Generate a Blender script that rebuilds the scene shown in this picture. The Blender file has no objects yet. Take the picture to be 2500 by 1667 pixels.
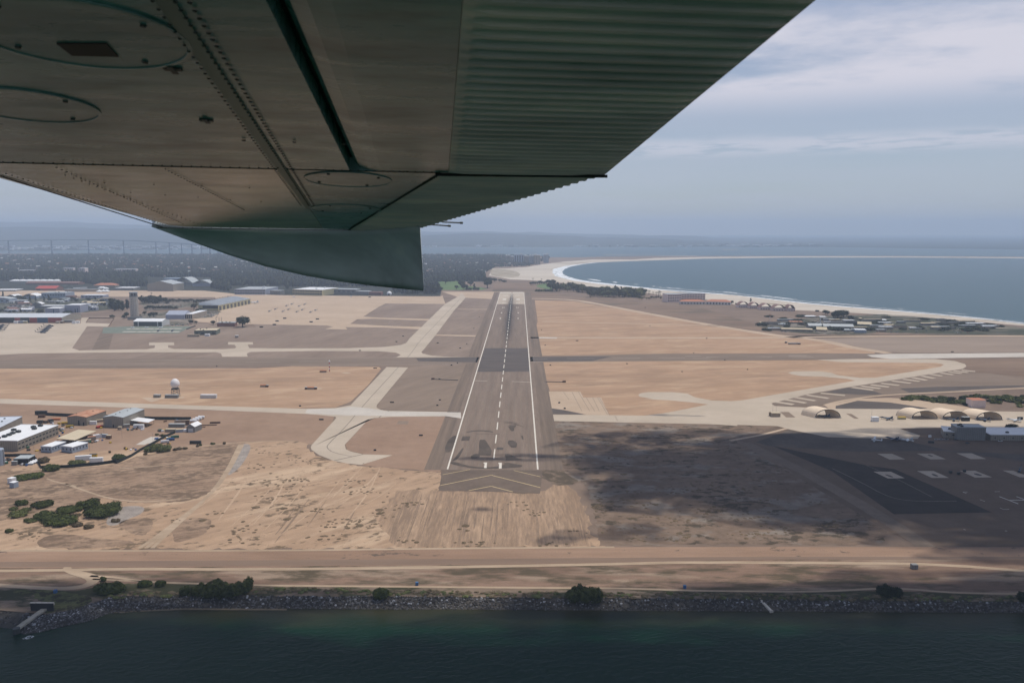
import bpy, bmesh, math, random
import numpy as np
from math import sin, cos, pi, radians, sqrt, atan2
from mathutils import Matrix, Vector
random.seed(7)
rng = np.random.default_rng(7)
sc = bpy.context.scene
COL = sc.collection

# ------------------------------------------------------------------ camera
# the aeroplane's window is 233 m above the airfield, looking down the long runway (+Y)
F, CX, CY, HY, CAMH = 2010.0, 1250.0, 833.5, 561.0, 233.0
PITCH = math.atan((CY - HY) / F)
YAW = math.atan(17.0 * cos(PITCH) / F)
cam_d = bpy.data.cameras.new("camera")
cam_d.sensor_width = 36.0
cam_d.lens = F / 2500.0 * 36.0
cam_d.clip_start = 0.05
cam_d.clip_end = 90000
cam_d.dof.use_dof = True
cam_d.dof.focus_distance = 1500
cam_d.dof.aperture_fstop = 9.0
cam = bpy.data.objects.new("camera", cam_d)
COL.objects.link(cam)
RC = Matrix.Rotation(YAW, 3, 'Z') @ Matrix.Rotation(pi / 2 - PITCH, 3, 'X')
cam.matrix_world = Matrix.Translation((0, 0, CAMH)) @ RC.to_4x4()
sc.camera = cam

# ------------------------------------------------------------------ daylight
HAZE_DENS = 0.000083
SUN_AZ, SUN_EL = 54.0, 71.0        # azimuth clockwise from +Y
w = bpy.data.worlds.new("World"); sc.world = w
w.use_nodes = True
nt = w.node_tree; N = nt.nodes; L = nt.links
for n_ in list(N): N.remove(n_)
out = N.new('ShaderNodeOutputWorld'); bg = N.new('ShaderNodeBackground')
sky = N.new('ShaderNodeTexSky'); sky.sky_type = 'NISHITA'; sky.sun_disc = False
sky.sun_elevation = radians(SUN_EL); sky.sun_rotation = radians(SUN_AZ)
sky.air_density = 1.0; sky.dust_density = 0.6; sky.ozone_density = 1.6; sky.altitude = 200
bg.inputs[1].default_value = 0.08
# thin cloud decks seen in perspective: noise on the plane direction.xy / direction.z
tc = N.new('ShaderNodeTexCoord'); sep = N.new('ShaderNodeSeparateXYZ')
L.new(tc.outputs['Generated'], sep.inputs[0])
def mth(op, a, b=None, c=None, clamp=False, T=None):
    T = T or nt
    m = T.nodes.new('ShaderNodeMath'); m.operation = op; m.use_clamp = clamp
    for i, v in enumerate((a, b, c)):
        if v is None: continue
        if isinstance(v, (int, float)): m.inputs[i].default_value = v
        else: T.links.new(v, m.inputs[i])
    return m.outputs[0]
zc = mth('MAXIMUM', sep.outputs[2], 0.015)
zc = mth('ADD', zc, 0.035)
ux = mth('DIVIDE', sep.outputs[0], zc); uy = mth('DIVIDE', sep.outputs[1], zc)
cmb = N.new('ShaderNodeCombineXYZ'); L.new(ux, cmb.inputs[0]); L.new(uy, cmb.inputs[1])
def cnoise(scale, detail, off, rough=0.5):
    mp = N.new('ShaderNodeMapping'); mp.inputs['Location'].default_value = off
    L.new(cmb.outputs[0], mp.inputs[0])
    n_ = N.new('ShaderNodeTexNoise'); n_.inputs['Scale'].default_value = scale
    n_.inputs['Detail'].default_value = detail; n_.inputs['Roughness'].default_value = rough
    L.new(mp.outputs[0], n_.inputs['Vector'])
    return n_.outputs['Fac']
a1 = cnoise(0.75, 7, (5.3, 1.7, 0), 0.6)
a2 = cnoise(0.30, 3, (2.1, 8.4, 0))
a3 = cnoise(2.4, 5, (7.1, 3.4, 0), 0.6)
def band(lo, hi, soft):            # one cloud deck between two heights above the horizon
    z_ = sep.outputs[2]
    u = N.new('ShaderNodeMapRange'); u.interpolation_type = 'SMOOTHSTEP'; L.new(z_, u.inputs['Value'])
    u.inputs['From Min'].default_value = lo; u.inputs['From Max'].default_value = lo + soft
    d = N.new('ShaderNodeMapRange'); d.interpolation_type = 'SMOOTHSTEP'; L.new(z_, d.inputs['Value'])
    d.inputs['From Min'].default_value = hi - soft; d.inputs['From Max'].default_value = hi
    return mth('MULTIPLY', u.outputs[0], mth('SUBTRACT', 1, d.outputs[0]))
def smooth(v, lo, hi):
    m_ = N.new('ShaderNodeMapRange'); m_.interpolation_type = 'SMOOTHSTEP'; m_.inputs['From Min'].default_value = lo; m_.inputs['From Max'].default_value = hi
    L.new(v, m_.inputs['Value']); return m_.outputs[0]
dk1 = mth('MULTIPLY', band(.120, .256, .045), smooth(mth('ADD', mth('MULTIPLY', a1, .55), mth('MULTIPLY', a2, .45)), .40, .53))
dk2 = mth('MULTIPLY', band(.262, 1.2, .02), smooth(mth('ADD', mth('MULTIPLY', a1, .7), mth('MULTIPLY', a2, .3)), .49, .60))
dk3 = mth('MULTIPLY', band(.078, .11, .014), smooth(a3, .36, .55))
cl = mth('MAXIMUM', mth('MAXIMUM', dk1, dk2), mth('MULTIPLY', dk3, .55))
veil = mth('MULTIPLY', mth('ADD', mth('MULTIPLY', smooth(a2, .3, .6), .22), .36), mth('SUBTRACT', 1, mth('MULTIPLY', smooth(sep.outputs[2], .2, .27), .75)))
fac = mth('MULTIPLY', cl, 0.95)
mix = N.new('ShaderNodeMix'); mix.data_type = 'RGBA'
tint = N.new('ShaderNodeMix'); tint.data_type = 'RGBA'; tint.blend_type = 'MULTIPLY'; tint.inputs[0].default_value = 1
L.new(sky.outputs[0], tint.inputs[6]); tint.inputs[7].default_value = (.95, .98, 1.08, 1)
vm = N.new('ShaderNodeMix'); vm.data_type = 'RGBA'; L.new(veil, vm.inputs[0]); L.new(tint.outputs[2], vm.inputs[6]); vm.inputs[7].default_value = (6.4, 6.9, 8.2, 1)
L.new(fac, mix.inputs['Factor']); L.new(vm.outputs[2], mix.inputs[6])
mix.inputs[7].default_value = (8.9, 8.8, 9.9, 1)
L.new(mix.outputs[2], bg.inputs[0]); L.new(bg.outputs[0], out.inputs[0])

sd = bpy.data.lights.new("sun", 'SUN'); sd.energy = 3.5; sd.angle = radians(0.5); sd.color = (1, 0.94, 0.845)
sun = bpy.data.objects.new("sun", sd); COL.objects.link(sun)
SUNV = Vector((sin(radians(SUN_AZ)) * cos(radians(SUN_EL)), cos(radians(SUN_AZ)) * cos(radians(SUN_EL)), sin(radians(SUN_EL))))
sun.rotation_euler = SUNV.to_track_quat('Z', 'Y').to_euler()
sun.location = (0, 0, 600)
sc.view_settings.view_transform = 'Standard'; sc.view_settings.look = 'None'
sc.view_settings.gamma = 1.0; sc.view_settings.use_curve_mapping = False
sc.view_settings.exposure = 0.0
sc.cycles.max_bounces = 5; sc.cycles.volume_bounces = 1
sc.cycles.diffuse_bounces = 2; sc.cycles.glossy_bounces = 2; sc.cycles.transparent_max_bounces = 8
sc.cycles.use_denoising = True

# ------------------------------------------------------------------ helpers
def ray(x, y):
    """world direction of a place in the photograph (2500 px wide)"""
    return RC @ Vector((x - CX, -(y - CY), -F))
def P(x, y, z=0.0):
    """the point of the level z that the photograph shows at x, y"""
    d = ray(x, y)
    t = (z - CAMH) / d.z
    return Vector((d.x * t, d.y * t, z))
def HT(yb, yt):                      # height of something standing at row yb and reaching row yt
    return CAMH * (yb - yt) / (yb - HY)
def zoom(x0, y0, s):
    return lambda x, y: (x0 + x / s, y0 + y / s)
f = zoom(0, 0, .9408)
q2 = zoom(0, 560, 3.763); q3 = zoom(0, 960, 3.763); q5 = zoom(500, 640, 3.763); q6 = zoom(1000, 600, 3.763)
q7 = zoom(1600, 680, 2.6133); q8 = zoom(1800, 960, 3.36)
zA = zoom(0, 640, 7.84); zB = zoom(280, 640, 6.533); zC = zoom(0, 980, 7.84); zD = zoom(260, 980, 7.84)
zE = zoom(2100, 960, 5.88); zF = zoom(1700, 720, 4.704); zG = zoom(1040, 1040, 6.533); zH = zoom(1180, 600, 4.523)
r4 = zoom(0, 1380, 3.36); r5 = zoom(1200, 1360, 1.809); r6 = zoom(560, 1020, 3.675); r7 = zoom(1300, 980, 3.92); r8 = zoom(1180, 780, 2.868)
def pts(fn, *a):
    return [fn(a[i], a[i + 1]) for i in range(0, len(a), 2)]

class MB:
    """collects faces, then links them as ONE mesh object"""
    def __init__(s): s.v = []; s.f = []; s.M = Matrix.Identity(4)
    def add(s, vs, fs):
        o = len(s.v)
        for p in vs: s.v.append(tuple(s.M @ Vector(p)))
        for q in fs: s.f.append(tuple(o + i for i in q))
        return s
    def box(s, x0, x1, y0, y1, z0, z1):
        v = [(x0, y0, z0), (x1, y0, z0), (x1, y1, z0), (x0, y1, z0), (x0, y0, z1), (x1, y0, z1), (x1, y1, z1), (x0, y1, z1)]
        return s.add(v, [(0, 3, 2, 1), (4, 5, 6, 7), (0, 1, 5, 4), (1, 2, 6, 5), (2, 3, 7, 6), (3, 0, 4, 7)])
    def prism(s, poly, z0, z1):
        n = len(poly)
        v = [(p[0], p[1], z0) for p in poly] + [(p[0], p[1], z1) for p in poly]
        return s.add(v, [tuple(range(n - 1, -1, -1)), tuple(range(n, 2 * n))] + [(i, (i + 1) % n, n + (i + 1) % n, n + i) for i in range(n)])
    def loft(s, rings, caps=True):
        n = len(rings[0]); v = [p for r in rings for p in r]; fs = []
        for k in range(len(rings) - 1):
            for i in range(n):
                a = k * n + i; b = k * n + (i + 1) % n
                fs.append((a, b, b + n, a + n))
        if caps: fs += [tuple(range(n - 1, -1, -1)), tuple(range((len(rings) - 1) * n, len(rings) * n))]
        return s.add(v, fs)
    def tube(s, a, b, r0, r1=None, n=8):
        a = Vector(a); b = Vector(b); r1 = r0 if r1 is None else r1
        d = (b - a).normalized(); u = d.orthogonal().normalized(); w_ = d.cross(u)
        return s.loft([[a + (u * cos(2 * pi * i / n) + w_ * sin(2 * pi * i / n)) * r0 for i in range(n)],
                       [b + (u * cos(2 * pi * i / n) + w_ * sin(2 * pi * i / n)) * r1 for i in range(n)]])
    def lathe(s, prof, c=(0, 0), n=16):
        return s.loft([[(c[0] + r * cos(2 * pi * i / n), c[1] + r * sin(2 * pi * i / n), z) for i in range(n)] for r, z in prof])
    def build(s, name, mat, parent=None, smooth=False):
        me = bpy.data.meshes.new(name); me.from_pydata(s.v, [], s.f)
        if mat: me.materials.append(mat)
        if smooth: me.polygons.foreach_set('use_smooth', [True] * len(me.polygons))
        me.update()
        o = bpy.data.objects.new(name, me); COL.objects.link(o)
        if parent: o.parent = parent
        return o
def tag(o, label=None, cat=None, group=None, kind=None):
    if label: o['label'] = label
    if cat: o['category'] = cat
    if group: o['group'] = group
    if kind: o['kind'] = kind
    return o
def thing(name, label, cat, loc=(0, 0, 0), rz=0.0, group=None):
    o = bpy.data.objects.new(name, None); COL.objects.link(o); o.empty_display_size = 1
    o.location = loc; o.rotation_euler = (0, 0, rz)
    return tag(o, label, cat, group)
def kids(o): return [c for c in bpy.data.objects if c.parent is o]
def make_tree_index(o): return [(c, make_tree_index(c)) for c in kids(o)]
def dup(o, loc, rz, label, scale=None, group=None, idx=None):
    def cp(src, par, ix):
        c = src.copy(); COL.objects.link(c); c.parent = par
        for ch, sub in ix: cp(ch, c, sub)
        return c
    r = cp(o, None, idx if idx is not None else make_tree_index(o))
    r.location = loc; r.rotation_euler = (0, 0, rz)
    if scale: r.scale = scale
    r['label'] = label
    if group: r['group'] = group
    return r

# ------------------------------------------------------------------ materials
def newmat(name):
    m = bpy.data.materials.new(name); m.use_nodes = True
    return m, m.node_tree, m.node_tree.nodes['Principled BSDF']
def lin(c):                    # sRGB 0-255 to linear
    return tuple(((v / 255) / 12.92 if v / 255 <= .04045 else ((v / 255 + .055) / 1.055) ** 2.4) for v in c) + (1,)
def ramp(T, fac, stops):
    r = T.nodes.new('ShaderNodeValToRGB'); cr = r.color_ramp
    while len(cr.elements) > 1: cr.elements.remove(cr.elements[-1])
    for i, (p_, c) in enumerate(stops):
        e = cr.elements[0] if i == 0 else cr.elements.new(p_)
        e.position = p_; e.color = c if len(c) == 4 else tuple(c) + (1,)
    T.links.new(fac, r.inputs[0]); return r.outputs[0]
def noise(T, scale, detail=4, rot=0.0, stretch=(1, 1, 1), rough=0.6, off=(0, 0, 0), obj=False):
    if obj: vec = T.nodes.new('ShaderNodeTexCoord').outputs['Object']
    else: vec = T.nodes.new('ShaderNodeNewGeometry').outputs['Position']
    mp = T.nodes.new('ShaderNodeMapping'); mp.vector_type = 'TEXTURE'
    mp.inputs['Rotation'].default_value = (0, 0, rot); mp.inputs['Scale'].default_value = stretch
    mp.inputs['Location'].default_value = off
    T.links.new(vec, mp.inputs[0])
    n_ = T.nodes.new('ShaderNodeTexNoise'); n_.inputs['Scale'].default_value = scale
    n_.inputs['Detail'].default_value = detail; n_.inputs['Roughness'].default_value = rough
    T.links.new(mp.outputs[0], n_.inputs['Vector'])
    return n_.outputs['Fac']
def mixc(T, fac, a, b, mode='MIX'):
    m = T.nodes.new('ShaderNodeMix'); m.data_type = 'RGBA'; m.blend_type = mode
    for i, v in ((0, fac), (6, a), (7, b)):
        if isinstance(v, (int, float)): m.inputs[i].default_value = v
        elif isinstance(v, tuple): m.inputs[i].default_value = v if len(v) == 4 else v + (1,)
        else: T.links.new(v, m.inputs[i])
    return m.outputs[2]
def soil(name, a, b, dark=None, s=0.02, rot=0.0, stretch=(1, 1, 1), thr=(0.56, 0.62), fine=0.35, dstretch=None, drot=None, rough=0.95, dscale=None, pale=None, pscale=0.01):
    """earth, dry grass or old paving: colours a and b mixed by broad noise, finer grain, optional dark growth"""
    m, T, B = newmat(name)
    n1 = noise(T, s, 5, rot, stretch); n2 = noise(T, s * 7, 5, rot, stretch, off=(31, 7, 0)); n3 = noise(T, 0.9, 3, off=(3, 9, 0))
    c = ramp(T, n1, [(0.34, a), (0.66, b)])
    v = mth('ADD', mth('MULTIPLY', n2, fine * 1.6, T=T), mth('MULTIPLY', n3, fine * .9, T=T), T=T)
    v = mth('ADD', v, 1 - fine * 1.25, T=T)
    cm = T.nodes.new('ShaderNodeVectorMath'); cm.operation = 'SCALE'
    if pale:
        n5 = noise(T, pscale, 5, rot, stretch, off=(88, 4, 0))
        c = mixc(T, ramp(T, n5, [(0.52, (0, 0, 0)), (0.6, (1, 1, 1))]), c, pale)
    T.links.new(c, cm.inputs[0]); T.links.new(v, cm.inputs['Scale'])
    c = cm.outputs[0]
    if dark:
        n4 = noise(T, dscale or s * 2.5, 9, rot if drot is None else drot, dstretch or stretch, rough=0.68, off=(57, 91, 0))
        n6 = noise(T, (dscale or s * 2.5) / 6, 3, rot if drot is None else drot, dstretch or stretch, off=(17, 71, 0))
        k = mth('ADD', mth('MULTIPLY', n4, .7, T=T), mth('MULTIPLY', n6, .45, T=T), T=T)
        c = mixc(T, ramp(T, k, [(thr[0], (0, 0, 0)), (thr[1], (1, 1, 1))]), c, dark)
    T.links.new(c, B.inputs['Base Color'])
    B.inputs['Roughness'].default_value = rough; B.inputs['Specular IOR Level'].default_value = .15
    return m
def plain(name, c, rough=.7, metal=0.0, var=.18, s=.4, spec=.3, obj=True):
    m, T, B = newmat(name)
    n1 = noise(T, s, 5, obj=obj); n2 = noise(T, s * 9, 3, obj=obj, off=(4, 4, 4))
    v = mth('ADD', mth('MULTIPLY', n1, var * 2, T=T), mth('MULTIPLY', n2, var, T=T), T=T)
    v = mth('ADD', v, 1 - var * 1.5, T=T)
    cm = T.nodes.new('ShaderNodeVectorMath'); cm.operation = 'SCALE'; cm.inputs[0].default_value = c[:3]
    T.links.new(v, cm.inputs['Scale']); T.links.new(cm.outputs[0], B.inputs['Base Color'])
    B.inputs['Roughness'].default_value = rough; B.inputs['Metallic'].default_value = metal; B.inputs['Specular IOR Level'].default_value = spec
    return m
def ribbed(name, c, c2, period=1.5, rough=.6):
    """sheet metal siding or seams: narrow darker lines along one object axis"""
    m, T, B = newmat(name)
    tcx = T.nodes.new('ShaderNodeTexCoord'); sp = T.nodes.new('ShaderNodeSeparateXYZ'); T.links.new(tcx.outputs['Object'], sp.inputs[0])
    s_ = mth('FRACT', mth('MULTIPLY', mth('ADD', sp.outputs[0], sp.outputs[1], T=T), 1 / period, T=T), T=T)
    k = mth('LESS_THAN', s_, 0.3, T=T)
    n1 = noise(T, .15, 5, obj=True)
    base = mixc(T, k, c, c2)
    cm = T.nodes.new('ShaderNodeVectorMath'); cm.operation = 'SCALE'; T.links.new(base, cm.inputs[0])
    T.links.new(mth('ADD', mth('MULTIPLY', n1, .5, T=T), .75, T=T), cm.inputs['Scale'])
    T.links.new(cm.outputs[0], B.inputs['Base Color']); B.inputs['Roughness'].default_value = rough
    return m
# ================================================================== the aeroplane's wing over the window
# local frame: u along the chord (towards the trailing edge), v along the span, w upwards
WD = 0.50
sv = Vector((975 - 1176, 784 - 740, -1891)).normalized()
_a = -0.002; cv = Vector((1, _a, (-201 + 44 * _a) / 1891)).normalized()
cv = (cv - sv * cv.dot(sv)).normalized()
nv = cv.cross(sv)
if nv.y < 0: nv = -nv
WM = RC @ Matrix((cv, sv, nv)).transposed()      # columns u, v, w in the world
WROOT = thing('aeroplane_wing', 'dark riveted underside of the wing with corrugated flap, overhead and nearest of all', 'wing')
WROOT.matrix_world = Matrix.Translation((0, 0, CAMH)) @ WM.to_4x4()
def uvw(x, y):                     # photograph at 2352 px wide -> ray in wing frame
    r = Vector((x - 1176, 784 - y, -1891)); return Vector((r.dot(cv), r.dot(sv), r.dot(nv)))
def PL(x, y, w_=0.0):              # on the wing's lower surface
    r = uvw(x, y); t = (WD + w_) / r.z
    return Vector((r.x * t, r.y * t, WD + w_))
def PV(x, y, v):                   # at span station v
    r = uvw(x, y); t = v / r.y
    return Vector((r.x * t, v, r.z * t))
def wingmat(name, base, streak=1.0, rough=.28):
    m, T, B = newmat(name)
    n1 = noise(T, 2.4, 4, 0, (2.0, .5, 1), obj=True); n2 = noise(T, 6, 6, 0, (1.6, .6, 1), obj=True, off=(3, 1, 0)); n3 = noise(T, 60, 3, obj=True)
    c = ramp(T, n1, [(.3, tuple(v * .72 for v in base)), (.5, base), (.68, tuple(v * q for v, q in zip(base, (1.35, 1.25, 1.12))))])
    c = mixc(T, mth('MULTIPLY', ramp(T, n2, [(.5, (0, 0, 0)), (.68, (1, 1, 1))]), .45 * streak, T=T), c, (.06, .055, .045))  # dirt streaks, widened into blotches that imitate patchy ground reflections
    T.links.new(c, B.inputs['Base Color'])
    T.links.new(mth('ADD', mth('MULTIPLY', n2, .22, T=T), rough - .1, T=T), B.inputs['Roughness'])
    bp = T.nodes.new('ShaderNodeBump'); bp.inputs['Strength'].default_value = .2; bp.inputs['Distance'].default_value = .012
    T.links.new(mth('ADD', n1, mth('MULTIPLY', n3, .05, T=T), T=T), bp.inputs['Height']); T.links.new(bp.outputs[0], B.inputs['Normal'])
    B.inputs['Specular IOR Level'].default_value = .4
    return m
M_wing = wingmat('wing_paint', (.20, .355, .35)); M_wing2 = wingmat('nose_reflection', (.50, .45, .35), .5, .2); M_cover = wingmat('cover_paint', (.19, .33, .32), .5); M_tip = wingmat('tip_paint', (.50, .55, .55), .2, .45)  # outer nose panel: lighter warm tone stands in for the reflected ground
M_corr = wingmat('corrugated_paint', (.86, .68, .64), .3, .42)
M_gap = plain('gap_dark', (.02, .022, .02), .9); M_rivet = plain('rivet_dark', (.07, .075, .065), .5)
M_brass = plain('brown_plate', (.05, .035, .028), .6); M_seam = plain('seam_strip', (.16, .23, .195), .4)
def line_pt(a, b, y):              # point on the photo line a-b at row y
    return (a[0] + (b[0] - a[0]) * (y - a[1]) / (b[1] - a[1]), y)
# --- lower skin (nose to rear spar), outboard edge at the tip joint
ys = [-420, -260, -120, 0, 60, 120, 180, 240, 300, 350, 388, 397]
LEa, LEb = (0, 420), (375, 524)
GAPa, GAPb = (610, 0), (800, 385)
m = MB()
vs_span = [PL(*line_pt(GAPa, GAPb, y)).y for y in (-420, -200, 0, 200, 385)]
v_end = PL(1010, 398).y; v_tip = PL(800, 527).y
u_gap = lambda v: PL(*GAPa).x + (PL(*GAPb).x - PL(*GAPa).x) * (v - PL(*GAPa).y) / (PL(*GAPb).y - PL(*GAPa).y)
h0, h1 = PL(1010, 398), PL(800, 527)
def u_rear(v):
    if v <= v_end: return u_gap(v)
    return h0.x + (h1.x - h0.x) * (v - h0.y) / (h1.y - h0.y)
le0, le1 = PL(0, 428), PL(375, 526)
def u_le(v): return le0.x + (le1.x - le0.x) * (v - le0.y) / (le1.y - le0.y)
def thick(v): return 0.13 if v < v_end else 0.13 - .05 * (v - v_end) / (v_tip - v_end)
stations = list(np.linspace(PL(500, -500).y, v_end - .001, 14)) + list(np.linspace(v_end + .001, v_tip, 8))
se0, se1 = PL(365, -20), PL(712, 480)
def u_seam(v): return se0.x + (se1.x - se0.x) * (v - se0.y) / (se1.y - se0.y)
def skin(sts, fa, fb, nose, name, mat):
    m = MB(); rings = []
    for v in sts:
        a, b = fa(v), fb(v); rg = []; t = thick(v); a0 = u_le(v)
        for k in range(9):         # lower surface, nose rolls up
            s_ = k / 8; u = a + (b - a) * (s_ ** 1.7)
            rg.append((u, v, WD + .035 * max(0, 1 - (u - a0) / .16) ** 2.2))
        for s_ in (1, .75, .5, .25, .08, .0):
            rg.append((a + (b - a) * s_ - (.012 if s_ == 0 and nose else 0), v, WD + (t * (1 - .55 * s_) if s_ > 0 or not nose else .05)))
        rings.append(rg)
    m.loft(rings); m.build(name, mat, WROOT)
st_in = list(np.linspace(PL(500, -500).y, v_end - .001, 14)); st_out = list(np.linspace(v_end + .001, v_tip, 8))
skin(st_in, u_le, u_rear, True, 'wing_skin', M_wing)
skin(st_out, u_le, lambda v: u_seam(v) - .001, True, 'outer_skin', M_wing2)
skin(st_out, lambda v: u_seam(v) + .001, u_rear, False, 'outer_skin', M_wing)
# --- flap: smooth nose, then the corrugated rear
HLa, HLb = (1062, 0), (1030, 396)
TEa, TEb = (1880, 0), (1392, 401)
def lu(a, b, v):
    p, q = PL(*a), PL(*b); return p.x + (q.x - p.x) * (v - p.y) / (q.y - p.y)
m = MB(); rings = []
for v in np.linspace(PL(500, -500).y, v_end - .004, 12):
    a = u_gap(v) + .012; b = lu(HLa, HLb, v)
    prof = [(a, .075), (a + .004, .028), (a + .02, .012), (a + .05, .004), (a + .09, .0), (b, .0), (b, .08)]
    rings.append([(u, v, WD + .001 + z) for u, z in prof])
m.loft(rings, caps=True)
FL = m.build('flap', M_wing, WROOT)
def corr(v0, v1, ua, ub, th0, name, mat, parent, amp=.0052, per=.0525, te=1.0):
    m = MB(); n = max(4, int((v1 - v0) / per * 8)); low = []; rows = []
    for i in range(n + 1):
        v = v0 + (v1 - v0) * i / n
        ph = (v / per) % 1.0
        tri = abs(ph * 2 - 1); z = amp * min(1, max(-1, (tri - .5) * 4.2))
        a, b = ua(v), ub(v)
        rows.append([(a + .001, v, WD + .0), (a + .02, v, WD - .002 + z * .2), (a + .05, v, WD + z), (b - .03, v, WD + z + .002), (b, v, WD + z * te + .003), (b - .002, v, WD + z * te + .012),
                     (a + .3 * (b - a), v, WD + th0 * .9), (a + .001, v, WD + th0)])
    m.loft(rows); return m.build(name, mat, parent)
corr(PL(500, -500).y, v_end - .004, lambda v: lu(HLa, HLb, v), lambda v: lu(TEa, TEb, v), .085, 'corrugated_skin', M_corr, FL, te=0.0)
te0, te1 = PL(1385, 403), PL(1000, 514)
AI = corr(v_end + .004, v_tip + .25, u_rear_out := (lambda v: h0.x + (h1.x - h0.x) * (v - h0.y) / (h1.y - h0.y) + .006),
     lambda v: te0.x + (te1.x - te0.x) * (v - te0.y) / (te1.y - te0.y), .06, 'aileron', M_corr, WROOT)
# dark block added behind the flap gap to keep the bright sky out
m = MB(); rings = []
for v in np.linspace(PL(500, -500).y, v_end - .004, 6):
    a = u_gap(v); rings.append([(a - .02, v, WD + .045), (a + .06, v, WD + .045), (a + .06, v, WD + .12), (a - .02, v, WD + .12)])
m.loft(rings); m.build('gap_blocker', M_gap, WROOT)
# --- seams, gaps, rivets, hatches
def strip(pa, pb, wd, lift=-.0025, th=.002, mat=M_gap, name='seam', parent=WROOT):
    a, b = Vector(pa), Vector(pb); d = (b - a); d.z = 0; d.normalize(); s_ = Vector((-d.y, d.x, 0)) * wd / 2
    m = MB(); z = Vector((0, 0, lift)); t = Vector((0, 0, th + .0008))
    m.loft([[a - s_ + z, a + s_ + z, a + s_ + z + t, a - s_ + z + t], [b - s_ + z, b + s_ + z, b + s_ + z + t, b - s_ + z + t]])
    return m.build(name, mat, parent)
seam = strip(PL(365, -20), PL(712, 480), .030, -.003, .002, M_seam, 'rivet_strip')
strip(PL(-60, 372), PL(1010, 397), .0045, -.0016, .001, M_gap, 'skin_joint')
strip(PL(1000, 398), PL(1395, 402), .009, -.009, .008, M_gap, 'flap_joint')
strip(PL(1012, 397), PL(800, 528), .010, -.002, .001, M_gap, 'hinge_gap')
strip(PL(360, 523), PL(806, 528), .014, -.002, .001, M_gap, 'tip_joint')
strip(PL(0, 404), PL(372, 521), .010, -.0016, .001, M_gap, 'nose_joint')
def rivets(name, lines, r=.004):
    m = MB()
    for (a, b, step, rr) in lines:
        a, b = Vector(a), Vector(b); n = max(1, int((b - a).length / step))
        for i in range(n + 1):
            c = a + (b - a) * (i / n); q = rr
            m.lathe([(q, c.z - .0006), (q * .9, c.z - .0022), (q * .45, c.z - .0034)], (c.x, c.y), 7)
    return m.build(name, M_rivet, WROOT)
Z0 = Vector((0, 0, -.0022))
def off(a, du): return Vector(a) + Vector((du, 0, -.0022))
ra, rb = PL(380, -20), PL(706, 470)
rivets('rivet_row', [(off(ra, .028), off(rb, .028), .034, .0045), (off(ra, .006), off(rb, .006), .034, .004),
    (off(ra, -.028), off(rb, -.028), .034, .0035),
    (off(PL(-40, 368), 0), off(PL(660, 384), 0), .030, .003), (off(PL(690, 386), 0), off(PL(1010, 393), 0), .026, .0028),
    (off(PL(0, 396), .02), off(PL(370, 515), .02), .035, .0035), (off(PL(130, 382), 0), off(PL(420, 512), 0), .04, .0035),
    (off(PL(380, 386), 0), off(PL(560, 480), 0), .03, .0035), (off(PL(240, 418), 0), off(PL(680, 432), 0), .16, .003),
    (off(PL(150, 400), 0), off(PL(480, 522), 0), .06, .003),
    (off(PL(1002, 404), 0), off(PL(806, 520), 0), .028, .004), (off(PL(420, 521), 0), off(PL(790, 523), 0), .05, .003),
    (off(PL(560, 320), 0), off(PL(790, 328), 0), .13, .006), (off(PL(300, 440), 0), off(PL(600, 462), 0), .12, .003)])
def hatch(cx, cy, rx_px, name='inspection_cover', slot=False):
    c = PL(cx, cy); e = PL(cx + rx_px, cy); r = abs(e.x - c.x)
    m = MB()
    m.lathe([(r, WD - .0005), (r, WD - .0035), (r * .96, WD - .0038), (r * .955, WD - .0018), (r * .5, WD - .0014)], (c.x, c.y), 40)
    h = m.build(name, M_cover, WROOT)
    for k in range(4):
        a = pi / 4 + k * pi / 2 + .3
        s_ = MB(); s_.lathe([(.006, WD - .002), (.005, WD - .005)], (c.x + r * .8 * cos(a), c.y + r * .8 * sin(a)), 7)
        s_.build('screw', M_rivet, h)
    return h
hatch(800, 412, 100); hatch(795, 480, 80); hatch(180, 82, 245); hatch(60, 243, 155)
pc = [PL(130, 97), PL(245, 97), PL(272, 127), PL(165, 124)]
m = MB(); m.loft([[q + Vector((0, 0, -.0005)) for q in pc], [q + Vector((0, 0, -.004)) for q in pc]]); m.build('data_plate', M_brass, WROOT)
for (x, y, r) in ((397, 157, .017), (474, 275, .016)):
    c = PL(x, y); m = MB(); m.box(c.x - r, c.x + r, c.y - r * .45, c.y + r * .45, WD - .004, WD - .0005)
    m.box(c.x - r * .35, c.x + r * .35, c.y - r * 1.3, c.y + r * 1.3, WD - .0055, WD - .0042); m.build('tie_fitting', M_rivet, WROOT)
# --- drooped wing tip
top = [(348, 519), (420, 524), (520, 526), (620, 527), (720, 528), (806, 528), (870, 526), (920, 522), (964, 518)]
bot = [(348, 521), (432, 552), (520, 584), (610, 612), (700, 633), (790, 648), (870, 658), (930, 664), (973, 668)]
m = MB(); front = []; back = []
nk = 9
for (a, b) in zip(top, bot):
    pa = PL(*a); col_ = []
    for k in range(nk):
        s_ = k / (nk - 1)
        v = pa.y + .02 + .17 * (1 - (1 - s_) ** 1.6)
        x = a[0] + (b[0] - a[0]) * s_; y = a[1] + (b[1] - a[1]) * s_
        col_.append(PV(x, y, v) if k else pa + Vector((0, .004, 0)))
    front.append(col_)
for col_ in front:
    ring = list(col_) + [Vector(q) + Vector((0, .03 + .10 * (1 - i / (nk - 1)), .05)) for i, q in reversed(list(enumerate(col_)))]
    back.append(ring)
m.loft(back); m.build('drooped_wingtip', M_tip, WROOT, smooth=True)
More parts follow.
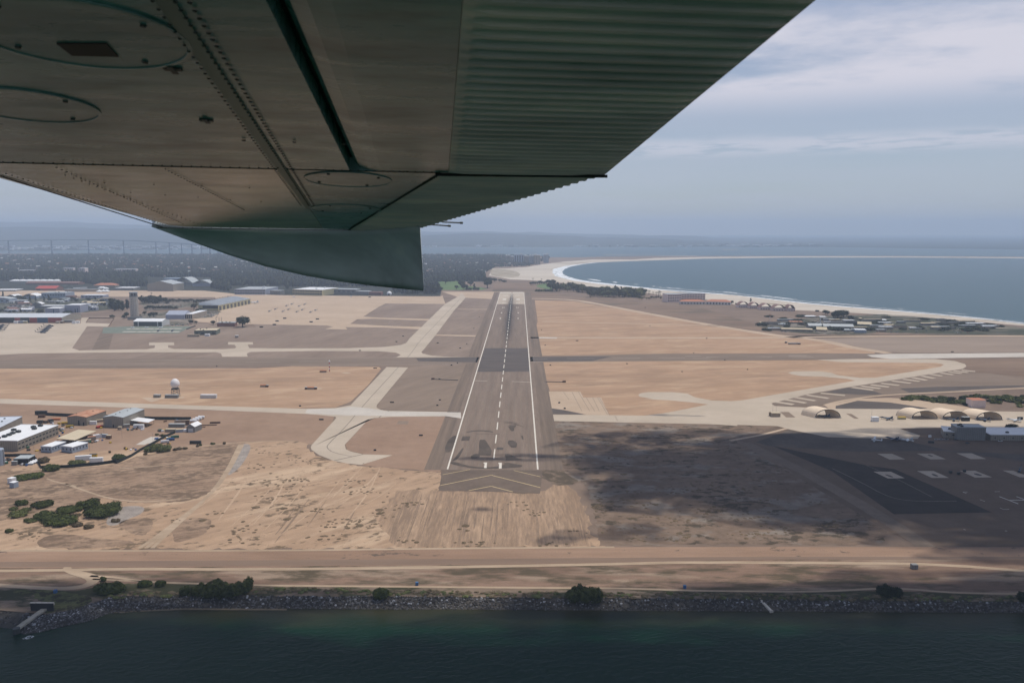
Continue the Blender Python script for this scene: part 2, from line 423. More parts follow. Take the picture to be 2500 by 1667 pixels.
for (x0, y0, x1, y1) in ((990, 516, 1034, 519), (1016, 510, 1062, 512)):
    m = MB(); a, b = PL(x0, y0), PL(x1, y1)
    d = (b - a).normalized(); m.tube(a, b, .0035); m.tube(b - d * .012, b + d * .002, .0055)
    m.build('static_wick', M_rivet, WROOT)
# ================================================================== the setting: land, water, pavements
def smooth_poly(p, n=2, closed=True):
    p = [Vector(q) for q in p]
    for _ in range(n):
        r = []; m_ = len(p)
        for i in range(m_ if closed else m_ - 1):
            a, b = p[i], p[(i + 1) % m_]; r += [a * .75 + b * .25, a * .25 + b * .75]
        if not closed: r = [p[0]] + r + [p[-1]]
        p = r
    return [tuple(q) for q in p]
_jr = random.Random(5)
def ragged(v, amp, step):
    r = []
    for i in range(len(v)):
        a, b = v[i], v[(i + 1) % len(v)]; n = min(120, max(1, int((b - a).length / step)))
        for k in range(n): r.append(a + (b - a) * (k / n) + Vector((_jr.uniform(-amp, amp), _jr.uniform(-amp, amp) * 1.6, 0)) * (1 if k else .3))
    return r
def flat(name, polys, z, mat, kind='structure', sm=0, cat=None, label=None, jag=0):
    m = MB()
    for i, p in enumerate(polys):
        if sm: p = smooth_poly([tuple(q) for q in p], sm)
        v = [P(x, y, z) for x, y in p]
        if jag: v = ragged(v, jag, jag * 2.2)
        a = sum(v[k].x * v[(k + 1) % len(v)].y - v[(k + 1) % len(v)].x * v[k].y for k in range(len(v)))
        if a < 0: v.reverse()
        m.add(v, [tuple(range(len(v)))])
    return tag(m.build(name, mat), label, cat, None, kind)
def rib_add(m, w_pts, wd, z):
    n = len(w_pts); Ls = []; Rs = []
    for i in range(n):
        a = w_pts[max(0, i - 1)]; b = w_pts[min(n - 1, i + 1)]
        d = Vector((b.x - a.x, b.y - a.y, 0)).normalized(); s_ = Vector((-d.y, d.x, 0))
        ww = float(np.interp(i / (n - 1), np.linspace(0, 1, len(wd)), wd)) if isinstance(wd, (list, tuple)) else wd
        Ls.append(Vector((w_pts[i].x, w_pts[i].y, z)) + s_ * ww / 2); Rs.append(Vector((w_pts[i].x, w_pts[i].y, z)) - s_ * ww / 2)
    m.add(Rs + Ls, [(i, i + 1, n + i + 1, n + i) for i in range(n - 1)])
def ribbons(name, items, z, mat, kind='structure', sm=0):
    m = MB()
    for p, wd in items:
        if sm: p = smooth_poly([tuple(q) for q in p], sm, False)
        rib_add(m, [P(x, y, z) for x, y in p], wd, z)
    return tag(m.build(name, mat), kind=kind)

C_field = lin((196, 156, 130)); C_conc = lin((205, 186, 166))
S_land = soil('dry_ground', (.165, .12, .092), (.215, .158, .12), s=.01)
S_grey = soil('old_brown_paving', (.195, .145, .112), (.25, .19, .148), s=.012, rot=1.35, stretch=(4, 1, 1), fine=.34)
S_grey2 = soil('worn_grey_paving', (.19, .143, .108), (.245, .185, .14), s=.012, rot=1.1, stretch=(5, 1, 1), fine=.34)
S_field = soil('dry_field', (.335, .218, .138), (.40, .265, .175), s=.015, rot=.25, stretch=(3, 1, 1), fine=.3, dark=(.27, .18, .12), thr=(.56, .74), dscale=.03, pale=(.42, .29, .19), pscale=.03)
S_brown = soil('brown_field', (.165, .115, .085), (.225, .16, .115), s=.006, stretch=(3, 1, 1), fine=.3, dark=(.1, .085, .06), thr=(.58, .7))
S_conc = soil('pale_concrete', (.40, .335, .262), (.47, .395, .315), s=.01, fine=.12)
S_conc2 = soil('bright_concrete', (.45, .41, .36), (.52, .475, .42), s=.02, fine=.15)
S_conc3 = soil('tan_concrete', (.40, .30, .215), (.46, .355, .262), s=.01, fine=.14)
S_run = soil('runway_asphalt', (.168, .127, .1), (.22, .168, .132), s=.02, rot=0, stretch=(.15, 3, 1), fine=.34)
S_run2 = soil('crossing_asphalt', (.17, .13, .1), (.215, .165, .128), s=.015, stretch=(5, 1, 1), fine=.28)
S_patch = soil('dark_asphalt', (.088, .075, .068), (.112, .094, .084), s=.05, stretch=(3, 1, 1), fine=.25)
S_shoulder = soil('runway_shoulder', (.135, .105, .082), (.20, .15, .115), s=.015, stretch=(.1, 4, 1), fine=.35)
S_sand = soil('sandy_scrub', (.325, .218, .142), (.405, .282, .19), s=.02, rot=.75, stretch=(3.5, 1, 1), fine=.5, dark=(.15, .108, .07), thr=(.62, .68), dscale=.14, dstretch=(1.6, 1, 1), drot=.6, pale=(.46, .335, .23), pscale=.015)
S_sand2 = soil('striped_scrub', (.30, .205, .136), (.385, .27, .183), s=.02, rot=0, stretch=(.4, 4, 1), fine=.7, dark=(.225, .158, .11), thr=(.5, .68), dscale=.16, dstretch=(.35, 3.5, 1), drot=.0)
S_scrub = soil('brown_scrub', (.235, .16, .11), (.32, .225, .155), s=.03, rot=.35, stretch=(2, 1, 1), fine=.7, dark=(.15, .105, .072), thr=(.56, .64), dscale=.16, dstretch=(1.6, 1, 1))
S_dark = soil('dark_field', (.15, .105, .076), (.205, .148, .108), s=.02, rot=.0, stretch=(1.5, 1, 1), fine=.6, dark=(.075, .058, .04), thr=(.61, .66), dscale=.14, dstretch=(1.6, 1, 1), pale=(.21, .175, .145), pscale=.03)
S_bank = soil('bank_earth', (.15, .11, .08), (.25, .19, .14), s=.05, stretch=(4, 1, 1), fine=.5, dark=(.05, .05, .025), thr=(.52, .6), dscale=.12, dstretch=(2.5, 1, 1))
S_verge = soil('verge_earth', (.165, .107, .076), (.245, .163, .117), s=.03, stretch=(6, 1, 1), fine=.5, dark=(.09, .07, .045), thr=(.55, .65), dscale=.08, dstretch=(3, 1, 1), pale=(.27, .2, .145), pscale=.05)
S_road = soil('perimeter_road', (.25, .163, .112), (.33, .222, .155), s=.015, stretch=(6, 1, 1), fine=.4, dark=(.12, .09, .07), thr=(.66, .7), dscale=.12, dstretch=(1.5, 1, 1))
S_track = soil('sandy_track', (.32, .24, .165), (.42, .32, .23), s=.08, stretch=(6, 1, 1), fine=.3)
S_beach = soil('beach_sand', (.46, .40, .33), (.55, .49, .41), s=.004, stretch=(4, 1, 1), fine=.15, dark=(.33, .27, .2), thr=(.62, .7), dscale=.008)
S_city = soil('town_ground', (.015, .02, .014), (.035, .036, .028), s=.012, fine=.6)
S_lawn = soil('golf_lawn', (.085, .135, .05), (.12, .18, .07), s=.01, stretch=(3, 1, 1), fine=.25)
S_green = soil('bank_grass', (.075, .08, .03), (.12, .12, .05), s=.08, fine=.6, dark=(.04, .035, .02))
S_white = soil('white_paint', (.56, .52, .45), (.68, .64, .57), s=.2, fine=.25)
S_fade = soil('faded_paint', (.42, .36, .30), (.5, .44, .37), s=.2, fine=.25)
S_yell = soil('yellow_paint', (.52, .40, .22), (.60, .47, .28), s=.3, fine=.2)
S_joint = soil('sealed_joint', (.16, .135, .11), (.2, .17, .14), s=.3)
S_far = soil('far_land', (.035, .05, .055), (.06, .075, .075), s=.002, fine=.3)

# --- water: bay close by (darker where deep), sea beyond
def watermat(name, deep, shallow=None, yb=None, rough=.12, bscale=.9, spec=.5, bst=.35):
    m, T, B = newmat(name)
    g = T.nodes.new('ShaderNodeNewGeometry'); n1 = noise(T, .012, 4, 0, (2.5, 1, 1))
    n2 = noise(T, .35, 4, .2, (1.6, 1, 1)); n3 = noise(T, .06, 4, .1, (2, 1, 1))
    c = mixc(T, n1, deep, tuple(v * 1.9 for v in deep))
    if shallow:
        sp = T.nodes.new('ShaderNodeSeparateXYZ'); T.links.new(g.outputs['Position'], sp.inputs[0])
        d = mth('ADD', sp.outputs[1], mth('MULTIPLY', n3, 26, T=T), T=T)
        mr_ = T.nodes.new('ShaderNodeMapRange'); mr_.interpolation_type = 'SMOOTHSTEP'
        mr_.inputs['From Min'].default_value = yb[0]; mr_.inputs['From Max'].default_value = yb[1]; T.links.new(d, mr_.inputs['Value'])
        c = mixc(T, mr_.outputs[0], c, shallow)
    T.links.new(c, B.inputs['Base Color']); B.inputs['Roughness'].default_value = rough
    B.inputs['IOR'].default_value = 1.33; B.inputs['Specular IOR Level'].default_value = spec
    bp = T.nodes.new('ShaderNodeBump'); bp.inputs['Strength'].default_value = bst; bp.inputs['Distance'].default_value = bscale
    T.links.new(mth('ADD', n2, mth('MULTIPLY', n3, .8, T=T), T=T), bp.inputs['Height']); T.links.new(bp.outputs[0], B.inputs['Normal'])
    return m
M_bay = watermat('bay_water_mat', (.0016, .0150, .0075), (.032, .031, .016), (P(900, 1530, -3.5).y + 4, P(900, 1493, -3.5).y + 20), rough=.22, spec=.06, bst=.5)
M_sea = watermat('sea_water_mat', (.010, .04, .048), rough=.35, bscale=.8, bst=.6)
m = MB(); m.add([(-30000, -3000, -3.6), (30000, -3000, -3.6), (30000, 1200, -3.6), (-30000, 1200, -3.6)], [(0, 1, 2, 3)])
tag(m.build('bay_water', M_bay), kind='structure')
m = MB(); m.add([(-30000, 1200, -3.6), (30000, 1200, -3.6), (30000, 34000, -3.6), (-30000, 34000, -3.6)], [(0, 1, 2, 3)])
tag(m.build('sea_water', M_sea), kind='structure')

# --- the whole headland as one sheet with a sloping skirt
bank_top = pts(r4, -900, 330, -60, 360, 210, 385, 400, 400, 560, 372, 760, 312, 950, 250, 1500, 252, 2352, 252) + [(900, 1456), (1200, 1457), (1600, 1460), (2000, 1465), (2500, 1469), (3300, 1474)]
seafront = [(2500, 791)] + pts(q7, 2000, 250, 1500, 205, 1000, 165, 500, 105) + [(1684, 715), (1578, 705), (1467, 694), (1390, 684), (1344, 672), (1338, 664), (1351, 655), (1379, 648), (1445, 640), (1534, 636.3), (1622, 633.6), (1712, 630.5), (1925, 627.6), (2180, 627.4), (2500, 629.5), (3300, 633)]
back = [(3300, 631), (2500, 626.8), (2180, 625), (1925, 625), (1712, 625), (1600, 625.5), (1480, 626.5), (1400, 628.5), (1345, 628), (1290, 623), (1200, 621.5), (1050, 621), (600, 621), (400, 620), (200, 619.5), (-500, 619), (-2500, 640)]
land = [(x, y) for x, y in bank_top] + [(3300, 880)] + seafront + back
flat('ground', [land], 0.0, S_land)
m = MB()                         # beach slope down to the water all along the sea side
w1 = [P(x, y, 0) for x, y in seafront]
m.add([v for v in w1] + [Vector((v.x + (30 if v.y < 5000 else 0), v.y - 22, -4)) for v in w1], [(i, i + 1, len(w1) + i + 1, len(w1) + i) for i in range(len(w1) - 1)])
tag(m.build('beach_slope', S_beach), kind='structure')
# --- broad areas
flat('town_ground', [[(-2500, 690), (-60, 684)] + pts(zA, 0, 545, 700, 545, 1240, 565, 1900, 575) + pts(q5, 700, 305, 2160, 312) + pts(q6, 290, 430, 240, 330, 700, 330, 690, 250, 780, 195, 1100, 180) + [(1345, 629), (1290, 624), (1200, 622), (600, 622), (200, 621), (-2500, 641)]], .05, S_city)
flat('dune_scrub', [pts(q7, 1440, 228, 1700, 246, 2000, 272, 2352, 314, 2700, 350, 2700, 364, 2352, 362, 1800, 355, 1450, 342, 1250, 330, 1260, 240)], .16, soil('dark_dune', (.085, .075, .055), (.17, .145, .11), s=.015, stretch=(4, 1, 1), fine=.7, dark=(.05, .055, .035), thr=(.5, .58), dscale=.03, dstretch=(4, 1, 1), pale=(.3, .26, .2), pscale=.02), jag=4)
flat('beach', [seafront[:-1] + [(2500, 628), (2180, 626), (1925, 626), (1712, 627.6), (1600, 630)] + pts(zH, 1650, 152, 1200, 152, 900, 175, 650, 205, 480, 235, 250, 250, 100, 250, 60, 330, 300, 372, 480, 378, 800, 400, 1050, 440, 1400, 480, 1800, 520, 2050, 555) + pts(q7, 300, 130, 500, 165, 860, 200, 1200, 215, 1600, 238, 2352, 300)], .08, S_beach)
flat('dune_scrub', [pts(zH, 110, 250, 250, 262, 420, 300, 380, 350, 100, 340, 70, 290), pts(zF, 640, 80, 1000, 105, 1150, 130, 900, 120)], .11, soil('dune', (.24, .2, .14), (.42, .36, .28), s=.02, fine=.5), sm=1)
flat('golf_lawn', [pts(q6, 215, 318, 330, 322, 455, 325, 470, 372, 560, 372, 690, 385, 720, 405, 450, 408, 250, 405, 225, 360), pts(q6, 1165, 362, 1230, 345, 1290, 343, 1368, 360, 1365, 385, 1290, 400, 1180, 385), pts(q6, 1640, 430, 1900, 395, 1930, 430, 1800, 470)], .12, S_lawn, sm=1, jag=4)
flat('brown_field', [pts(q6, 780, 330, 1100, 330, 1200, 425, 1700, 478, 2352, 540) + pts(q7, 300, 190, 640, 290, 800, 345, 950, 372, 1440, 340, 1800, 355, 2352, 362, 2352, 372, 1000, 375, 870, 362, 300, 280, 0, 222) + pts(q6, 2000, 585, 1500, 500, 1056, 482, 1050, 420, 760, 420)], .10, S_brown)
flat('field', [  # dry tan fields between the pavements
    pts(q6, 1150, 500, 1500, 508, 1900, 575, 2352, 655) + pts(q7, 300, 288, 870, 368, 1100, 402, 1400, 465, 1400, 482) + pts(r8, 2352, 235, 325, 255, 380, 10),
    pts(r8, 330, 297, 2352, 283) + pts(q7, 1400, 505, 1900, 520, 1950, 560, 600, 800, 0, 900) + pts(r7, 200, 190, 200, 0) + pts(r8, 400, 300)], .12, S_field)
flat('field', [pts(q2, -2000, 1275, 0, 1278, 2352, 1276) + pts(q5, 800, 955, 1600, 962, 1620, 980, 1500, 1130, 1340, 1280, 1200, 1335, 800, 1342, 0, 1318) + [(0, 974), (-500, 965)]], .12, S_field)
flat('old_paving', [pts(q2, -2000, 1275, -2000, 1120, 0, 1120, 780, 800, 1000, 800, 2352, 900) + pts(q5, 440, 560, 900, 575, 1350, 575, 1660, 378, 2230, 378, 2352, 420) + pts(q6, 520, 470, 820, 470, 640, 1060) + pts(q5, 2352, 955, 0, 955)], .14, S_grey)
flat('old_paving', [pts(q5, 1870, 960, 2352, 945) + pts(q6, 620, 1080) + [(1131, 1004)] + pts(q5, 1690, 1362, 1570, 1335)], .15, S_grey2)
flat('old_paving', [[(-500, 984), (0, 984), (625, 1005), (745, 1010)] + pts(q5, 1190, 1410, 1160, 1505) + pts(r6, 735, 240, 600, 205, 250, 210, 0, 220) + [(480, 1090), (330, 1105), (140, 1120), (0, 1150), (-500, 1150)]], .13, soil('yard_paving', (.25, .165, .113), (.305, .208, .146), s=.01, fine=.25))
flat('old_paving', [pts(r6, 1250, 10, 1040, 240, 1060, 290, 1210, 325, 1465, 333, 1180, 420, 1300, 435, 1650, 462, 1900, 490) + [(1075, 1150), (1129, 1022), (1090, 1015), (1000, 1013), (940, 1016)]], .13, soil('yard_paving_b', (.25, .163, .112), (.30, .203, .144), s=.012, fine=.25))
# brown older strip and seam pattern inside the left-hand paving
flat('brown_patch', [pts(q2, 950, 900, 1060, 895, 1000, 1100, 845, 1103), pts(q6, 752, 490, 810, 490, 640, 1000, 545, 985), pts(q6, 1080, 490, 1118, 490, 1215, 1000, 1110, 1010)], .16, S_shoulder)
flat('dark_patch', [pts(q6, 545, 440, 680, 436, 810, 445, 815, 460, 680, 469, 545, 463), pts(q5, 1540, 530, 1700, 528, 1680, 578, 1530, 578), pts(r6, 1520, 25, 1610, 28, 1600, 58, 1500, 55), pts(q5, 940, 900, 960, 900, 960, 902)], .17, S_grey2)
flat('green_paving', [pts(q2, 950, 900, 1200, 890, 1760, 890, 1640, 955, 940, 955)], .168, soil('green_paving', (.14, .165, .135), (.18, .2, .165), s=.05, fine=.3))
# --- scrubland between the paving and the perimeter road
flat('scrub', [[(-500, 1140), (0, 1130), (150, 1118), (330, 1100), (480, 1082)] + pts(r6, 0, 222, 250, 212, 700, 200, 690, 270, 800, 345, 1000, 400, 1300, 440, 1650, 470, 1900, 490, 1875, 655) + pts(zG, 1000, 1040) + pts(r7, 0, 880, 300, 1000, 700, 1385) + [(1100, 1339), (560, 1339), (0, 1343), (-500, 1345)]], .10, S_sand, jag=2)
flat('striped_scrub', [pts(r6, 1500, 650, 1880, 650) + pts(zG, 1000, 1040, 1820, 1070) + pts(r7, 80, 860, 300, 760, 520, 1000, 560, 1385, 0, 1388) + pts(r6, 2352, 1160, 1500, 1160, 1300, 900)], .115, S_sand2, jag=3)
flat('brown_scrub', [[(-500, 1150)] + pts(q3, -50, 720, 380, 700, 560, 690, 1080, 650, 1300, 560, 2150, 452, 2290, 452, 2150, 620, 1950, 900, 1780, 980, 1500, 1010, 1100, 1000, 900, 940, 600, 1180, 300, 1160, 100, 1150, -50, 1180)], .125, S_scrub, sm=1, jag=1.2)
flat('brown_scrub', [pts(q3, 400, 1300, 700, 1290, 830, 1330, 1100, 1340, 1300, 1380, 800, 1430, 300, 1420), pts(q3, 1600, 1180, 1750, 1140, 1980, 1150, 1900, 1290, 1700, 1350, 1580, 1380), pts(q3, 1090, 1170, 1300, 1140, 1420, 1150, 1350, 1330, 1100, 1250)], .13, S_scrub, sm=2, jag=1.5)
flat('gravel_patch', [pts(q3, 950, 1200, 1060, 1050, 1200, 1030, 1340, 1040, 1300, 1110, 1180, 1150, 1060, 1220), pts(r6, 90, 230, 215, 235, 120, 420, 0, 520, -20, 500, 60, 380)], .13, soil('grey_gravel', (.22, .19, .17), (.33, .29, .255), s=.1, fine=.5), sm=2)
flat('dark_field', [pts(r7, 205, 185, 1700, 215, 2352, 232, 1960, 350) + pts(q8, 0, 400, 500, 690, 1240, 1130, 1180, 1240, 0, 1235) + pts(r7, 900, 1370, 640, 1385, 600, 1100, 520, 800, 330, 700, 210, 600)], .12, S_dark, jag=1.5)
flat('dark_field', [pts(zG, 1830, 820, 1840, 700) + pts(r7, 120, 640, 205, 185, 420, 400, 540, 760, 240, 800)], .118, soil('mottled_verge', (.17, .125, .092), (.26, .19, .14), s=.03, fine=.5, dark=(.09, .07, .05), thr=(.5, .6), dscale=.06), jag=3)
# --- right-hand apron, heliport
flat('apron', [[(1348, 1012), (1484, 1013), (1575, 1014), (1590, 1012)] + pts(q7, 40, 860, 100, 850, 340, 802, 240, 790, 80, 775, -20, 771, -80, 770) + pts(r8, 1190, 555, 1095, 540, 1085, 528, 1100, 515, 1160, 507, 1330, 508, 1430, 518, 1480, 543, 1600, 566, 1740, 571) + pts(q7, 560, 775, 1250, 655, 1275, 650, 1230, 640, 1060, 624, 930, 621, 870, 610, 845, 601, 880, 592, 960, 590, 1050, 591, 1120, 600, 1160, 615, 1300, 632, 1400, 632, 1820, 562, 1842, 548, 1800, 538, 1200, 533, 1000, 515, 1380, 513, 1780, 512, 1910, 525, 1975, 545, 1985, 560, 1960, 575, 1590, 635, 1180, 700, 960, 740, 740, 795, 760, 812, 960, 822, 1110, 830, 1750, 833, 2100, 845, 3200, 860, 3200, 960, 1840, 950, 1560, 957, 1690, 1000) + pts(q8, 1480, 372, 1100, 368, 740, 358, 440, 298, 330, 268, 0, 258) + pts(r7, 1960, 232, 1700, 216, 200, 186)], .19, S_conc)
flat('apron', [pts(q7, 1080, 808, 1300, 765, 1500, 760, 1640, 770, 2000, 820, 2100, 845, 1750, 833, 1110, 832)], .18, S_conc3)
flat('asphalt', [pts(q7, 730, 795, 960, 740, 1180, 700, 1590, 635, 1960, 575, 2350, 640, 2352, 700, 2100, 712, 1600, 738, 1400, 745, 1230, 770, 1080, 805, 940, 815, 800, 812)], .16, S_run2)
flat('asphalt', [pts(q7, 1150, 812, 1290, 778, 1500, 790, 1740, 826, 1680, 833, 1150, 829), pts(q7, 1080, 725, 1230, 695, 1400, 720, 1450, 738, 1300, 740), pts(q7, 1560, 700, 1800, 690, 2352, 680, 2352, 690, 1900, 715, 1620, 728)], .195, S_patch)
flat('brown_field', [pts(q7, 1800, 520, 2352, 508, 3200, 500, 3200, 640, 2352, 622, 2050, 598, 1980, 575)], .165, S_brown)
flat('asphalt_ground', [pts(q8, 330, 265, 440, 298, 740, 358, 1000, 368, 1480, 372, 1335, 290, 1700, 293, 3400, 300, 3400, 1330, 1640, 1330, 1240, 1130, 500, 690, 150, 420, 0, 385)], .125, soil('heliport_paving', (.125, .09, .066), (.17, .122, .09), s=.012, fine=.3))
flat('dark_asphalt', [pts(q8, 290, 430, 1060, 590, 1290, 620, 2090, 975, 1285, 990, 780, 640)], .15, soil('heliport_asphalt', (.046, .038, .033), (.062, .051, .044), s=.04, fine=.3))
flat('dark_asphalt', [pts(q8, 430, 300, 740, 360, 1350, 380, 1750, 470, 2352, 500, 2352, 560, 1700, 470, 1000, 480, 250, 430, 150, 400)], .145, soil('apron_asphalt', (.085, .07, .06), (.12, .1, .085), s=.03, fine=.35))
ribbons('road', [(pts(q8, -60, 388, 200, 340, 400, 288), 5)], .20, S_conc3)
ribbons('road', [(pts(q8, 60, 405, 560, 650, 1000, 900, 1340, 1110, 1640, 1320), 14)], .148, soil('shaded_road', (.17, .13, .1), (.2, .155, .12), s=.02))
pads = [pts(zE, *a) for a in ((245, 865, 460, 865, 650, 945, 425, 950), (810, 862, 1035, 862, 1230, 943, 1010, 947), (1380, 858, 1600, 858, 1810, 940, 1590, 942), (190, 1122, 440, 1122, 640, 1215, 400, 1220), (815, 1112, 1055, 1112, 1275, 1210, 1030, 1212), (1430, 1110, 1650, 1108, 1895, 1203, 1650, 1207), (2045, 1105, 2200, 1108, 2460, 1205, 2290, 1202))]
flat('helicopter_pads', pads, .21, S_conc)
flat('oil_stains', [smooth_poly(pts(zE, *a), 2) for a in ((960, 880, 1000, 880, 1060, 905, 1010, 905), (340, 1160, 400, 1165, 490, 1200, 440, 1205), (1010, 1150, 1070, 1155, 1140, 1190, 1070, 1190), (1610, 1145, 1690, 1148, 1770, 1180, 1690, 1182))], .23, S_patch)
ribbons('pad_markings', [(pts(q8, 2150, 845, 2305, 905), 1.3), (pts(q8, 2225, 875, 2500, 873), 1.3), (pts(q8, 2290, 845, 2460, 905), 1.3), (pts(q8, 1850, 808, 1890, 808), .7), (pts(q8, 1850, 808, 1880, 820), .7), (pts(q8, 2110, 805, 2155, 804), .7), (pts(q8, 1990, 870, 2030, 885), .7), (pts(q8, 2155, 938, 2185, 951, 2230, 949), .7), (pts(q8, 1855, 1112, 1872, 1118), .8), (pts(q8, 2195, 1126, 2215, 1127), .8)], .22, S_white)
ribbons('pad_lines', [(pts(q8, 780, 615, 1000, 720, 1200, 830, 1330, 870, 1500, 885, 1800, 882), .35), (pts(q8, 1060, 590, 1290, 690, 1600, 850), .3)], .22, S_fade, sm=1)
hatch_s = [(765, 785, 880, 803), (835, 772, 960, 793), (895, 757, 1020, 779), (965, 742, 1105, 763), (1055, 730, 1210, 745), (1255, 693, 1390, 710), (1313, 685, 1435, 701), (1375, 677, 1490, 691), (1440, 667, 1555, 681), (1510, 652, 1630, 667), (1580, 641, 1685, 655), (1640, 631, 1730, 648), (1700, 621, 1780, 636), (1755, 609, 1828, 621), (1820, 601, 1900, 613), (1870, 594, 1955, 605), (1905, 588, 1995, 599), (1955, 584, 2040, 592)]
ribbons('painted_bars', [(pts(q7, a, b, c, d), 9.0) for a, b, c, d in hatch_s], .20, S_conc)
ribbons('path', [(pts(q7, 1080, 808, 1140, 790, 1240, 770, 1400, 748, 1600, 735, 1900, 722, 2100, 710, 2400, 697), 6)], .205, S_conc3, sm=1)
flat('sealed_patch', [pts(q7, 795, 850, 850, 850, 895, 885, 835, 885), pts(q7, 1215, 860, 1250, 862, 1300, 893, 1270, 893)], .215, S_grey2)
# --- left apron, far apron
flat('apron', [pts(q2, -2500, 865, 0, 865, 745, 862, 742, 850, 745, 812, 815, 812, 785, 858, 1020, 866, 985, 893, 800, 890, 662, 1090, 730, 1112, 1000, 1118, 1400, 1128, 850, 1132, 220, 1140, 0, 1152, -2500, 1170)], .18, S_conc)
flat('apron', [pts(q2, -2500, 570, 0, 562, 1850, 562) + pts(q5, 0, 262, 280, 290, 700, 303, 1500, 312, 2170, 315) + pts(q6, 300, 455, 330, 535) + pts(q5, 2210, 384, 1660, 380, 1600, 410, 1455, 500, 1600, 510, 2075, 522, 2050, 536, 1560, 520, 1400, 524, 1335, 566, 1650, 584, 1990, 594, 1970, 616, 1640, 600, 1290, 596, 1310, 618, 1105, 613, 1180, 592, 1120, 580, 900, 577, 440, 570) + pts(zB, 2352, 990, 1800, 985, 1340, 955, 1230, 900, 1650, 830, 1690, 770, 1600, 560, 900, 555, 0, 552) + pts(zA, 1900, 650, 700, 640, 0, 640, -500, 640)], .18, S_conc3)
flat('apron', [pts(q6, 295, 422, 830, 422, 808, 487, 750, 489, 520, 478, 440, 470)], .185, S_conc3)
# --- parallel taxiway, concrete, on the left
flat('taxiway', [pts(q6, 480, 428, 515, 478, 495, 500, 410, 592, 245, 812, 125, 958, 108, 975, 120, 990, 200, 1008, 330, 1018, 630, 1020, 640, 1026, 0, 1030) + pts(q5, 1650, 879, 1760, 872, 1800, 850, 1755, 830, 1600, 818, 1000, 815, 420, 824, 385, 838, 395, 868, 160, 868, 150, 838, 100, 826, 0, 826) + pts(q2, 2030, 1130, 1400, 1128, 850, 1132, 700, 1112, 1000, 1106, 1350, 1100, 1420, 1088, 1425, 1064, 1370, 1064, 1370, 1038, 1600, 1038, 1600, 1064, 1543, 1064, 1545, 1085, 1600, 1098, 2050, 1100, 2160, 1092, 2170, 1080, 2155, 1060, 2095, 1058, 2095, 1035, 2322, 1035, 2325, 1058, 2275, 1058, 2290, 1090) + pts(q5, 700, 792, 1300, 790, 1650, 778, 1800, 760, 1850, 742) + pts(q6, 0, 850, 165, 690, 325, 535, 455, 460)], .2, S_conc)
# --- lower taxiway with its hook at the runway end
flat('taxiway', [
    pts(q5, 1670, 962, 1868, 965, 1580, 1312, 1578, 1335, 1620, 1355, 1690, 1364, 2352, 1375) + [(1131, 1006), (1125, 1023)] + pts(q5, 2330, 1432, 2200, 1416, 1700, 1420, 1560, 1430, 1490, 1448) + pts(r6, 1250, 10, 1035, 240, 1045, 280, 1090, 300, 1200, 325, 1465, 333, 1180, 420, 1060, 408, 930, 382, 800, 330, 738, 285, 730, 262, 740, 240, 960, 0) + pts(q5, 1215, 1445, 1200, 1418, 1050, 1402, 920, 1392, 0, 1355) + [(0, 985), (-600, 970), (-600, 958), (0, 973)] + pts(q5, 0, 1318, 920, 1345, 1200, 1338, 1340, 1312)], .2, S_conc)
flat('bright_concrete', [pts(q5, 940, 1350, 1200, 1344, 1350, 1325, 1500, 1340, 1680, 1368, 2352, 1378) + [(1126, 1021)] + pts(q5, 2200, 1412, 1700, 1412, 1300, 1405, 920, 1388), pts(q7, 1350, 487, 1500, 480, 2352, 474, 3200, 470, 3200, 500, 2352, 500, 1500, 512, 1380, 500)], .255, S_conc2)
ribbons('taxi_centreline', [(pts(q5, 1780, 962, 1450, 1320, 1300, 1505) + pts(r6, 880, 240, 875, 270, 930, 310, 1100, 345), .9), (pts(q5, 2352, 330, 1950, 750, 1945, 770, 1860, 878), .9), (pts(q5, 1690, 1362, 1600, 1425), 1.6), (pts(r6, 940, 382, 1200, 325), 1.6)], .225, S_joint, sm=1)
ribbons('service_road', [(pts(q6, 240, 820, 605, 828), 20), (pts(q6, 440, 582, 712, 584), 12)], .165, S_conc3)
# --- right-hand taxiways
ribbons('taxiway', [([(1279, 728.5), (1340, 729.5), (1400, 732), (1450, 740), (1505, 751), (1625, 773.5), (1715, 790), (1887, 818), (1930, 822), (1985, 828), (2030, 836), (2090, 850), (2170, 862)], 26), ([(1283, 824), (1625, 825), (1900, 824.3), (1985, 822), (2200, 820.5), (3200, 819)], 20), ([(1323, 785), (1500, 789), (1760, 795)], 9)], .18, S_conc3, sm=1)
ribbons('bright_concrete', [([(1284, 824), (1360, 825)], 20)], .2, S_conc2)
flat('field', [pts(q7, 1020, 385, 1500, 374, 2352, 370, 3200, 370, 3200, 468, 2352, 470, 1600, 473, 1420, 462, 1250, 425)], .14, soil('pale_field', (.24, .185, .145), (.30, .235, .185), s=.006, stretch=(4, 1, 1), fine=.2))
# --- ruled concrete slabs beside the runway
flat('apron', [pts(r8, 458, 502, 680, 505, 700, 545, 825, 545, 880, 668, 485, 665, 470, 615)], .17, S_conc3)
flat('asphalt', [pts(r8, 475, 620, 560, 632, 720, 665, 485, 663)], .18, S_patch)
ribbons('slab_joints', [(pts(r8, x0, y0, x1, y1), .5) for x0, y0, x1, y1 in ((560, 505, 600, 560), (620, 505, 690, 640), (665, 505, 745, 640), (720, 545, 780, 640), (765, 545, 812, 640), (800, 545, 870, 665), (812, 545, 885, 668), (680, 545, 825, 545), (460, 503, 680, 506), (920, 672, 940, 708))], .19, S_joint)
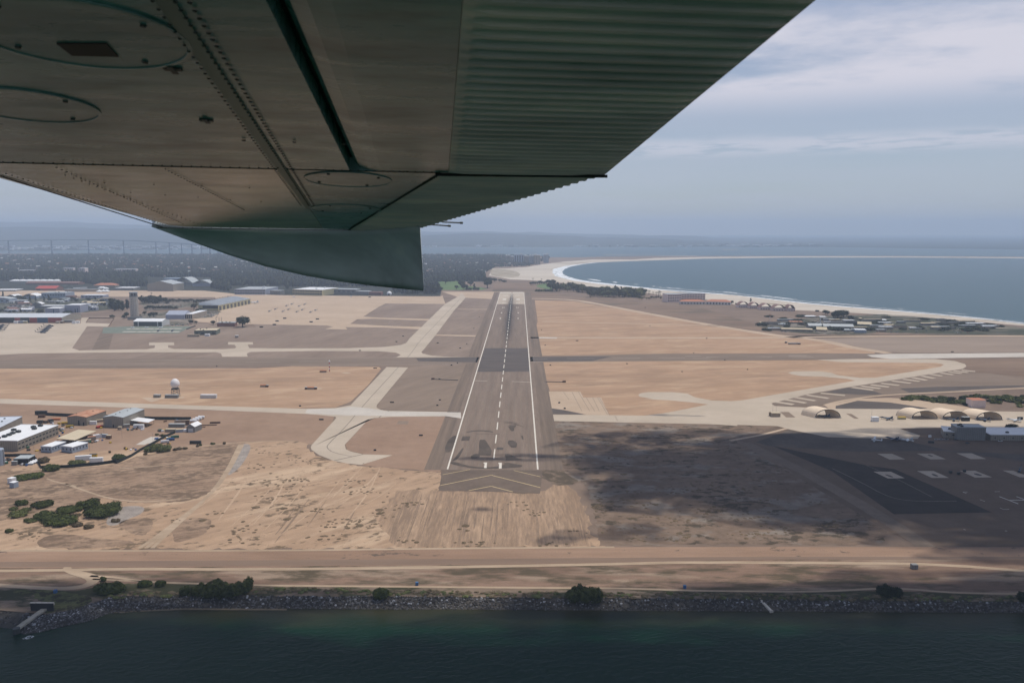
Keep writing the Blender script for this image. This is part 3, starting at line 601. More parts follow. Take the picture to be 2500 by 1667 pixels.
# --- crossing runway
cr_top = pts(q2, -3500, 1225, 0, 1205) + pts(q5, 0, 877) + [(1000, 872.5)] + pts(q6, 640, 1018, 1100, 1016) + pts(r8, 1200, 240, 2352, 236) + pts(q7, 1400, 478, 2352, 472, 4500, 466)
cr_bot = pts(q2, -3500, 1276, 0, 1272) + pts(q5, 0, 954, 2352, 940) + pts(q6, 600, 1074, 1105, 1066) + pts(r8, 1200, 290, 2352, 281) + pts(q7, 1400, 510, 2352, 506, 4500, 500)
flat('crossing_runway', [cr_top + cr_bot[::-1]], .22, S_run2)
flat('asphalt', [pts(q5, 1900, 882, 2352, 875) + pts(q6, 640, 1022, 620, 1070, 80, 1060, 60, 1035), pts(r8, 327, 262, 900, 258, 760, 290, 330, 292)], .24, S_patch)
ribbons('crossing_markings', [(pts(r8, *a), 1.4) for a in ((325, 277, 450, 277), (585, 272, 780, 273), (910, 271, 1100, 269), (1230, 267, 1410, 267), (1465, 272, 1590, 272), (1560, 263, 1720, 262), (1410, 256, 1525, 257), (1845, 261, 2020, 260), (2140, 251, 2270, 251), (2140, 258, 2300, 258), (325, 297, 780, 296))] +
        [(pts(q2, 0, 1217, 600, 1213, 1400, 1201, 2352, 1190), .8), (pts(q2, 130, 1243, 400, 1244), 1), (pts(q2, 700, 1239, 1010, 1233), 1), (pts(q2, 1240, 1232, 1520, 1231), 1), (pts(q5, 380, 918, 690, 916), 1), (pts(q5, 870, 911, 1160, 912), 1), (pts(q2, 0, 1275, 1500, 1272, 2352, 1272), .9), (pts(q5, 0, 880, 2352, 872), .7), (pts(q5, 1200, 946, 2352, 930), .8),
         (pts(q7, 190, 495, 290, 496), 1), (pts(q7, 300, 502, 470, 500), 1), (pts(q7, 580, 499, 745, 499), 1), (pts(q7, 850, 491, 965, 491), 1), (pts(q7, 850, 498, 1010, 500), 1), (pts(q7, 2050, 482, 2210, 482), 1.5), (pts(q7, 2205, 498, 2300, 498), 1.5)], .26, S_fade)
# --- the long runway towards the sea
XL, XR = P(1091, 1144).x, P(1315, 1146).x; XC = (XL + XR) / 2
Y0, Y1 = P(1200, 1146).y, P(1250, 713).y
def wflat(name, quads, z, mat, kind='structure'):
    m = MB()
    for q in quads: m.add([(a, b, z) for a, b in q], [tuple(range(len(q)))])
    return tag(m.build(name, mat), kind=kind)
def rect(x0, x1, y0, y1): return [(x0, y0), (x1, y0), (x1, y1), (x0, y1)]
wflat('runway_shoulder', [rect(XL - 22, XR + 24, Y0 - 2, Y1)], .20, S_shoulder)
wflat('runway', [rect(XL - 6, XR + 6, Y0 - 2, Y1)], .24, S_run)
yt = P(1250, 742.6).y
wflat('threshold_concrete', [rect(XL, XR, yt, Y1)], .28, S_conc)
flat('runway_patch', [pts(q6, 690, 940, 1085, 940, 1101, 1155, 620, 1157)], .28, S_patch)
flat('blast_pad', [pts(zG, 262, 690, 205, 1027, 1000, 1040, 1820, 1072, 1862, 700)], .235, soil('blast_pad', (.12, .092, .073), (.16, .122, .096), s=.03, fine=.25))
S_tyre = soil('tyre_marks', (.07, .057, .048), (.11, .088, .072), s=.05, fine=.4)
for k_, (p_, w_) in enumerate([(pts(zG, 470, 150, 390, 270, 345, 415), [3, 9, 9, 3]), (pts(zG, 640, 100, 800, 68, 1000, 78, 1070, 98), [1, 5, 5, 1]), (pts(zG, 800, 122, 950, 120, 1180, 126), 1.2), (pts(zG, 645, 160, 625, 230), 9), (pts(zG, 590, 350, 500, 500, 420, 560), [1.5, 4, 2]), (pts(zG, 900, 215, 920, 300, 950, 380, 930, 465), [5, 10, 14, 13]), (pts(zG, 805, 440, 790, 480, 750, 522), [2, 10, 2]), (pts(zG, 1360, 0, 1380, 80), [9, 2]), (pts(zG, 1350, 225, 1380, 270, 1400, 340), [3, 11, 4]),
        (pts(zG, 400, 570, 520, 610, 700, 650, 900, 668, 1150, 660, 1350, 630, 1420, 600), [4, 8, 6, 5, 5, 10, 22, 16]), (pts(zG, 1290, 445, 1400, 545), [3, 10, 20]), (pts(zG, 1530, 150, 1545, 210), 2), (pts(r8, 130, 713, 200, 717, 250, 730), [.5, 2, .5]), (pts(r8, 135, 720, 210, 726, 285, 752), [.5, 2.5, .5]), (pts(r8, 207, 738, 200, 765), [9, 7, 2])]):
    ribbons('tyre_turns', [(p_, w_)], .292 + .0035 * k_, S_tyre, sm=2)
for k_, xo in enumerate((-38, -30, -21, -13, 12, 20, 29, 37)):
    wflat('paving_joint', [rect(XC + xo - .25, XC + xo + .25, Y0, Y1 - 160)], .262, S_joint)
flat('repair_patch', [pts(zG, 1130, 337, 1238, 340, 1230, 378, 1128, 374)], .347, S_patch)
# rubber laid down by landing wheels: thin where few touch down
def rubber(name, strength):
    m, T, B = newmat(name); B.inputs['Base Color'].default_value = (.035, .03, .028, 1); B.inputs['Roughness'].default_value = .8
    tcx = T.nodes.new('ShaderNodeTexCoord'); sp = T.nodes.new('ShaderNodeSeparateXYZ'); T.links.new(tcx.outputs['Generated'], sp.inputs[0])
    ex = mth('SUBTRACT', 1, mth('ABSOLUTE', mth('MULTIPLY', mth('SUBTRACT', sp.outputs[0], .5, T=T), 2, T=T), T=T), T=T)
    ey = mth('MULTIPLY', mth('MINIMUM', mth('MULTIPLY', sp.outputs[1], 3, T=T), 1, T=T), mth('MINIMUM', mth('MULTIPLY', mth('SUBTRACT', 1, sp.outputs[1], T=T), 6, T=T), 1, T=T), T=T)
    n1 = noise(T, .25, 3, 0, (1, 40, 1))
    al = mth('MULTIPLY', mth('MULTIPLY', mth('POWER', ex, 1.6, T=T), ey, T=T), mth('MULTIPLY', mth('ADD', n1, .3, T=T), strength, T=T), T=T, clamp=True)
    T.links.new(al, B.inputs['Alpha']); return m
wflat('tyre_rubber', [rect(XC - 9, XC + 9, P(0, 850).y, Y1 - 30)], .322, rubber('rubber_a', 1.0))
wflat('tyre_rubber', [rect(XC - 26, XC + 26, P(0, 860).y, Y1 - 200)], .327, rubber('rubber_b', .55))
mk = [rect(XL, XL + 1.6, Y0, Y1), rect(XR - 1.6, XR, Y0, Y1)]
y = Y0 + 38
while y < Y1 - 60:
    mk.append(rect(XC - .65, XC + .65, y, y + 37)); y += 62.0
for k in range(26):
    if abs(k - 12.5) < 1: continue
    a = XL + 3 + (XR - XL - 6) * k / 26; mk.append(rect(a, a + 2.0, Y1 - 52, Y1 - 6))
def tz(y, n, wd, ln, near):
    yy = P(1250, y).y
    for s_ in (-1, 1):
        for k in range(n):
            a = XC + s_ * (near + k * (wd + 2.2)); b = a + s_ * wd
            mk.append(rect(min(a, b), max(a, b), yy - ln / 2, yy + ln / 2))
tz(721.3, 4, 2.2, 24, 14); tz(731, 1, 12, 45, 17); tz(740, 3, 2.0, 23, 17); tz(751, 2, 2.4, 23, 18); tz(763.8, 1, 3, 23, 22); tz(777.5, 1, 3, 23, 22)
wflat('runway_markings', mk, .352, S_white)
one = lambda *a: pts(zG, *a)
flat('runway_number', [one(922, 578, 975, 577, 967, 666, 925, 665, 936, 596, 918, 592), one(1155, 584, 1209, 583, 1206, 674, 1162, 673, 1168, 602, 1152, 598)], .352, S_white)
flat('faint_line', [pts(q6, 590, 1236, 715, 1240, 715, 1243, 590, 1239), pts(q6, 940, 1244, 1110, 1251, 1110, 1254, 940, 1247)], .353, S_fade)
ribbons('chevrons', [(one(265, 772, 705, 688), .9), (one(230, 943, 600, 868, 1040, 780), 1.1), (one(1040, 780, 1400, 870, 1825, 978), 1.1), (one(680, 1026, 1040, 955), 1.1), (one(1040, 955, 1385, 1045), 1.1), (one(1400, 705, 1825, 806), .9)], .36, S_yell)
# --- perimeter road, verge, tracks and bank
flat('verge', [[(-600, 1380), (0, 1380), (560, 1378), (1200, 1372), (1900, 1362), (3300, 1360), (3300, 1474), (2500, 1469), (2000, 1465), (1600, 1460), (1200, 1457), (900, 1456)] + pts(r4, 2352, 252, 950, 250, 760, 312, 560, 372, 400, 400, 210, 385, -60, 360, -900, 330)], .08, S_verge)
flat('bank', [[(3300, 1452), (2500, 1449), (2000, 1440), (1600, 1441), (1200, 1434), (900, 1431)] + pts(r4, 2352, 172, 1550, 152, 1000, 145, 700, 190, 620, 210, 500, 205, 250, 190, -60, 165, -900, 150, -900, 330, -60, 360, 210, 385, 400, 400, 560, 372, 760, 312, 950, 250, 2352, 252) + [(900, 1456), (1200, 1457), (1600, 1460), (2000, 1465), (2500, 1469), (3300, 1474)]], .10, S_bank)
flat('bank_grass', [pts(r4, 90, 195, 450, 205, 640, 240, 780, 270, 690, 340, 520, 370, 380, 395, 370, 375, 440, 300, 270, 285, 300, 230, 120, 230)], .12, S_green, sm=1, jag=1)
flat('perimeter_road', [[(-600, 1346), (0, 1343), (625, 1343), (1100, 1338), (1500, 1335), (1900, 1334), (3300, 1336), (3300, 1366), (2500, 1366), (1900, 1365), (1200, 1378), (560, 1382), (0, 1386), (-600, 1388)]], .16, S_road)
flat('perimeter_lane', [[(-600, 1372), (0, 1371), (560, 1367), (1200, 1363), (1900, 1358), (3300, 1358), (3300, 1365), (2500, 1365), (1900, 1365), (1200, 1376.5), (560, 1381), (0, 1384), (-600, 1386)]], .18, soil('lane', (.19, .132, .098), (.225, .16, .118), s=.02, stretch=(8, 1, 1), fine=.2))
ribbons('sandy_track', [([(-600, 1396), (0, 1393), (150, 1391), (300, 1388), (600, 1389.5), (1000, 1385.5), (1300, 1380), (1500, 1376), (1700, 1371.5), (2100, 1374), (2300, 1377), (2560, 1398)], 4.5), ([(0, 1343.5), (625, 1344), (1100, 1338), (1500, 1335)], 3.0)], .2, S_track, sm=1)
ribbons('sandy_track', [(pts(r4, -60, 158, 250, 178, 500, 190, 640, 180, 730, 155, 775, 120, 740, 88, 660, 68, 590, 50, 540, 25, 560, 12), [5, 5, 5, 6, 7, 8, 8, 7, 6, 5, 5]), (pts(r4, 740, 85, 900, 92, 1000, 105, 1150, 125, 1300, 137, 1550, 145, 2100, 160, 2352, 165) + pts(r5, 330, 135, 600, 137, 900, 147, 1200, 150, 1400, 151, 1550, 146, 1700, 137, 1850, 139, 2000, 154, 2200, 160, 2500, 163), 2.6), (pts(r4, 760, 110, 1000, 122, 1200, 130), 2)], .21, S_track, sm=2)
for k in range(3):
    ribbons('vehicle_track', [(pts(q3, 2230 - 14 * k, 470, 2100 - 10 * k, 720, 1950 - 5 * k, 920, 1640 + 20 * k, 1160, 1400 + 40 * k, 1340, 1280 + 60 * k, 1420), 3.2)], .135 + .006 * k, S_track, sm=2)
ribbons('vehicle_track', [(pts(q3, 600, 830, 800, 900, 1000, 965, 1300, 1000, 1600, 975, 1750, 960), 2.2), (pts(q3, 1100, 690, 1400, 670, 1700, 630, 1900, 620), 2), (pts(q3, 700, 850, 500, 810, 430, 780), 2), (pts(q3, 1560, 500, 2000, 470, 2200, 448, 2352, 447) + pts(r6, 250, 210, 580, 205), 2.2)], .15, S_track, sm=2)
flat('yard_gravel', [pts(q3, 400, 590, 700, 540, 1280, 510, 1290, 530, 1080, 620, 560, 680, 400, 640)], .15, S_sand, sm=1)

# --- far shore, city ground, hills
flat('far_land', [[(-2500, 622), (-200, 613.5), (120, 612), (260, 609), (420, 606.5), (640, 604), (900, 600), (1100, 598), (1300, 597), (1600, 597), (1800, 599), (2000, 603), (2500, 609), (3300, 616), (3300, 580), (-2500, 580)]], -.5, S_far)
ribbons('far_sandspit', [([(1040, 604.2), (1100, 603.2), (1200, 604.2)], 90), ([(1200, 605.5), (1380, 606.5), (1560, 606)], 50), ([(1470, 621.5), (1560, 623.3), (1640, 624.3), (1700, 624.8)], 60), ([(1760, 610), (1800, 609.5)], 120)], -.3, S_beach)
def ridge(name, prof, d0, d1, mat, seed):
    """a line of hills whose crest the photograph shows at the rows given"""
    m = MB(); r_ = random.Random(seed); xs = np.arange(-700, 3300, 12.0); n = len(xs); fr = []; cr = []; bk = []
    ph = [r_.uniform(0, 6.28) for _ in range(12)]
    for x in xs:
        yy = np.interp(x, [p[0] for p in prof], [p[1] for p in prof])
        yy += sum(sin(x * .006 * (k + 1) * 1.37 + ph[k]) * 1.6 / (k + 1) for k in range(10))
        d = ray(x, HY); d = Vector((d.x, d.y, 0)) / d.y
        h = max(2, CAMH - (yy - HY) * d1 / F)
        fr.append(d * d0 + Vector((0, 0, -3))); cr.append(d * d1 + Vector((0, 0, h))); bk.append(d * (d1 + 3500) + Vector((0, 0, -3)))
    mid = [a * .45 + b * .55 + Vector((0, 0, (b.z) * (.1 + .12 * sin(i * .21 + ph[3])))) for i, (a, b) in enumerate(zip(fr, cr))]
    v = fr + mid + cr + bk
    m.add(v, [(k * n + i, k * n + i + 1, (k + 1) * n + i + 1, (k + 1) * n + i) for k in range(3) for i in range(n - 1)])
    return tag(m.build(name, mat, smooth=True), kind='structure')
ridge('hills', [(-700, 552), (0, 553), (200, 556), (420, 562), (1000, 575), (1150, 572), (1300, 573), (1500, 578), (1700, 586), (1850, 597), (2000, 604), (2300, 609), (2500, 612), (3300, 616)], 11500, 15000, S_far, 3)
ridge('mountains', [(-700, 536), (0, 541), (300, 548), (600, 556), (1000, 566), (1300, 566), (1550, 572), (1800, 584), (2100, 600), (2500, 609), (3300, 616)], 16500, 21000, S_far, 9)

S_line = soil('old_rut', (.19, .135, .095), (.26, .185, .13), s=.1, fine=.5)
rr = random.Random(4)
for k_ in range(30):               # old ruts and scraped lines in the run-out beyond the blast pad
    x0 = rr.uniform(1010, 1440) if k_ < 22 else rr.uniform(700, 1010); ya = rr.uniform(1205, 1260); yb = rr.uniform(1270, 1332)
    xx = lambda y: 1267 + (x0 - 1267) * (y - HY) / (1250 - HY)
    ribbons('old_rut', [([(xx(ya), ya), (xx((ya + yb) / 2) + rr.uniform(-1, 1), (ya + yb) / 2), (xx(yb), yb)], [.3, rr.uniform(.8, 2.4), .4])], .14 + .0015 * k_, S_line, sm=1)
S_faint = soil('wheel_track', (.40, .285, .195), (.47, .34, .235), s=.06, fine=.4)
for k_ in range(16):
    x0, y0_ = rr.uniform(560, 980), rr.uniform(1135, 1180); dx = rr.uniform(-190, -60); yb = y0_ + rr.uniform(60, 150)
    ribbons('wheel_track', [([(x0, y0_), (x0 + dx * .45 + rr.uniform(-12, 12), (y0_ + yb) / 2), (x0 + dx, min(yb, 1334))], [.4, rr.uniform(1, 2.6), .5])], .186 + .0012 * k_, S_faint, sm=2)
# ================================================================== object builders
W_cream = ribbed('cream_siding', (.32, .29, .24), (.27, .245, .2), 3.0); W_beige = ribbed('beige_siding', (.26, .235, .195), (.2, .18, .15), 2.4)
W_grey = ribbed('grey_siding', (.2, .2, .195), (.155, .155, .15), 2.0); W_white = plain('white_wall', (.56, .56, .55), .6, var=.1)
W_blue = plain('pale_blue_wall', (.30, .35, .42), .6, var=.12); W_lav = plain('lavender_wall', (.32, .34, .42), .6, var=.12)
W_brick = plain('brick_wall', (.22, .105, .08), .8); W_tan = plain('tan_wall', (.34, .28, .22), .8); W_pink = plain('pink_wall', (.74, .61, .57), .8)
W_conc = ribbed('cast_concrete', (.50, .46, .40), (.43, .39, .34), 4.0); W_yel = plain('yellow_wall', (.42, .38, .22), .7)
R_white = plain('white_roof', (.74, .75, .76), .5, var=.12, s=.08); R_grey = plain('grey_roof', (.38, .41, .42), .5, s=.1); R_beige = plain('beige_roof', (.52, .44, .31), .7, s=.1)
R_orange = soil('orange_roof', (.36, .15, .08), (.5, .3, .2), s=.12, fine=.4, rough=.7); R_red = plain('red_roof', (.42, .07, .06), .7, s=.1); R_tile = plain('tile_roof', (.42, .17, .1), .8, s=.1)
R_brown = plain('brown_roof', (.22, .13, .115), .8, s=.1); R_dark = plain('dark_roof', (.10, .10, .10), .8)
G_glass = plain('window_glass', (.03, .04, .05), .15, spec=.6, var=.1); D_dark = plain('dark_opening', (.02, .022, .025), .8)
D_red = plain('red_door', (.30, .06, .05), .7); D_blue = plain('blue_door', (.05, .10, .17), .7); M_steel = plain('steel', (.25, .25, .25), .4, .6)
M_dkgrey = plain('dark_metal', (.045, .05, .05), .6); M_whitep = plain('white_enamel', (.72, .73, .75), .35, var=.06); M_tyre = plain('tyre', (.02, .02, .02), .9)
M_navgrey = plain('aircraft_grey', (.20, .23, .26), .45, var=.1); M_navdark = plain('aircraft_blue_grey', (.035, .06, .10), .4, var=.1); M_navlite = plain('aircraft_pale', (.52, .56, .60), .4, var=.08)
M_canopy = plain('canopy_tan', (.76, .62, .47), .85, var=.08, s=.1); M_yel = plain('yellow_enamel', (.5, .33, .03), .5); M_redp = plain('red_enamel', (.45, .05, .04), .5)
M_green = plain('green_enamel', (.03, .12, .07), .5); M_bluep = plain('blue_enamel', (.03, .09, .25), .5); M_silver = plain('silver_enamel', (.4, .4, .41), .3, .3); M_orange = plain('orange_enamel', (.5, .16, .05), .6)
M_fence = plain('fence_mesh', (.022, .03, .03), .9); M_net = plain('fence_post', (.1, .1, .1), .6); M_wood = plain('bark', (.06, .045, .03), .9); M_rust = plain('rust_brown', (.14, .085, .055), .8)

def front_pts(A, B): return P(*A), P(*B)
def bldg(label, A, B, C, h, wall=W_cream, roof=R_white, kind='flat', rise=0.0, name='building', cat='building', group=None, over=.3,
         doors=(), wins=(), swins=(), units=0, unit_mat=None, umat_s=1.0):
    """A, B: photograph rows of the near wall's foot, C: depth in metres or the foot of the far right corner; h metres or (foot row, top row)"""
    a, b = P(*A), P(*B); ax = (b - a); wx = ax.length; ang = atan2(ax.y, ax.x); nrm = Vector((-sin(ang), cos(ang), 0))
    dp = C if isinstance(C, (int, float)) else max(4.0, (P(*C) - b).dot(nrm))
    if not isinstance(h, (int, float)): h = HT(h[0], h[1])
    t = thing(name, label, cat, a, ang, group)
    m = MB(); m.box(0, wx, 0, dp, -.2, h)
    if kind == 'gable_x':      # ridge along the front
        m.loft([[(0, 0, h), (0, dp / 2, h + rise - .1), (0, dp, h)], [(wx, 0, h), (wx, dp / 2, h + rise - .1), (wx, dp, h)]])
    if kind == 'gable_y':
        m.loft([[(0, 0, h), (wx, 0, h), (wx / 2, 0, h + rise - .1)], [(0, dp, h), (wx, dp, h), (wx / 2, dp, h + rise - .1)]])
    m.build('wall', wall, t)
    m = MB(); o = over; e = .35
    if kind == 'flat':
        m.box(-o, wx + o, -o, dp + o, h + .003, h + e)
        m.box(-o, wx + o, -o, -o + .4, h + e, h + e + .5); m.box(-o, wx + o, dp + o - .4, dp + o, h + e, h + e + .5)
    elif kind == 'gable_x':
        m.loft([[(x, -o, h), (x, dp / 2, h + rise), (x, dp + o, h), (x, dp + o, h + e), (x, dp / 2, h + rise + e), (x, -o, h + e)] for x in (-o, wx + o)])
    elif kind == 'gable_y':
        m.loft([[(-o, y, h), (wx / 2, y, h + rise), (wx + o, y, h), (wx + o, y, h + e), (wx / 2, y, h + rise + e), (-o, y, h + e)] for y in (dp + o, -o)])
    elif kind == 'arch':
        n = 10; up = [(-o + (wx + 2 * o) * i / n, rise * sin(pi * i / n)) for i in range(n + 1)]
        m.loft([[(x, y, h + z) for x, z in up] + [(x, y, h + z + e) for x, z in up[::-1]] for y in (dp + o, -o)])
        m2 = MB(); m2.prism([(0, 0)] * 0 or [(0, 0), (1, 0), (1, 1)], 0, 0) if False else None
    elif kind == 'hip':
        m.add([(-o, -o, h), (wx + o, -o, h), (wx + o, dp + o, h), (-o, dp + o, h), (dp / 2, dp / 2, h + rise), (max(dp / 2 + .1, wx - dp / 2), dp / 2, h + rise)], [(0, 1, 5, 4), (1, 2, 5), (2, 3, 4, 5), (3, 0, 4), (3, 2, 1, 0)])
    rf = m.build('roof', roof, t)
    for (u0, u1, z0, z1, mat, nm) in doors:
        m = MB(); m.box(u0 * wx, u1 * wx, -.12, .05, z0 * h, z1 * h); m.build(nm, mat, t)
    for (n, z0, z1, frac) in wins:
        me = None; ww = wx / n
        for i in range(n):
            if me is None:
                m = MB(); m.box(-ww * frac / 2, ww * frac / 2, -.1, .05, z0 * h, z1 * h); o_ = m.build('window', G_glass, t); me = o_.data
            else:
                o_ = bpy.data.objects.new('window', me); COL.objects.link(o_); o_.parent = t
            o_.location = (ww * (i + .5), 0, 0)
    for (n, z0, z1, frac) in swins:
        me = None; ww = dp / n
        for i in range(n):
            if me is None:
                m = MB(); m.box(-.05, .1, -ww * frac / 2, ww * frac / 2, z0 * h, z1 * h); o_ = m.build('window', G_glass, t); me = o_.data
            else:
                o_ = bpy.data.objects.new('window', me); COL.objects.link(o_); o_.parent = t
            o_.location = (wx, ww * (i + .5), 0)
    r_ = random.Random(int(wx * 10)); me = None
    for i in range(units):
        if me is None:
            m = MB(); m.box(-1.5 * umat_s, 1.5 * umat_s, -1.1 * umat_s, 1.1 * umat_s, 0, 1.5 * umat_s); m.lathe([(.8 * umat_s, 1.5 * umat_s), (.7 * umat_s, 1.8 * umat_s)], (0, 0), 8)
            u_ = m.build('roof_unit', unit_mat or M_dkgrey, t); me = u_.data
        else:
            u_ = bpy.data.objects.new('roof_unit', me); COL.objects.link(u_); u_.parent = t
        u_.location = (wx * r_.uniform(.15, .85), dp * (i + .5) / units * .9 + dp * .05, h + e + .01 + (0 if kind == 'flat' else rise * .8))
    return t

def crown(m, blobs, n, leaf, rd):
    """leaf clumps spread through the blobs' outer volume"""
    tot = sum(b[3] * b[4] for b in blobs)
    for (bx, by, bz, rx, ry, rz) in blobs:
        k = int(n * rx * ry / tot) + 6
        for _ in range(k):
            u = rd.gauss(0, 1), rd.gauss(0, 1), rd.gauss(0, 1); l = sqrt(sum(q * q for q in u)) + 1e-6
            r = rd.uniform(.62, 1.04); d = Vector((u[0] / l, u[1] / l, abs(u[2]) / l if rd.random() < .8 else u[2] / l))
            c = Vector((bx + d.x * rx * r, by + d.y * ry * r, bz + d.z * rz * r))
            nn = (d + Vector((rd.uniform(-.7, .7), rd.uniform(-.7, .7), rd.uniform(-.5, .9)))).normalized()
            a = nn.orthogonal().normalized(); b_ = nn.cross(a); t = rd.uniform(0, 6.28)
            a2 = a * cos(t) + b_ * sin(t); b2 = a2.cross(nn); s1 = leaf * rd.uniform(.5, 1.2); s2 = leaf * rd.uniform(.4, .9)
            m.add([c + a2 * s1, c + b2 * s2 + nn * leaf * .2, c - a2 * s1 * .9, c - b2 * s2], [(0, 1, 2, 3)])
def lump(m, c, r, rd, n=1, flatb=True):
    """a small rough body, twelve corners"""
    g = (1 + sqrt(5)) / 2
    vs = [(-1, g, 0), (1, g, 0), (-1, -g, 0), (1, -g, 0), (0, -1, g), (0, 1, g), (0, -1, -g), (0, 1, -g), (g, 0, -1), (g, 0, 1), (-g, 0, -1), (-g, 0, 1)]
    fs = [(0, 11, 5), (0, 5, 1), (0, 1, 7), (0, 7, 10), (0, 10, 11), (1, 5, 9), (5, 11, 4), (11, 10, 2), (10, 7, 6), (7, 1, 8), (3, 9, 4), (3, 4, 2), (3, 2, 6), (3, 6, 8), (3, 8, 9), (4, 9, 5), (2, 4, 11), (6, 2, 10), (8, 6, 7), (9, 8, 1)]
    k = 1 / sqrt(1 + g * g)
    m.add([(c[0] + v[0] * k * r[0] * rd.uniform(.7, 1.25), c[1] + v[1] * k * r[1] * rd.uniform(.7, 1.25), c[2] + v[2] * k * r[2] * rd.uniform(.7, 1.25)) for v in vs], fs)
def leafmat(name, a, b):
    m, T, B = newmat(name)
    n1 = noise(T, .35, 4, obj=True); g = T.nodes.new('ShaderNodeObjectInfo')
    c = ramp(T, n1, [(.35, a), (.65, b)])
    cm = T.nodes.new('ShaderNodeVectorMath'); cm.operation = 'SCALE'; T.links.new(c, cm.inputs[0])
    T.links.new(mth('ADD', mth('MULTIPLY', g.outputs['Random'], .5, T=T), .75, T=T), cm.inputs['Scale'])
    T.links.new(cm.outputs[0], B.inputs['Base Color']); B.inputs['Roughness'].default_value = .85; B.inputs['Specular IOR Level'].default_value = .15
    return m
L_dark = leafmat('leaf_dark', (.014, .02, .011), (.036, .045, .022)); L_olive = leafmat('leaf_olive', (.06, .068, .025), (.135, .145, .055)); L_green = leafmat('leaf_green', (.03, .042, .012), (.10, .115, .035)); L_dry = leafmat('leaf_dry', (.09, .07, .04), (.16, .125, .08))
def tree_mesh(kind, seed, n=260):
    rd = random.Random(seed); m = MB(); t = MB()
    if kind == 'round':
        bl = [(0, 0, 5.5, 4.2, 4.2, 3.4)] + [(rd.uniform(-3, 3), rd.uniform(-3, 3), rd.uniform(4, 7.5), rd.uniform(1.8, 2.8), rd.uniform(1.8, 2.8), rd.uniform(1.5, 2.3)) for _ in range(5)]
        for b in bl: lump(m, b[:3], (b[3] * .78, b[4] * .78, b[5] * .78), rd)
        crown(m, bl, n, .85, rd); t.tube((0, 0, -.2), (0, 0, 4), .45, .25, 6)
        for k in range(3): t.tube((0, 0, 2.2), (rd.uniform(-2, 2), rd.uniform(-2, 2), 5), .22, .08, 5)
    elif kind == 'tall':
        bl = [(rd.uniform(-.8, .8), rd.uniform(-.8, .8), 3 + k * 2.6, 2.6 - k * .3, 2.6 - k * .3, 2.3) for k in range(4)]
        for b in bl: lump(m, b[:3], (b[3] * .75, b[4] * .75, b[5] * .8), rd)
        crown(m, bl, n, .8, rd); t.tube((0, 0, -.2), (0, 0, 9), .4, .15, 6)
        for k in range(3): t.tube((0, 0, 2.5 + k), (rd.uniform(-2, 2), rd.uniform(-2, 2), 5 + k), .16, .06, 5)
    elif kind == 'cone':
        bl = [(0, 0, 2 + k * 1.9, 3.1 - k * .5, 3.1 - k * .5, 1.2) for k in range(6)]
        for b in bl: lump(m, b[:3], (b[3] * .7, b[4] * .7, b[5]), rd)
        crown(m, bl, n, .75, rd); t.tube((0, 0, -.2), (0, 0, 13), .4, .06, 6)
    elif kind == 'palm':
        t.tube((0, 0, -.2), (.3, 0, 9), .3, .2, 6)
        for k in range(16):
            a = k * 2.4; up = rd.uniform(-.2, .8); pr = Vector((.3, 0, 9))
            for s_ in range(3):
                q = pr + Vector((cos(a), sin(a), up - s_ * .75)) * 1.0
                sd_ = Vector((-sin(a), cos(a), 0)) * (.35 - s_ * .08)
                m.add([pr - sd_, pr + sd_, q + sd_ * .8, q - sd_ * .8], [(0, 1, 2, 3)]); pr = q
    elif kind == 'bush':
        bl = [(rd.uniform(-1.6, 1.6), rd.uniform(-1.6, 1.6), rd.uniform(.5, 1.2), rd.uniform(1.2, 2), rd.uniform(1.2, 2), rd.uniform(.9, 1.5)) for _ in range(5)]
        for b in bl: lump(m, b[:3], (b[3] * .75, b[4] * .75, b[5] * .8), rd)
        crown(m, bl, n, .5, rd); t.tube((0, 0, -.2), (0, 0, 1), .15, .08, 5)
    return m, t
TREES = {}
def tree_proto(kind, seed, mat, n=260):
    key = (kind, seed, mat.name)
    if key not in TREES:
        m, t = tree_mesh(kind, seed, n)
        a = m.build('crown', mat); b = t.build('trunk', M_wood)
        TREES[key] = (a.data, b.data); bpy.data.objects.remove(a); bpy.data.objects.remove(b)
    return TREES[key]
def tree(x, y, kind='round', height=9, wide=1.0, mat=None, seed=None, label='tree', group=None, name='tree', z=0, cat='tree', pos=None):
    """a tree standing where the photograph shows its foot"""
    mat = mat or L_dark; seed = seed if seed is not None else random.randint(0, 3)
    cm, tm = tree_proto(kind, seed, mat)
    base = {'round': 9.2, 'tall': 13.0, 'cone': 13.0, 'palm': 10.0, 'bush': 2.6}[kind]
    t = thing(name, label, cat, pos or P(x, y, z), random.uniform(0, 6.28), group)
    s_ = height / base; t.scale = (s_ * wide, s_ * wide, s_)
    for nm, me in (('crown', cm), ('trunk', tm)):
        o = bpy.data.objects.new(nm, me); COL.objects.link(o); o.parent = t
    return t
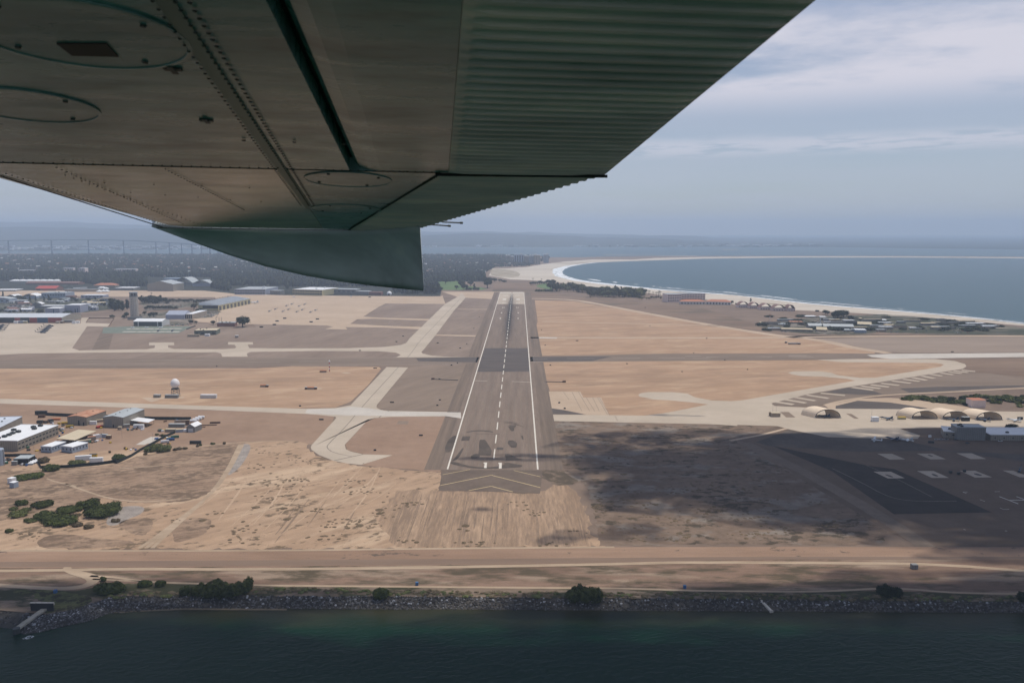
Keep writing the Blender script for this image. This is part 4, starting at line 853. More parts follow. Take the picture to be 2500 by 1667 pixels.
def shrub_mass(label, blobs_px, hgt, mat, n, leaf, seed, z=0, name='shrub', cat='shrub', group=None):
    """a broad shrub: blobs given by photograph rows (x, y foot, half width px)"""
    rd = random.Random(seed); c0 = P(blobs_px[0][0], blobs_px[0][1], z); m = MB(); bl = []; st = MB()
    for (x, y, hw) in blobs_px:
        c = P(x, y, z) - c0; sc_ = hw / F * P(x, y, z).y * (1.22 if 1150 < y < 1300 else 1)
        hh = hgt * rd.uniform(.8, 1.1)
        hh *= .95; bl.append((c.x, c.y + sc_ * .4, hh * .30, sc_, sc_ * .9, hh * .70))
        for _ in range(7):
            a = rd.uniform(0, 6.28); q_ = rd.uniform(.3, .5); bl.append((c.x + cos(a) * sc_ * .68, c.y + sc_ * .4 + sin(a) * sc_ * .6, hh * rd.uniform(.25, .65), sc_ * q_, sc_ * q_, hh * .45))
        st.tube((c.x, c.y + sc_ * .4, -.3), (c.x + .5, c.y + sc_ * .4, hh * .6), .25, .1, 6)
    for b in bl: lump(m, b[:3], (b[3] * .8, b[4] * .8, b[5] * .82), rd)
    crown(m, bl, n, leaf, rd)
    t = thing(name, label, cat, c0, 0, group)
    m.build('foliage', mat, t); st.build('stem', M_wood, t); return t

def box_thing(name, label, cat, A, wx, dy, hz, mat, rz=0, group=None, roofm=None, parts=(), z=0):
    t = thing(name, label, cat, P(*A, z), rz, group)
    m = MB(); m.box(-wx / 2, wx / 2, -dy / 2, dy / 2, .15, hz)
    for k in range(int(wx / 1.2)):
        x = -wx / 2 + .6 + k * 1.2; m.box(x - .1, x + .1, -dy / 2 - .06, -dy / 2, .25, hz - .15); m.box(x - .1, x + .1, dy / 2, dy / 2 + .06, .25, hz - .15)
    m.build('body', mat, t)
    if roofm: r_ = MB(); r_.box(-wx / 2 - .1, wx / 2 + .1, -dy / 2 - .1, dy / 2 + .1, hz + .003, hz + .25); r_.build('roof', roofm, t)
    m = MB(); m.box(wx / 2 + .002, wx / 2 + .07, -dy * .4, dy * .4, .25, hz - .2); m.build('door', mat, t)
    for p_ in parts: p_(t, wx, dy, hz)
    return t
def cabin_windows(n, zf=.55):
    def g(t, wx, dy, hz):
        for i in range(n):
            m = MB(); x = -wx / 2 + wx * (i + .5) / n; m.box(x - .5, x + .5, -dy / 2 - .11, -dy / 2 - .07, hz * .45, hz * .78); m.build('window', G_glass, t)
            m = MB(); m.box(wx / 2 + .075, wx / 2 + .12, -dy / 2 + dy * (i + .5) / n - .4, -dy / 2 + dy * (i + .5) / n + .4, hz * .45, hz * .78); m.build('window', G_glass, t)
    return g

def make_heli(mat, label):
    t = thing('helicopter', label, 'helicopter')
    m = MB(); prof = [(-6.4, .35, .5, 1.5), (-5.6, .8, .9, 1.55), (-4, 1.15, 1.25, 1.7), (0, 1.2, 1.3, 1.75), (1.8, 1.0, 1.1, 1.85), (3.2, .45, .55, 2.2), (8.6, .22, .3, 2.7)]
    m.loft([[(x, wd * cos(a) * .95, zc_ + ht * sin(a)) for a in np.linspace(0, 2 * pi, 11)[:-1]] for x, wd, ht, zc_ in prof]); m.build('fuselage', mat, t)
    m = MB(); m.box(-2.2, 1.8, -.7, .7, 2.95, 3.6); m.tube((0, 0, 3.5), (0, 0, 4.3), .22); m.build('engine_deck', mat, t)
    m = MB(); m.loft([[(8.0, -.1, 2.6), (9.0, -.1, 2.6), (9.9, -.1, 5.2), (9.2, -.1, 5.2)], [(8.0, .1, 2.6), (9.0, .1, 2.6), (9.9, .1, 5.2), (9.2, .1, 5.2)]]); m.box(8.3, 9.2, -1.9, 1.9, 2.62, 2.74); m.build('tail_fin', mat, t)
    m = MB()
    for k in range(4):
        a = .35 + k * .12 if k % 2 else .35 + k * .1
        a = k * pi / 2 + .5; d = Vector((cos(a), sin(a), 0)); s_ = Vector((-sin(a), cos(a), 0)) * .27
        b = [Vector((0, 0, 4.25)) + d * r + Vector((0, 0, -.02 * r * r * .4)) for r in (.3, 4, 8)]
        for p0, p1 in zip(b, b[1:]): m.loft([[p0 - s_, p0 + s_, p0 + s_ + Vector((0, 0, .07)), p0 - s_ + Vector((0, 0, .07))], [p1 - s_, p1 + s_, p1 + s_ + Vector((0, 0, .07)), p1 - s_ + Vector((0, 0, .07))]])
    m.build('main_rotor', M_dkgrey, t)
    m = MB()
    for k in range(4):
        a = k * pi / 2 + .4; m.tube((9.6, .25, 5), (9.6 + cos(a) * 1.6, .25, 5 + sin(a) * 1.6), .1, .08, 4)
    m.build('tail_rotor', M_dkgrey, t)
    m = MB(); m.box(-6.1, -4.9, -.93, .93, 1.75, 2.35); m.build('windscreen', G_glass, t)
    for x, y in ((-4, 1.3), (-4, -1.3), (5.2, 0)):
        m = MB(); m.tube((x, y - .15, .35), (x, y + .15, .35), .36, .36, 10); m.box(x - .06, x + .06, y - .05, y + .05, .35, 2.1 if x > 0 else 1.4); m.build('wheel', M_tyre, t)
    return t
def make_jet(mat, label):
    t = thing('fighter_jet', label, 'aircraft')
    prof = [(-8.6, .06, .06, 2.0), (-7, .42, .42, 2.05), (-4.5, .65, .75, 2.2), (-2.5, 1.15, .8, 2.15), (2, 1.5, .75, 2.1), (6, 1.25, .62, 2.1), (8.2, .95, .5, 2.1)]
    m = MB(); m.loft([[(x, wd * cos(a), zc_ + ht * sin(a)) for a in np.linspace(0, 2 * pi, 11)[:-1]] for x, wd, ht, zc_ in prof]); m.build('fuselage', mat, t)
    def wing(pl, z, nm, th=.14):
        for s_ in (1, -1):
            m = MB(); m.prism([(x, y * s_) for x, y in (pl if s_ > 0 else pl[::-1])], z, z + th); m.build(nm, mat, t)
    wing([(-3.8, .9), (1.0, 1.2), (2.0, 6.1), (3.6, 6.1), (4.4, 1.2)], 2.15, 'wing'); wing([(6.2, .9), (8.4, 3.4), (9.3, 3.4), (8.8, .9)], 2.0, 'tailplane', .1)
    for s_ in (1, -1):
        m = MB(); a, b = .9 * s_, 1.9 * s_
        m.loft([[(4.2, a - .07, 2.4), (7.4, a - .07, 2.4), (7.9, b - .05, 5.0), (6.6, b - .05, 5.0)], [(4.2, a + .07, 2.4), (7.4, a + .07, 2.4), (7.9, b + .05, 5.0), (6.6, b + .05, 5.0)]]); m.build('tail_fin', mat, t)
        m = MB(); m.tube((7.8, .5 * s_, 2.1), (8.9, .5 * s_, 2.1), .5, .38, 10); m.build('exhaust', M_dkgrey, t)
    m = MB(); m.loft([[(x, .38 * k * cos(a), 2.75 + .42 * k * sin(a)) for a in np.linspace(0, pi, 7)] for x, k in ((-6.2, .2), (-5, 1), (-3.4, .9), (-2.2, .2))]); m.build('canopy', G_glass, t)
    for x, y in ((-5.2, 0), (1.8, 1.3), (1.8, -1.3)):
        m = MB(); m.tube((x, y - .14, .36), (x, y + .14, .36), .36, .36, 10); m.tube((x, y, .4), (x, y * .8, 1.7), .1); m.build('wheel', M_tyre, t)
    return t
def make_car(mat, label, van=False):
    t = thing('parked_car', label, 'car')
    m = MB(); L_ = 2.3 if not van else 2.7; h = .95 if not van else 1.2
    m.loft([[(-L_, y, .35), (L_, y, .35), (L_, y, h * .9), (L_ * .5, y, h), (-L_ * .9, y, h), (-L_, y, h * .85)] for y in (.9, -.9)]); m.build('body', mat, t)
    m = MB(); z2 = 1.5 if not van else 2.1
    m.loft([[(-L_ * .8, y, h), (L_ * .45, y, h), (L_ * .15, y * .85, z2), (-L_ * .6, y * .85, z2)] for y in (.82, -.82)]); m.build('cabin', G_glass if not van else mat, t)
    for x in (-1.4, 1.4):
        for y in (-.82, .82):
            m = MB(); m.tube((x, y - .1, .33), (x, y + .1, .33), .33, .33, 8); m.build('wheel', M_tyre, t)
    return t
def make_truck(mat, label, cargo=None):
    t = thing('truck', label, 'truck')
    m = MB(); m.loft([[(2.2, y, .7), (4.4, y, .7), (4.4, y, 1.6), (3.9, y, 2.8), (2.2, y, 2.8)] for y in (1.15, -1.15)]); m.build('cab', mat, t)
    m = MB(); m.box(-4.2, 2.05, -1.2, 1.2, 1.0, 3.0); m.build('cargo_body', cargo or mat, t)
    m = MB(); m.box(-4.2, 4.3, -.5, .5, .6, .98); m.build('chassis', M_dkgrey, t)
    m = MB(); m.box(4.02, 4.3, -1.0, 1.0, 1.75, 2.4); m.build('windscreen', G_glass, t)
    for x in (-3.2, -2, 3.3):
        for y in (-1.05, 1.05):
            m = MB(); m.tube((x, y - .14, .5), (x, y + .14, .5), .5, .5, 8); m.build('wheel', M_tyre, t)
    return t
def fence(label, line, h, mat=M_fence, step=6.0, z=0):
    w_ = [P(x, y, z) for x, y in line]; t = thing('fence', label, 'fence', w_[0]); m = MB(); k = 0
    for a, b in zip(w_, w_[1:]):
        d = (b - a); n = Vector((-d.y, d.x, 0)).normalized() * .05
        m.loft([[a - n - w_[0], a + n - w_[0], a + n - w_[0] + Vector((0, 0, h)), a - n - w_[0] + Vector((0, 0, h))], [b - n - w_[0], b + n - w_[0], b + n - w_[0] + Vector((0, 0, h)), b - n - w_[0] + Vector((0, 0, h))]])
    m.build('screen', mat, t)
    me = None
    for a, b in zip(w_, w_[1:]):
        n = max(1, int((b - a).length / step))
        for i in range(n):
            if k >= 95: break
            if me is None: m = MB(); m.tube((0, 0, 0), (0, 0, h + .25), .09, .09, 6); o = m.build('post', M_net, t); me = o.data
            else: o = bpy.data.objects.new('post', me); COL.objects.link(o); o.parent = t
            o.location = a + (b - a) * i / n - w_[0]; k += 1
    return t
# ================================================================== buildings and things, left to right
# ---- yard at lower left
hC = (zC(345, 958)[1], zC(345, 752)[1])
bldg('long grey two-storey block with white roof and a row of dark roof units', zC(-420, 945), zC(345, 958), zC(1118, 640), hC, W_beige, R_white, units=9, umat_s=1.5,
     swins=[(12, .62, .74, .6), (12, .2, .34, .6)], doors=[(.3, .4, 0, .35, D_dark, 'door')])
bldg('tall blank grey hall with streaked white roof behind the block with roof units', zC(-900, 760), zC(-90, 735), zC(722, 455), (zC(0, 455)[1], zC(0, 277)[1]), W_beige, plain('streaked_roof', (.5, .54, .6), .5, var=.3, s=.05), units=4, umat_s=.6)
bldg('beige metal shed with orange-stained roof', zC(1297, 447), zC(1665, 462), zC(1905, 325), (zC(0, 462)[1], zC(0, 300)[1]), W_beige, R_orange, 'gable_y', 1.6, name='shed', cat='shed', doors=[(.55, .62, 0, .6, D_dark, 'door'), (.8, .86, 0, .4, D_dark, 'door')], units=2, umat_s=.4)
bldg('tall beige metal shed with pale grey roof and big door', zC(1985, 497), zD(330, 507), zD(602, 335), (zD(0, 507)[1], zD(0, 303)[1]), W_beige, R_grey, 'gable_y', 1.8, name='shed', cat='shed', doors=[(.06, .42, 0, .78, W_grey, 'roller_door'), (.46, .52, 0, .3, D_dark, 'door')], units=4, umat_s=.45)
def canopy(label, corners, hpx, roofm, th=.4, n=3, group=None):
    g = [P(x, y) for x, y in corners]; t = thing('carport', label, 'carport', g[0], 0, group); z = hpx
    q = [p - g[0] for p in g]
    m = MB(); m.loft([[v + Vector((0, 0, z)) for v in q], [v + Vector((0, 0, z + th)) for v in q]]); m.build('roof', roofm, t)
    for (a, b) in ((0, 1), (2, 3)):
        for i in range(n + 1):
            p = q[a] + (q[b] - q[a]) * (.03 + .94 * i / n); c = sum(q, Vector()) / 4; p = p + (c - p) * .04
            m = MB(); m.box(p.x - .15, p.x + .15, p.y - .15, p.y + .15, 0, z); m.build('post', M_steel, t)
    return t
def roofpt(x, y, z): 
    p = P(x, y, z); s_ = (F * CAMH / p.y)      # ground row under a roof corner
    d = ray(x, y); t = (z - CAMH) / d.z; return (x, y, z)
def canopy_px(label, corners, h, roofm, n=3):
    """corners are the roof's corners as seen"""
    g = [P(x, y, h) for x, y in corners]; o = Vector((g[0].x, g[0].y, 0)); t = thing('carport', label, 'carport', o)
    q = [p - o for p in g]
    m = MB(); m.loft([q, [v + Vector((0, 0, .4)) for v in q]]); m.build('roof', roofm, t)
    for (a, b) in ((0, 1), (3, 2)):
        for i in range(n + 1):
            p = q[a] + (q[b] - q[a]) * (.03 + .94 * i / n); c = sum(q, Vector()) / 4; p = p + (c - p) * .05
            m = MB(); m.box(p.x - .15, p.x + .15, p.y - .15, p.y + .15, 0, p.z - .003); m.build('post', M_steel, t)
    return t
canopy_px('open carport with beige sheet roof on posts', [zC(1075, 712), zC(1432, 745), zC(1845, 568), zC(1500, 537)], 4.6, R_beige, 4)
canopy_px('open carport with white roof beside the tall beige shed', [zD(432, 360), zD(797, 405), zD(925, 345), zD(570, 302)], 5.6, R_white, 3)
for lab, A, B, C in (('white site trailer with blue trim, left one of the pair', zC(787, 972), zC(990, 985), zC(1205, 885)), ('white site trailer with blue trim, right one of the pair', zC(1177, 965), zC(1387, 992), zC(1585, 890))):
    bldg(lab, A, B, C, (zC(0, 985)[1], zC(0, 868)[1]), W_blue, R_white, name='site_trailer', cat='trailer', group='white site trailers in the yard', wins=[(3, .45, .75, .3)], swins=[(5, .45, .75, .3)], doors=[(.0, 1, 0, .1, D_blue, 'skirting')])
bldg('small grey shed with white gabled roof, front towards the shore', zD(1535, 585), zD(1692, 592), zD(1772, 530), (zD(0, 592)[1], zD(0, 485)[1]), W_grey, R_white, 'gable_y', 3.2, name='shed', cat='shed', doors=[(.2, .8, 0, .7, W_white, 'double_door')])
def cont(lab, A, wx, mat, rz=0, roofm=None, dy=2.6, h=2.7, **k): return box_thing('shipping_container', lab, 'container', A, wx, dy, h, mat, rz, k.get('group'), roofm)
cont('white container with a dark mark in front of the white carport', zD(620, 515), 12, M_whitep, 0, R_white, 3.2, 4.6)
m = MB(); c = P(*zD(612, 517)); m.box(c.x - .9, c.x + .9, c.y - 1.9, c.y - 1.75, 1.3, 3.1); o = m.build('dark_panel', M_dkgrey); o.parent = bpy.data.objects['shipping_container']; o.matrix_parent_inverse = Matrix.Translation(-P(*zD(620, 515)))
cont('small tan cabinet by the corner of the tall beige shed', zD(258, 540), 4, W_tan, 0, R_beige, 3, 3.6)
cont('pale container between the tall beige shed and the white carport', zD(385, 500), 7, W_beige, .5, R_grey, 3, 4)
cont('long dark container standing alone in the yard', zD(1705, 810), 12, plain('dark_container', (.05, .05, .048), .8), .03, None, 2.6, 3.6)
cont('pale container row end piece stacked with white sacks', zD(1230, 582), 11, W_beige, 0, R_beige, 4, 3.6)
cont('blue-grey container beside the stacked pale one', zD(1400, 585), 8, W_blue, .3, R_beige, 4, 3.4)
cont('grey open-topped container behind the pale ones', zD(1350, 488), 19, W_grey, 0, R_grey, 4, 4)
cont('white half-height box beside the gabled shed', zD(1508, 580), 3.5, M_whitep, 0, R_white, 3, 3)
cont('tan container with reddish roof right of the beige carport', zC(1760, 745), 8, W_tan, .6, R_orange, 4, 4.5)
cont('pale container behind the reddish-roofed one', zC(1870, 700), 9, M_whitep, .6, R_white, 3.2, 4)
cont('grey-blue container at the right end of the carport row', zC(1985, 690), 9, W_blue, -.1, R_grey, 3, 4)
cont('brown box with tan lid at the row end', zC(2085, 712), 5, M_rust, 0, R_beige, 3.5, 4)
cont('long pale container beside the beige carport', zC(1610, 790), 14, W_beige, .55, R_beige, 3, 3)
cont('white box truck body beside the orange-roofed shed', zC(1785, 440), 8, M_whitep, .1, R_white, 3, 4)
cont('row of tan crates along the orange-roofed shed', zC(1890, 395), 12, W_tan, .4, R_beige, 3, 3)
for i, (x, y, lab) in enumerate(((1600, 1120, 'white semi trailer behind the round bush'), (1850, 1160, 'grey-white semi trailer nearest the dark fence'))):
    box_thing('semi_trailer', lab, 'trailer', zC(x, y), 15 if i == 0 else 12.5, 3, 4.6, M_whitep, .28 if i == 0 else .1, 'semi trailers by the fence', R_white)
cont('yellow and black machine housing behind the trailers', zC(1790, 1060), 7, M_yel, .1, M_dkgrey, 3, 3)
cont('small white cabin, rear one at the field edge', zC(232, 1560), 5.2, M_whitep, -.3, R_white, 5, 5)
cont('small white cabin, front one at the field edge', zC(272, 1640), 5.2, W_blue, -.3, R_white, 5, 5)
bldg('low dark open store with grey cover by the corner fence', zC(265, 1205), zC(545, 1200), zC(560, 1130), 5.5, D_dark, R_grey, name='store', cat='store')
cont('grey cabinet left of the low dark store', zC(285, 1215), 5, W_grey, 0, R_grey, 3, 4)
m = MB()
t = thing('storage_tank', 'tall pale blue storage tank at the left edge', 'tank', P(*zC(-25, 1215)))
m.lathe([(5.6, 0), (5.6, 16), (5.2, 16.6), (.3, 17.8)], (0, 0), 28); m.build('shell', W_blue, t)
m = MB(); m.box(5.5, 5.9, -.5, .5, 0, 16); m.build('ladder', M_steel, t)
for i, (x, y) in enumerate(((595, 1205), (640, 1185), (690, 1170))):
    t = thing('tent', ['small white peaked tent, left of three by the fence', 'small white peaked tent, middle of three by the fence', 'small white peaked tent, right of three by the fence'][i], 'tent', P(*zC(x, y)), .2, 'white tents by the fence')
    m = MB(); m.box(-2.3, 2.3, -2.3, 2.3, 0, 1.8); m.build('side', W_blue, t); m = MB(); m.add([(-2.6, -2.6, 1.8), (2.6, -2.6, 1.8), (2.6, 2.6, 1.8), (-2.6, 2.6, 1.8), (0, 0, 4)], [(0, 1, 4), (1, 2, 4), (2, 3, 4), (3, 0, 4), (3, 2, 1, 0)]); m.build('roof', R_white, t)
for i in range(4):
    t = thing('gas_tank', 'white horizontal tank, number %s from the near end of the tank row' % ['one', 'two', 'three', 'four'][i], 'tank', P(*zD(1660 + 52 * i, 405 - 24 * i)), 0, 'white tanks at the far fence')
    t['label'] = ['white horizontal tank at the near end of the tank row', 'second white tank from the near end of the row', 'third white tank from the near end of the row', 'white horizontal tank at the far end of the tank row'][i]
    m = MB(); m.loft([[(x, r * cos(a), 2.6 + r * sin(a)) for a in np.linspace(0, 2 * pi, 13)[:-1]] for x, r in ((-4.2, .4), (-3.6, 1.6), (3.6, 1.6), (4.2, .4))]); m.build('shell', M_whitep, t)
    for x in (-2.5, 2.5): m = MB(); m.box(x - .2, x + .2, -1, 1, 0, 1.3); m.build('leg', M_steel, t)
flat('concrete_slab', [pts(zD, 560, 826, 730, 828, 790, 800, 885, 806, 1115, 690, 1050, 678, 850, 675, 700, 745)], .24, S_conc2)
fence('dark screened fence along the lower side of the yard', pts(zC, 30, 1060, 300, 1055, 590, 1050, 700, 1130, 790, 1285) + pts(zC, 1000, 1282, 1400, 1262, 1900, 1215, 2195, 1175) + pts(zD, 200, 1190, 480, 1060, 650, 950, 880, 830, 1110, 700, 1310, 610), 3.2)
fence('dark screened fence along the far side of the yard', pts(zC, 700, 260, 900, 270, 1310, 290) + pts(zC, 1910, 305) + pts(zD, 610, 330, 900, 350, 1300, 352, 1620, 356), 4.0)
fence('small dark fence left of the roof-unit block', [(-60, 1033), (4, 1029)], 3)
for i, (x, y, c, rz, lab) in enumerate(((1250, 435, M_yel, .2, 'yellow truck beside the orange-roofed shed'), (1335, 500, M_yel, .5, 'yellow loader in front of the orange-roofed shed'), (1912, 505, M_redp, 1.2, 'red truck between the two sheds'))):
    make_truck(c, lab, c if i else M_yel).location = P(*zC(x, y)); bpy.data.objects[-1]
tr = [o for o in bpy.data.objects if o.name.startswith('truck') and o.parent is None]
for o, rz in zip(tr, (.2, .5, 1.2)): o.rotation_euler.z = rz
tk = make_truck(M_green, 'dark green truck beside the white slab'); tk.location = P(*zD(1310, 700)); tk.rotation_euler.z = .5
tk = make_truck(M_whitep, 'white truck parked against the slab fence', M_whitep); tk.location = P(*zD(1120, 790)); tk.rotation_euler.z = .5
tk = make_truck(M_bluep, 'blue truck between the white and green trucks'); tk.location = P(*zD(1225, 750)); tk.rotation_euler.z = .5
cars0 = make_car(M_yel, 'yellow digger by the bush at the slab corner'); cars0.location = P(*zD(1190, 815))
for (x, y, w_, h, lab, mt) in ((800, 310, 8, 4, 'rusty frame heap by the far fence', M_rust), (770, 420, 6, 4, 'grey bin behind the roof-unit block', M_dkgrey), (860, 410, 9, 3, 'brown skip behind the roof-unit block', M_rust), (970, 400, 6, 4, 'green-grey skip left of the shed', M_dkgrey), (1075, 355, 10, 2.4, 'stack of orange pipes by the far fence', M_orange), (790, 250, 14, 5, 'dark scaffold stack at the fence corner', M_dkgrey)):
    cont(lab, zC(x, y), w_, mt, .1, None, 3, h)
for (x, y, w_, h, lab, mt) in ((1930, 460, 22, 1.2, 'long rusty beams lying right of the gabled shed', M_rust), (2080, 420, 12, 2.2, 'rusty steel frame at the end of the beams', M_rust), (1850, 495, 5, 1.0, 'small rusty piece by the gabled shed', M_rust), (1450, 400, 18, 3, 'pale equipment rack behind the containers', W_tan), (1550, 450, 4, 6, 'brown tower of crates between containers and shed', M_rust)):
    cont(lab, zD(x, y), w_, mt, .15, None, 2, h)

# ---- radome and field equipment
t = thing('radar_dome', 'white radar dome on a steel lattice tower', 'radome', P(429, 968))
zt = HT(968, 947); zz = HT(968, 923); r = 6.2; hc = (zz - zt)
m = MB(); m.lathe([(r * cos(a) if k < 10 else .2, zt + hc * .42 + hc * .58 * sin(a) if a >= 0 else zt + hc * .42 + hc * .42 * sin(a)) for k, a in enumerate(np.linspace(-1.1, pi / 2 - .02, 11))], (0, 0), 24)
d_ = m.build('dome', plain('dome_white', (.72, .70, .70), .5, var=.06), t, smooth=True)
m = MB(); m.lathe([(5.4, zt - 1.2), (5.4, zt + .05)], (0, 0), 16); m.build('platform', M_dkgrey, t)
for sx in (-1, 1):
    for sy in (-1, 1): m = MB(); m.tube((sx * 4.6, sy * 4.6, 0), (sx * 3.8, sy * 3.8, zt - 1.2), .35, .3, 6); m.build('leg', M_steel, t)
m = MB()
for k in range(3):
    z0, z1 = (zt - 1.2) * k / 3, (zt - 1.2) * (k + 1) / 3
    for (a, b) in (((-1, -1), (1, -1)), ((1, -1), (1, 1)), ((-1, -1), (-1, 1)), ((-1, 1), (1, 1))):
        m.tube((a[0] * 4.4, a[1] * 4.4, z0), (b[0] * 4.4, b[1] * 4.4, z1), .16, n=4); m.tube((b[0] * 4.4, b[1] * 4.4, z0), (a[0] * 4.4, a[1] * 4.4, z1), .16, n=4)
m.build('bracing', M_dkgrey, t)
cont('low grey hut left of the radar dome tower', q3(1445, 38), 9, W_beige, 0, R_grey, 5, 4)
cont('long grey hut in front of the radar dome tower', q3(1580, 42), 18, W_grey, 0, R_grey, 5, 4.5)
cont('white trailer alone on the field right of the radar dome', q3(1918, 44), 22, W_white, 0, R_white, 5, 5)
chk = [(q5(540, 1146), 9, 'orange and white equipment hut, left on the field beyond the trailer'), (q5(572, 1147), 4, 'small orange equipment box beside the left hut'), (q5(975, 1168), 10, 'orange and white localizer hut on a pale pad'), (q5(1018, 1168), 4, 'small orange box at the localizer hut'), (q5(930, 1168), 3, 'small white box at the localizer hut'), (q5(1088, 1012), 11, 'orange and white hut beside the checkered mast'), (q7(885, 420), 24, 'long low antenna row in the right-hand field'), (q7(833, 412), 4, 'small dark box left of the antenna row'), (q7(917, 421), 5, 'orange box at the right end of the antenna row')]
for (p_, w_, lab) in chk: cont(lab, p_, w_, W_tan if w_ > 8 else M_rust, 0, M_orange if w_ in (9, 10, 11) else R_grey, 3.5, 3.2)
t = thing('beacon_mast', 'red and white mast with white ball beside the orange hut', 'mast', P(*q5(1146, 1003)))
for k in range(5): m = MB(); m.tube((0, 0, k * 3), (0, 0, k * 3 + 2.99), .7, n=6); m.build('mast_band', M_redp if k % 2 == 0 else M_whitep, t)
m = MB(); m.lathe([(.2, 15), (1.4, 15.8), (1.6, 17), (1.2, 18.2), (.1, 18.8)], (0, 0), 10); m.build('ball', M_whitep, t)
flat('pale_pad', [smooth_poly(pts(q5, 870, 1160, 960, 1150, 1110, 1160, 1000, 1172), 1), smooth_poly(pts(q5, 1240, 1013, 1300, 1009, 1355, 1017, 1300, 1024), 1), pts(q3, 1300, 40, 1700, 30, 1680, 45, 1480, 52, 1400, 80, 1380, 78)], .16, S_conc3)
# dark distance signs beside runways and taxiways
sg = [(q6(275, 1228), 6), (q6(385, 1100), 6), (q6(440, 1080), 4), (q6(1293, 1100), 5), (q6(1245, 917), 4), (q6(1212, 775), 4), (q6(1538, 875), 10), (q6(465, 943), 7), (q6(525, 903), 4), (q6(258, 896), 8), (q6(590, 762), 4), (q6(640, 655), 4), (q6(278, 1420), 5), (q6(255, 1470), 5), (q6(1375, 1445), 5), (q6(1425, 1498), 5), (q6(1997, 1087), 4), (q6(2208, 738), 4), (q6(2165, 570), 6), (q5(1720, 1292), 10), (q5(1822, 683), 8), (q5(1760, 734), 7), (q5(1425, 815), 8), (q5(1565, 978), 11), (q5(876, 1325), 5), (q5(1070, 1450), 10), (q5(110, 960), 3), (r6(825, 20), 10), (r6(1718, 162), 8), (r6(1306, 295), 5), (r7(255, 18), 4), (r7(310, 72), 4), (q7(170, 597), 3), (q7(588, 583), 3), (q7(443, 523), 4), (q7(245, 477), 3), (q7(327, 384), 6), (q7(1895, 470), 10)]
def sign_zone(p_):
    x, y = p_; vx = 1267 + (y - HY) * (-.11)
    side = 'left' if x < vx else 'right'
    z_ = 'beyond the crossing runway' if y < 868 else ('between crossing runway and lower taxiway' if y < 995 else 'below the lower taxiway')
    return side, z_
ordw = ['nearest', 'second', 'third', 'fourth', 'fifth', 'sixth', 'seventh', 'eighth', 'ninth', 'tenth', 'eleventh', 'twelfth', 'thirteenth', 'fourteenth']
def sign_label(p_):
    sd_, z_ = sign_zone(p_); same = sorted([q for q, _ in sg if sign_zone(q) == (sd_, z_)], key=lambda q: abs(q[0] - 1267))
    return 'dark airfield sign, %s%s %s of the long runway %s' % (ordw[same.index(p_)], '' if same.index(p_) == 0 else ' outwards', sd_, z_)
sm_ = None
for i, (p_, w_) in enumerate(sg):
    if sm_ is None:
        m = MB(); m.box(-.5, .5, -.25, .25, .4, 2.0); sm_ = m.build('sign_board', M_dkgrey); m = MB(); m.tube((-.3, 0, 0), (-.3, 0, .4), .06); m.tube((.3, 0, 0), (.3, 0, .4), .06); sl_ = m.build('leg', M_steel)
        d1, d2 = sm_.data, sl_.data; bpy.data.objects.remove(sm_); bpy.data.objects.remove(sl_); sm_ = 1
    t = thing('airfield_sign', sign_label(p_), 'sign', P(*p_), 0, 'dark airfield signs'); t.scale = (w_ * .55, 1.5, .9)
    for nm, dd in (('sign_board', d1), ('leg', d2)): o = bpy.data.objects.new(nm, dd); COL.objects.link(o); o.parent = t
for (a, b, lab) in ((q6(215, 1228), q6(445, 1237), 'arresting cable gear lying left of the runway'), (q6(1250, 1252), q6(1420, 1254), 'arresting cable gear lying right of the runway')):
    A, B = P(*a), P(*b); t = thing('arresting_gear', lab, 'equipment', (A + B) / 2)
    m = MB(); m.tube(A - (A + B) / 2 + Vector((0, 0, .5)), B - (A + B) / 2 + Vector((0, 0, .5)), .7, n=6); m.build('cable_reel', M_dkgrey, t)
    q = A if 'left' in lab else B; q = q - (A + B) / 2; m = MB(); m.box(q.x - 2.5, q.x + 2.5, q.y - 2, q.y + 2, 0, 2.8); m.build('engine_house', M_rust, t)

# ---- left: hangars by the apron
doors = [(max(0, (x0 + 1500) / 2688), (x1 + 1500) / 2688, .02, .98, c, 'hangar_door') for x0, x1, c in ((-1480, -900, D_dark), (-880, -500, D_red), (-480, 280, D_dark), (285, 388, D_red), (393, 562, D_dark), (567, 712, D_red), (717, 918, D_blue), (923, 1180, D_red))]
a_ = P(*zA(-1500, 1160)); b_ = P(*zA(1190, 1160)); hh = HT(zA(0, 1160)[1], zA(0, 1062)[1])
bldg('long hangar with red, blue and dark doors and a white sloping roof', zA(-1500, 1160), zA(1190, 1160), 95, (zA(0, 1160)[1], zA(0, 1058)[1]), W_cream, plain('hangar_roof', (.52, .55, .58), .5, var=.15, s=.03), 'gable_x', 6, name='hangar', cat='hangar', doors=doors)
bldg('brown and white striped annex at the end of the long hangar', zA(1225, 1110), zA(1340, 1110), 20, (zA(0, 1110)[1], zA(0, 1000)[1]), M_rust, R_beige, name='annex', cat='annex', wins=[(4, .5, .7, .6)])
cont('grey row of lockers beside the annex', zA(1300, 1150), 34, W_grey, 0, R_grey, 6, 5)
bldg('cubic pale hall with blue-grey windowless front behind the long hangar', zA(865, 985), zA(1142, 985), 40, (zA(0, 985)[1], zA(0, 885)[1]), W_lav, R_white, name='hall', cat='building', doors=[(.55, .63, 0, .8, D_blue, 'door'), (.8, .86, 0, .3, D_dark, 'door')])
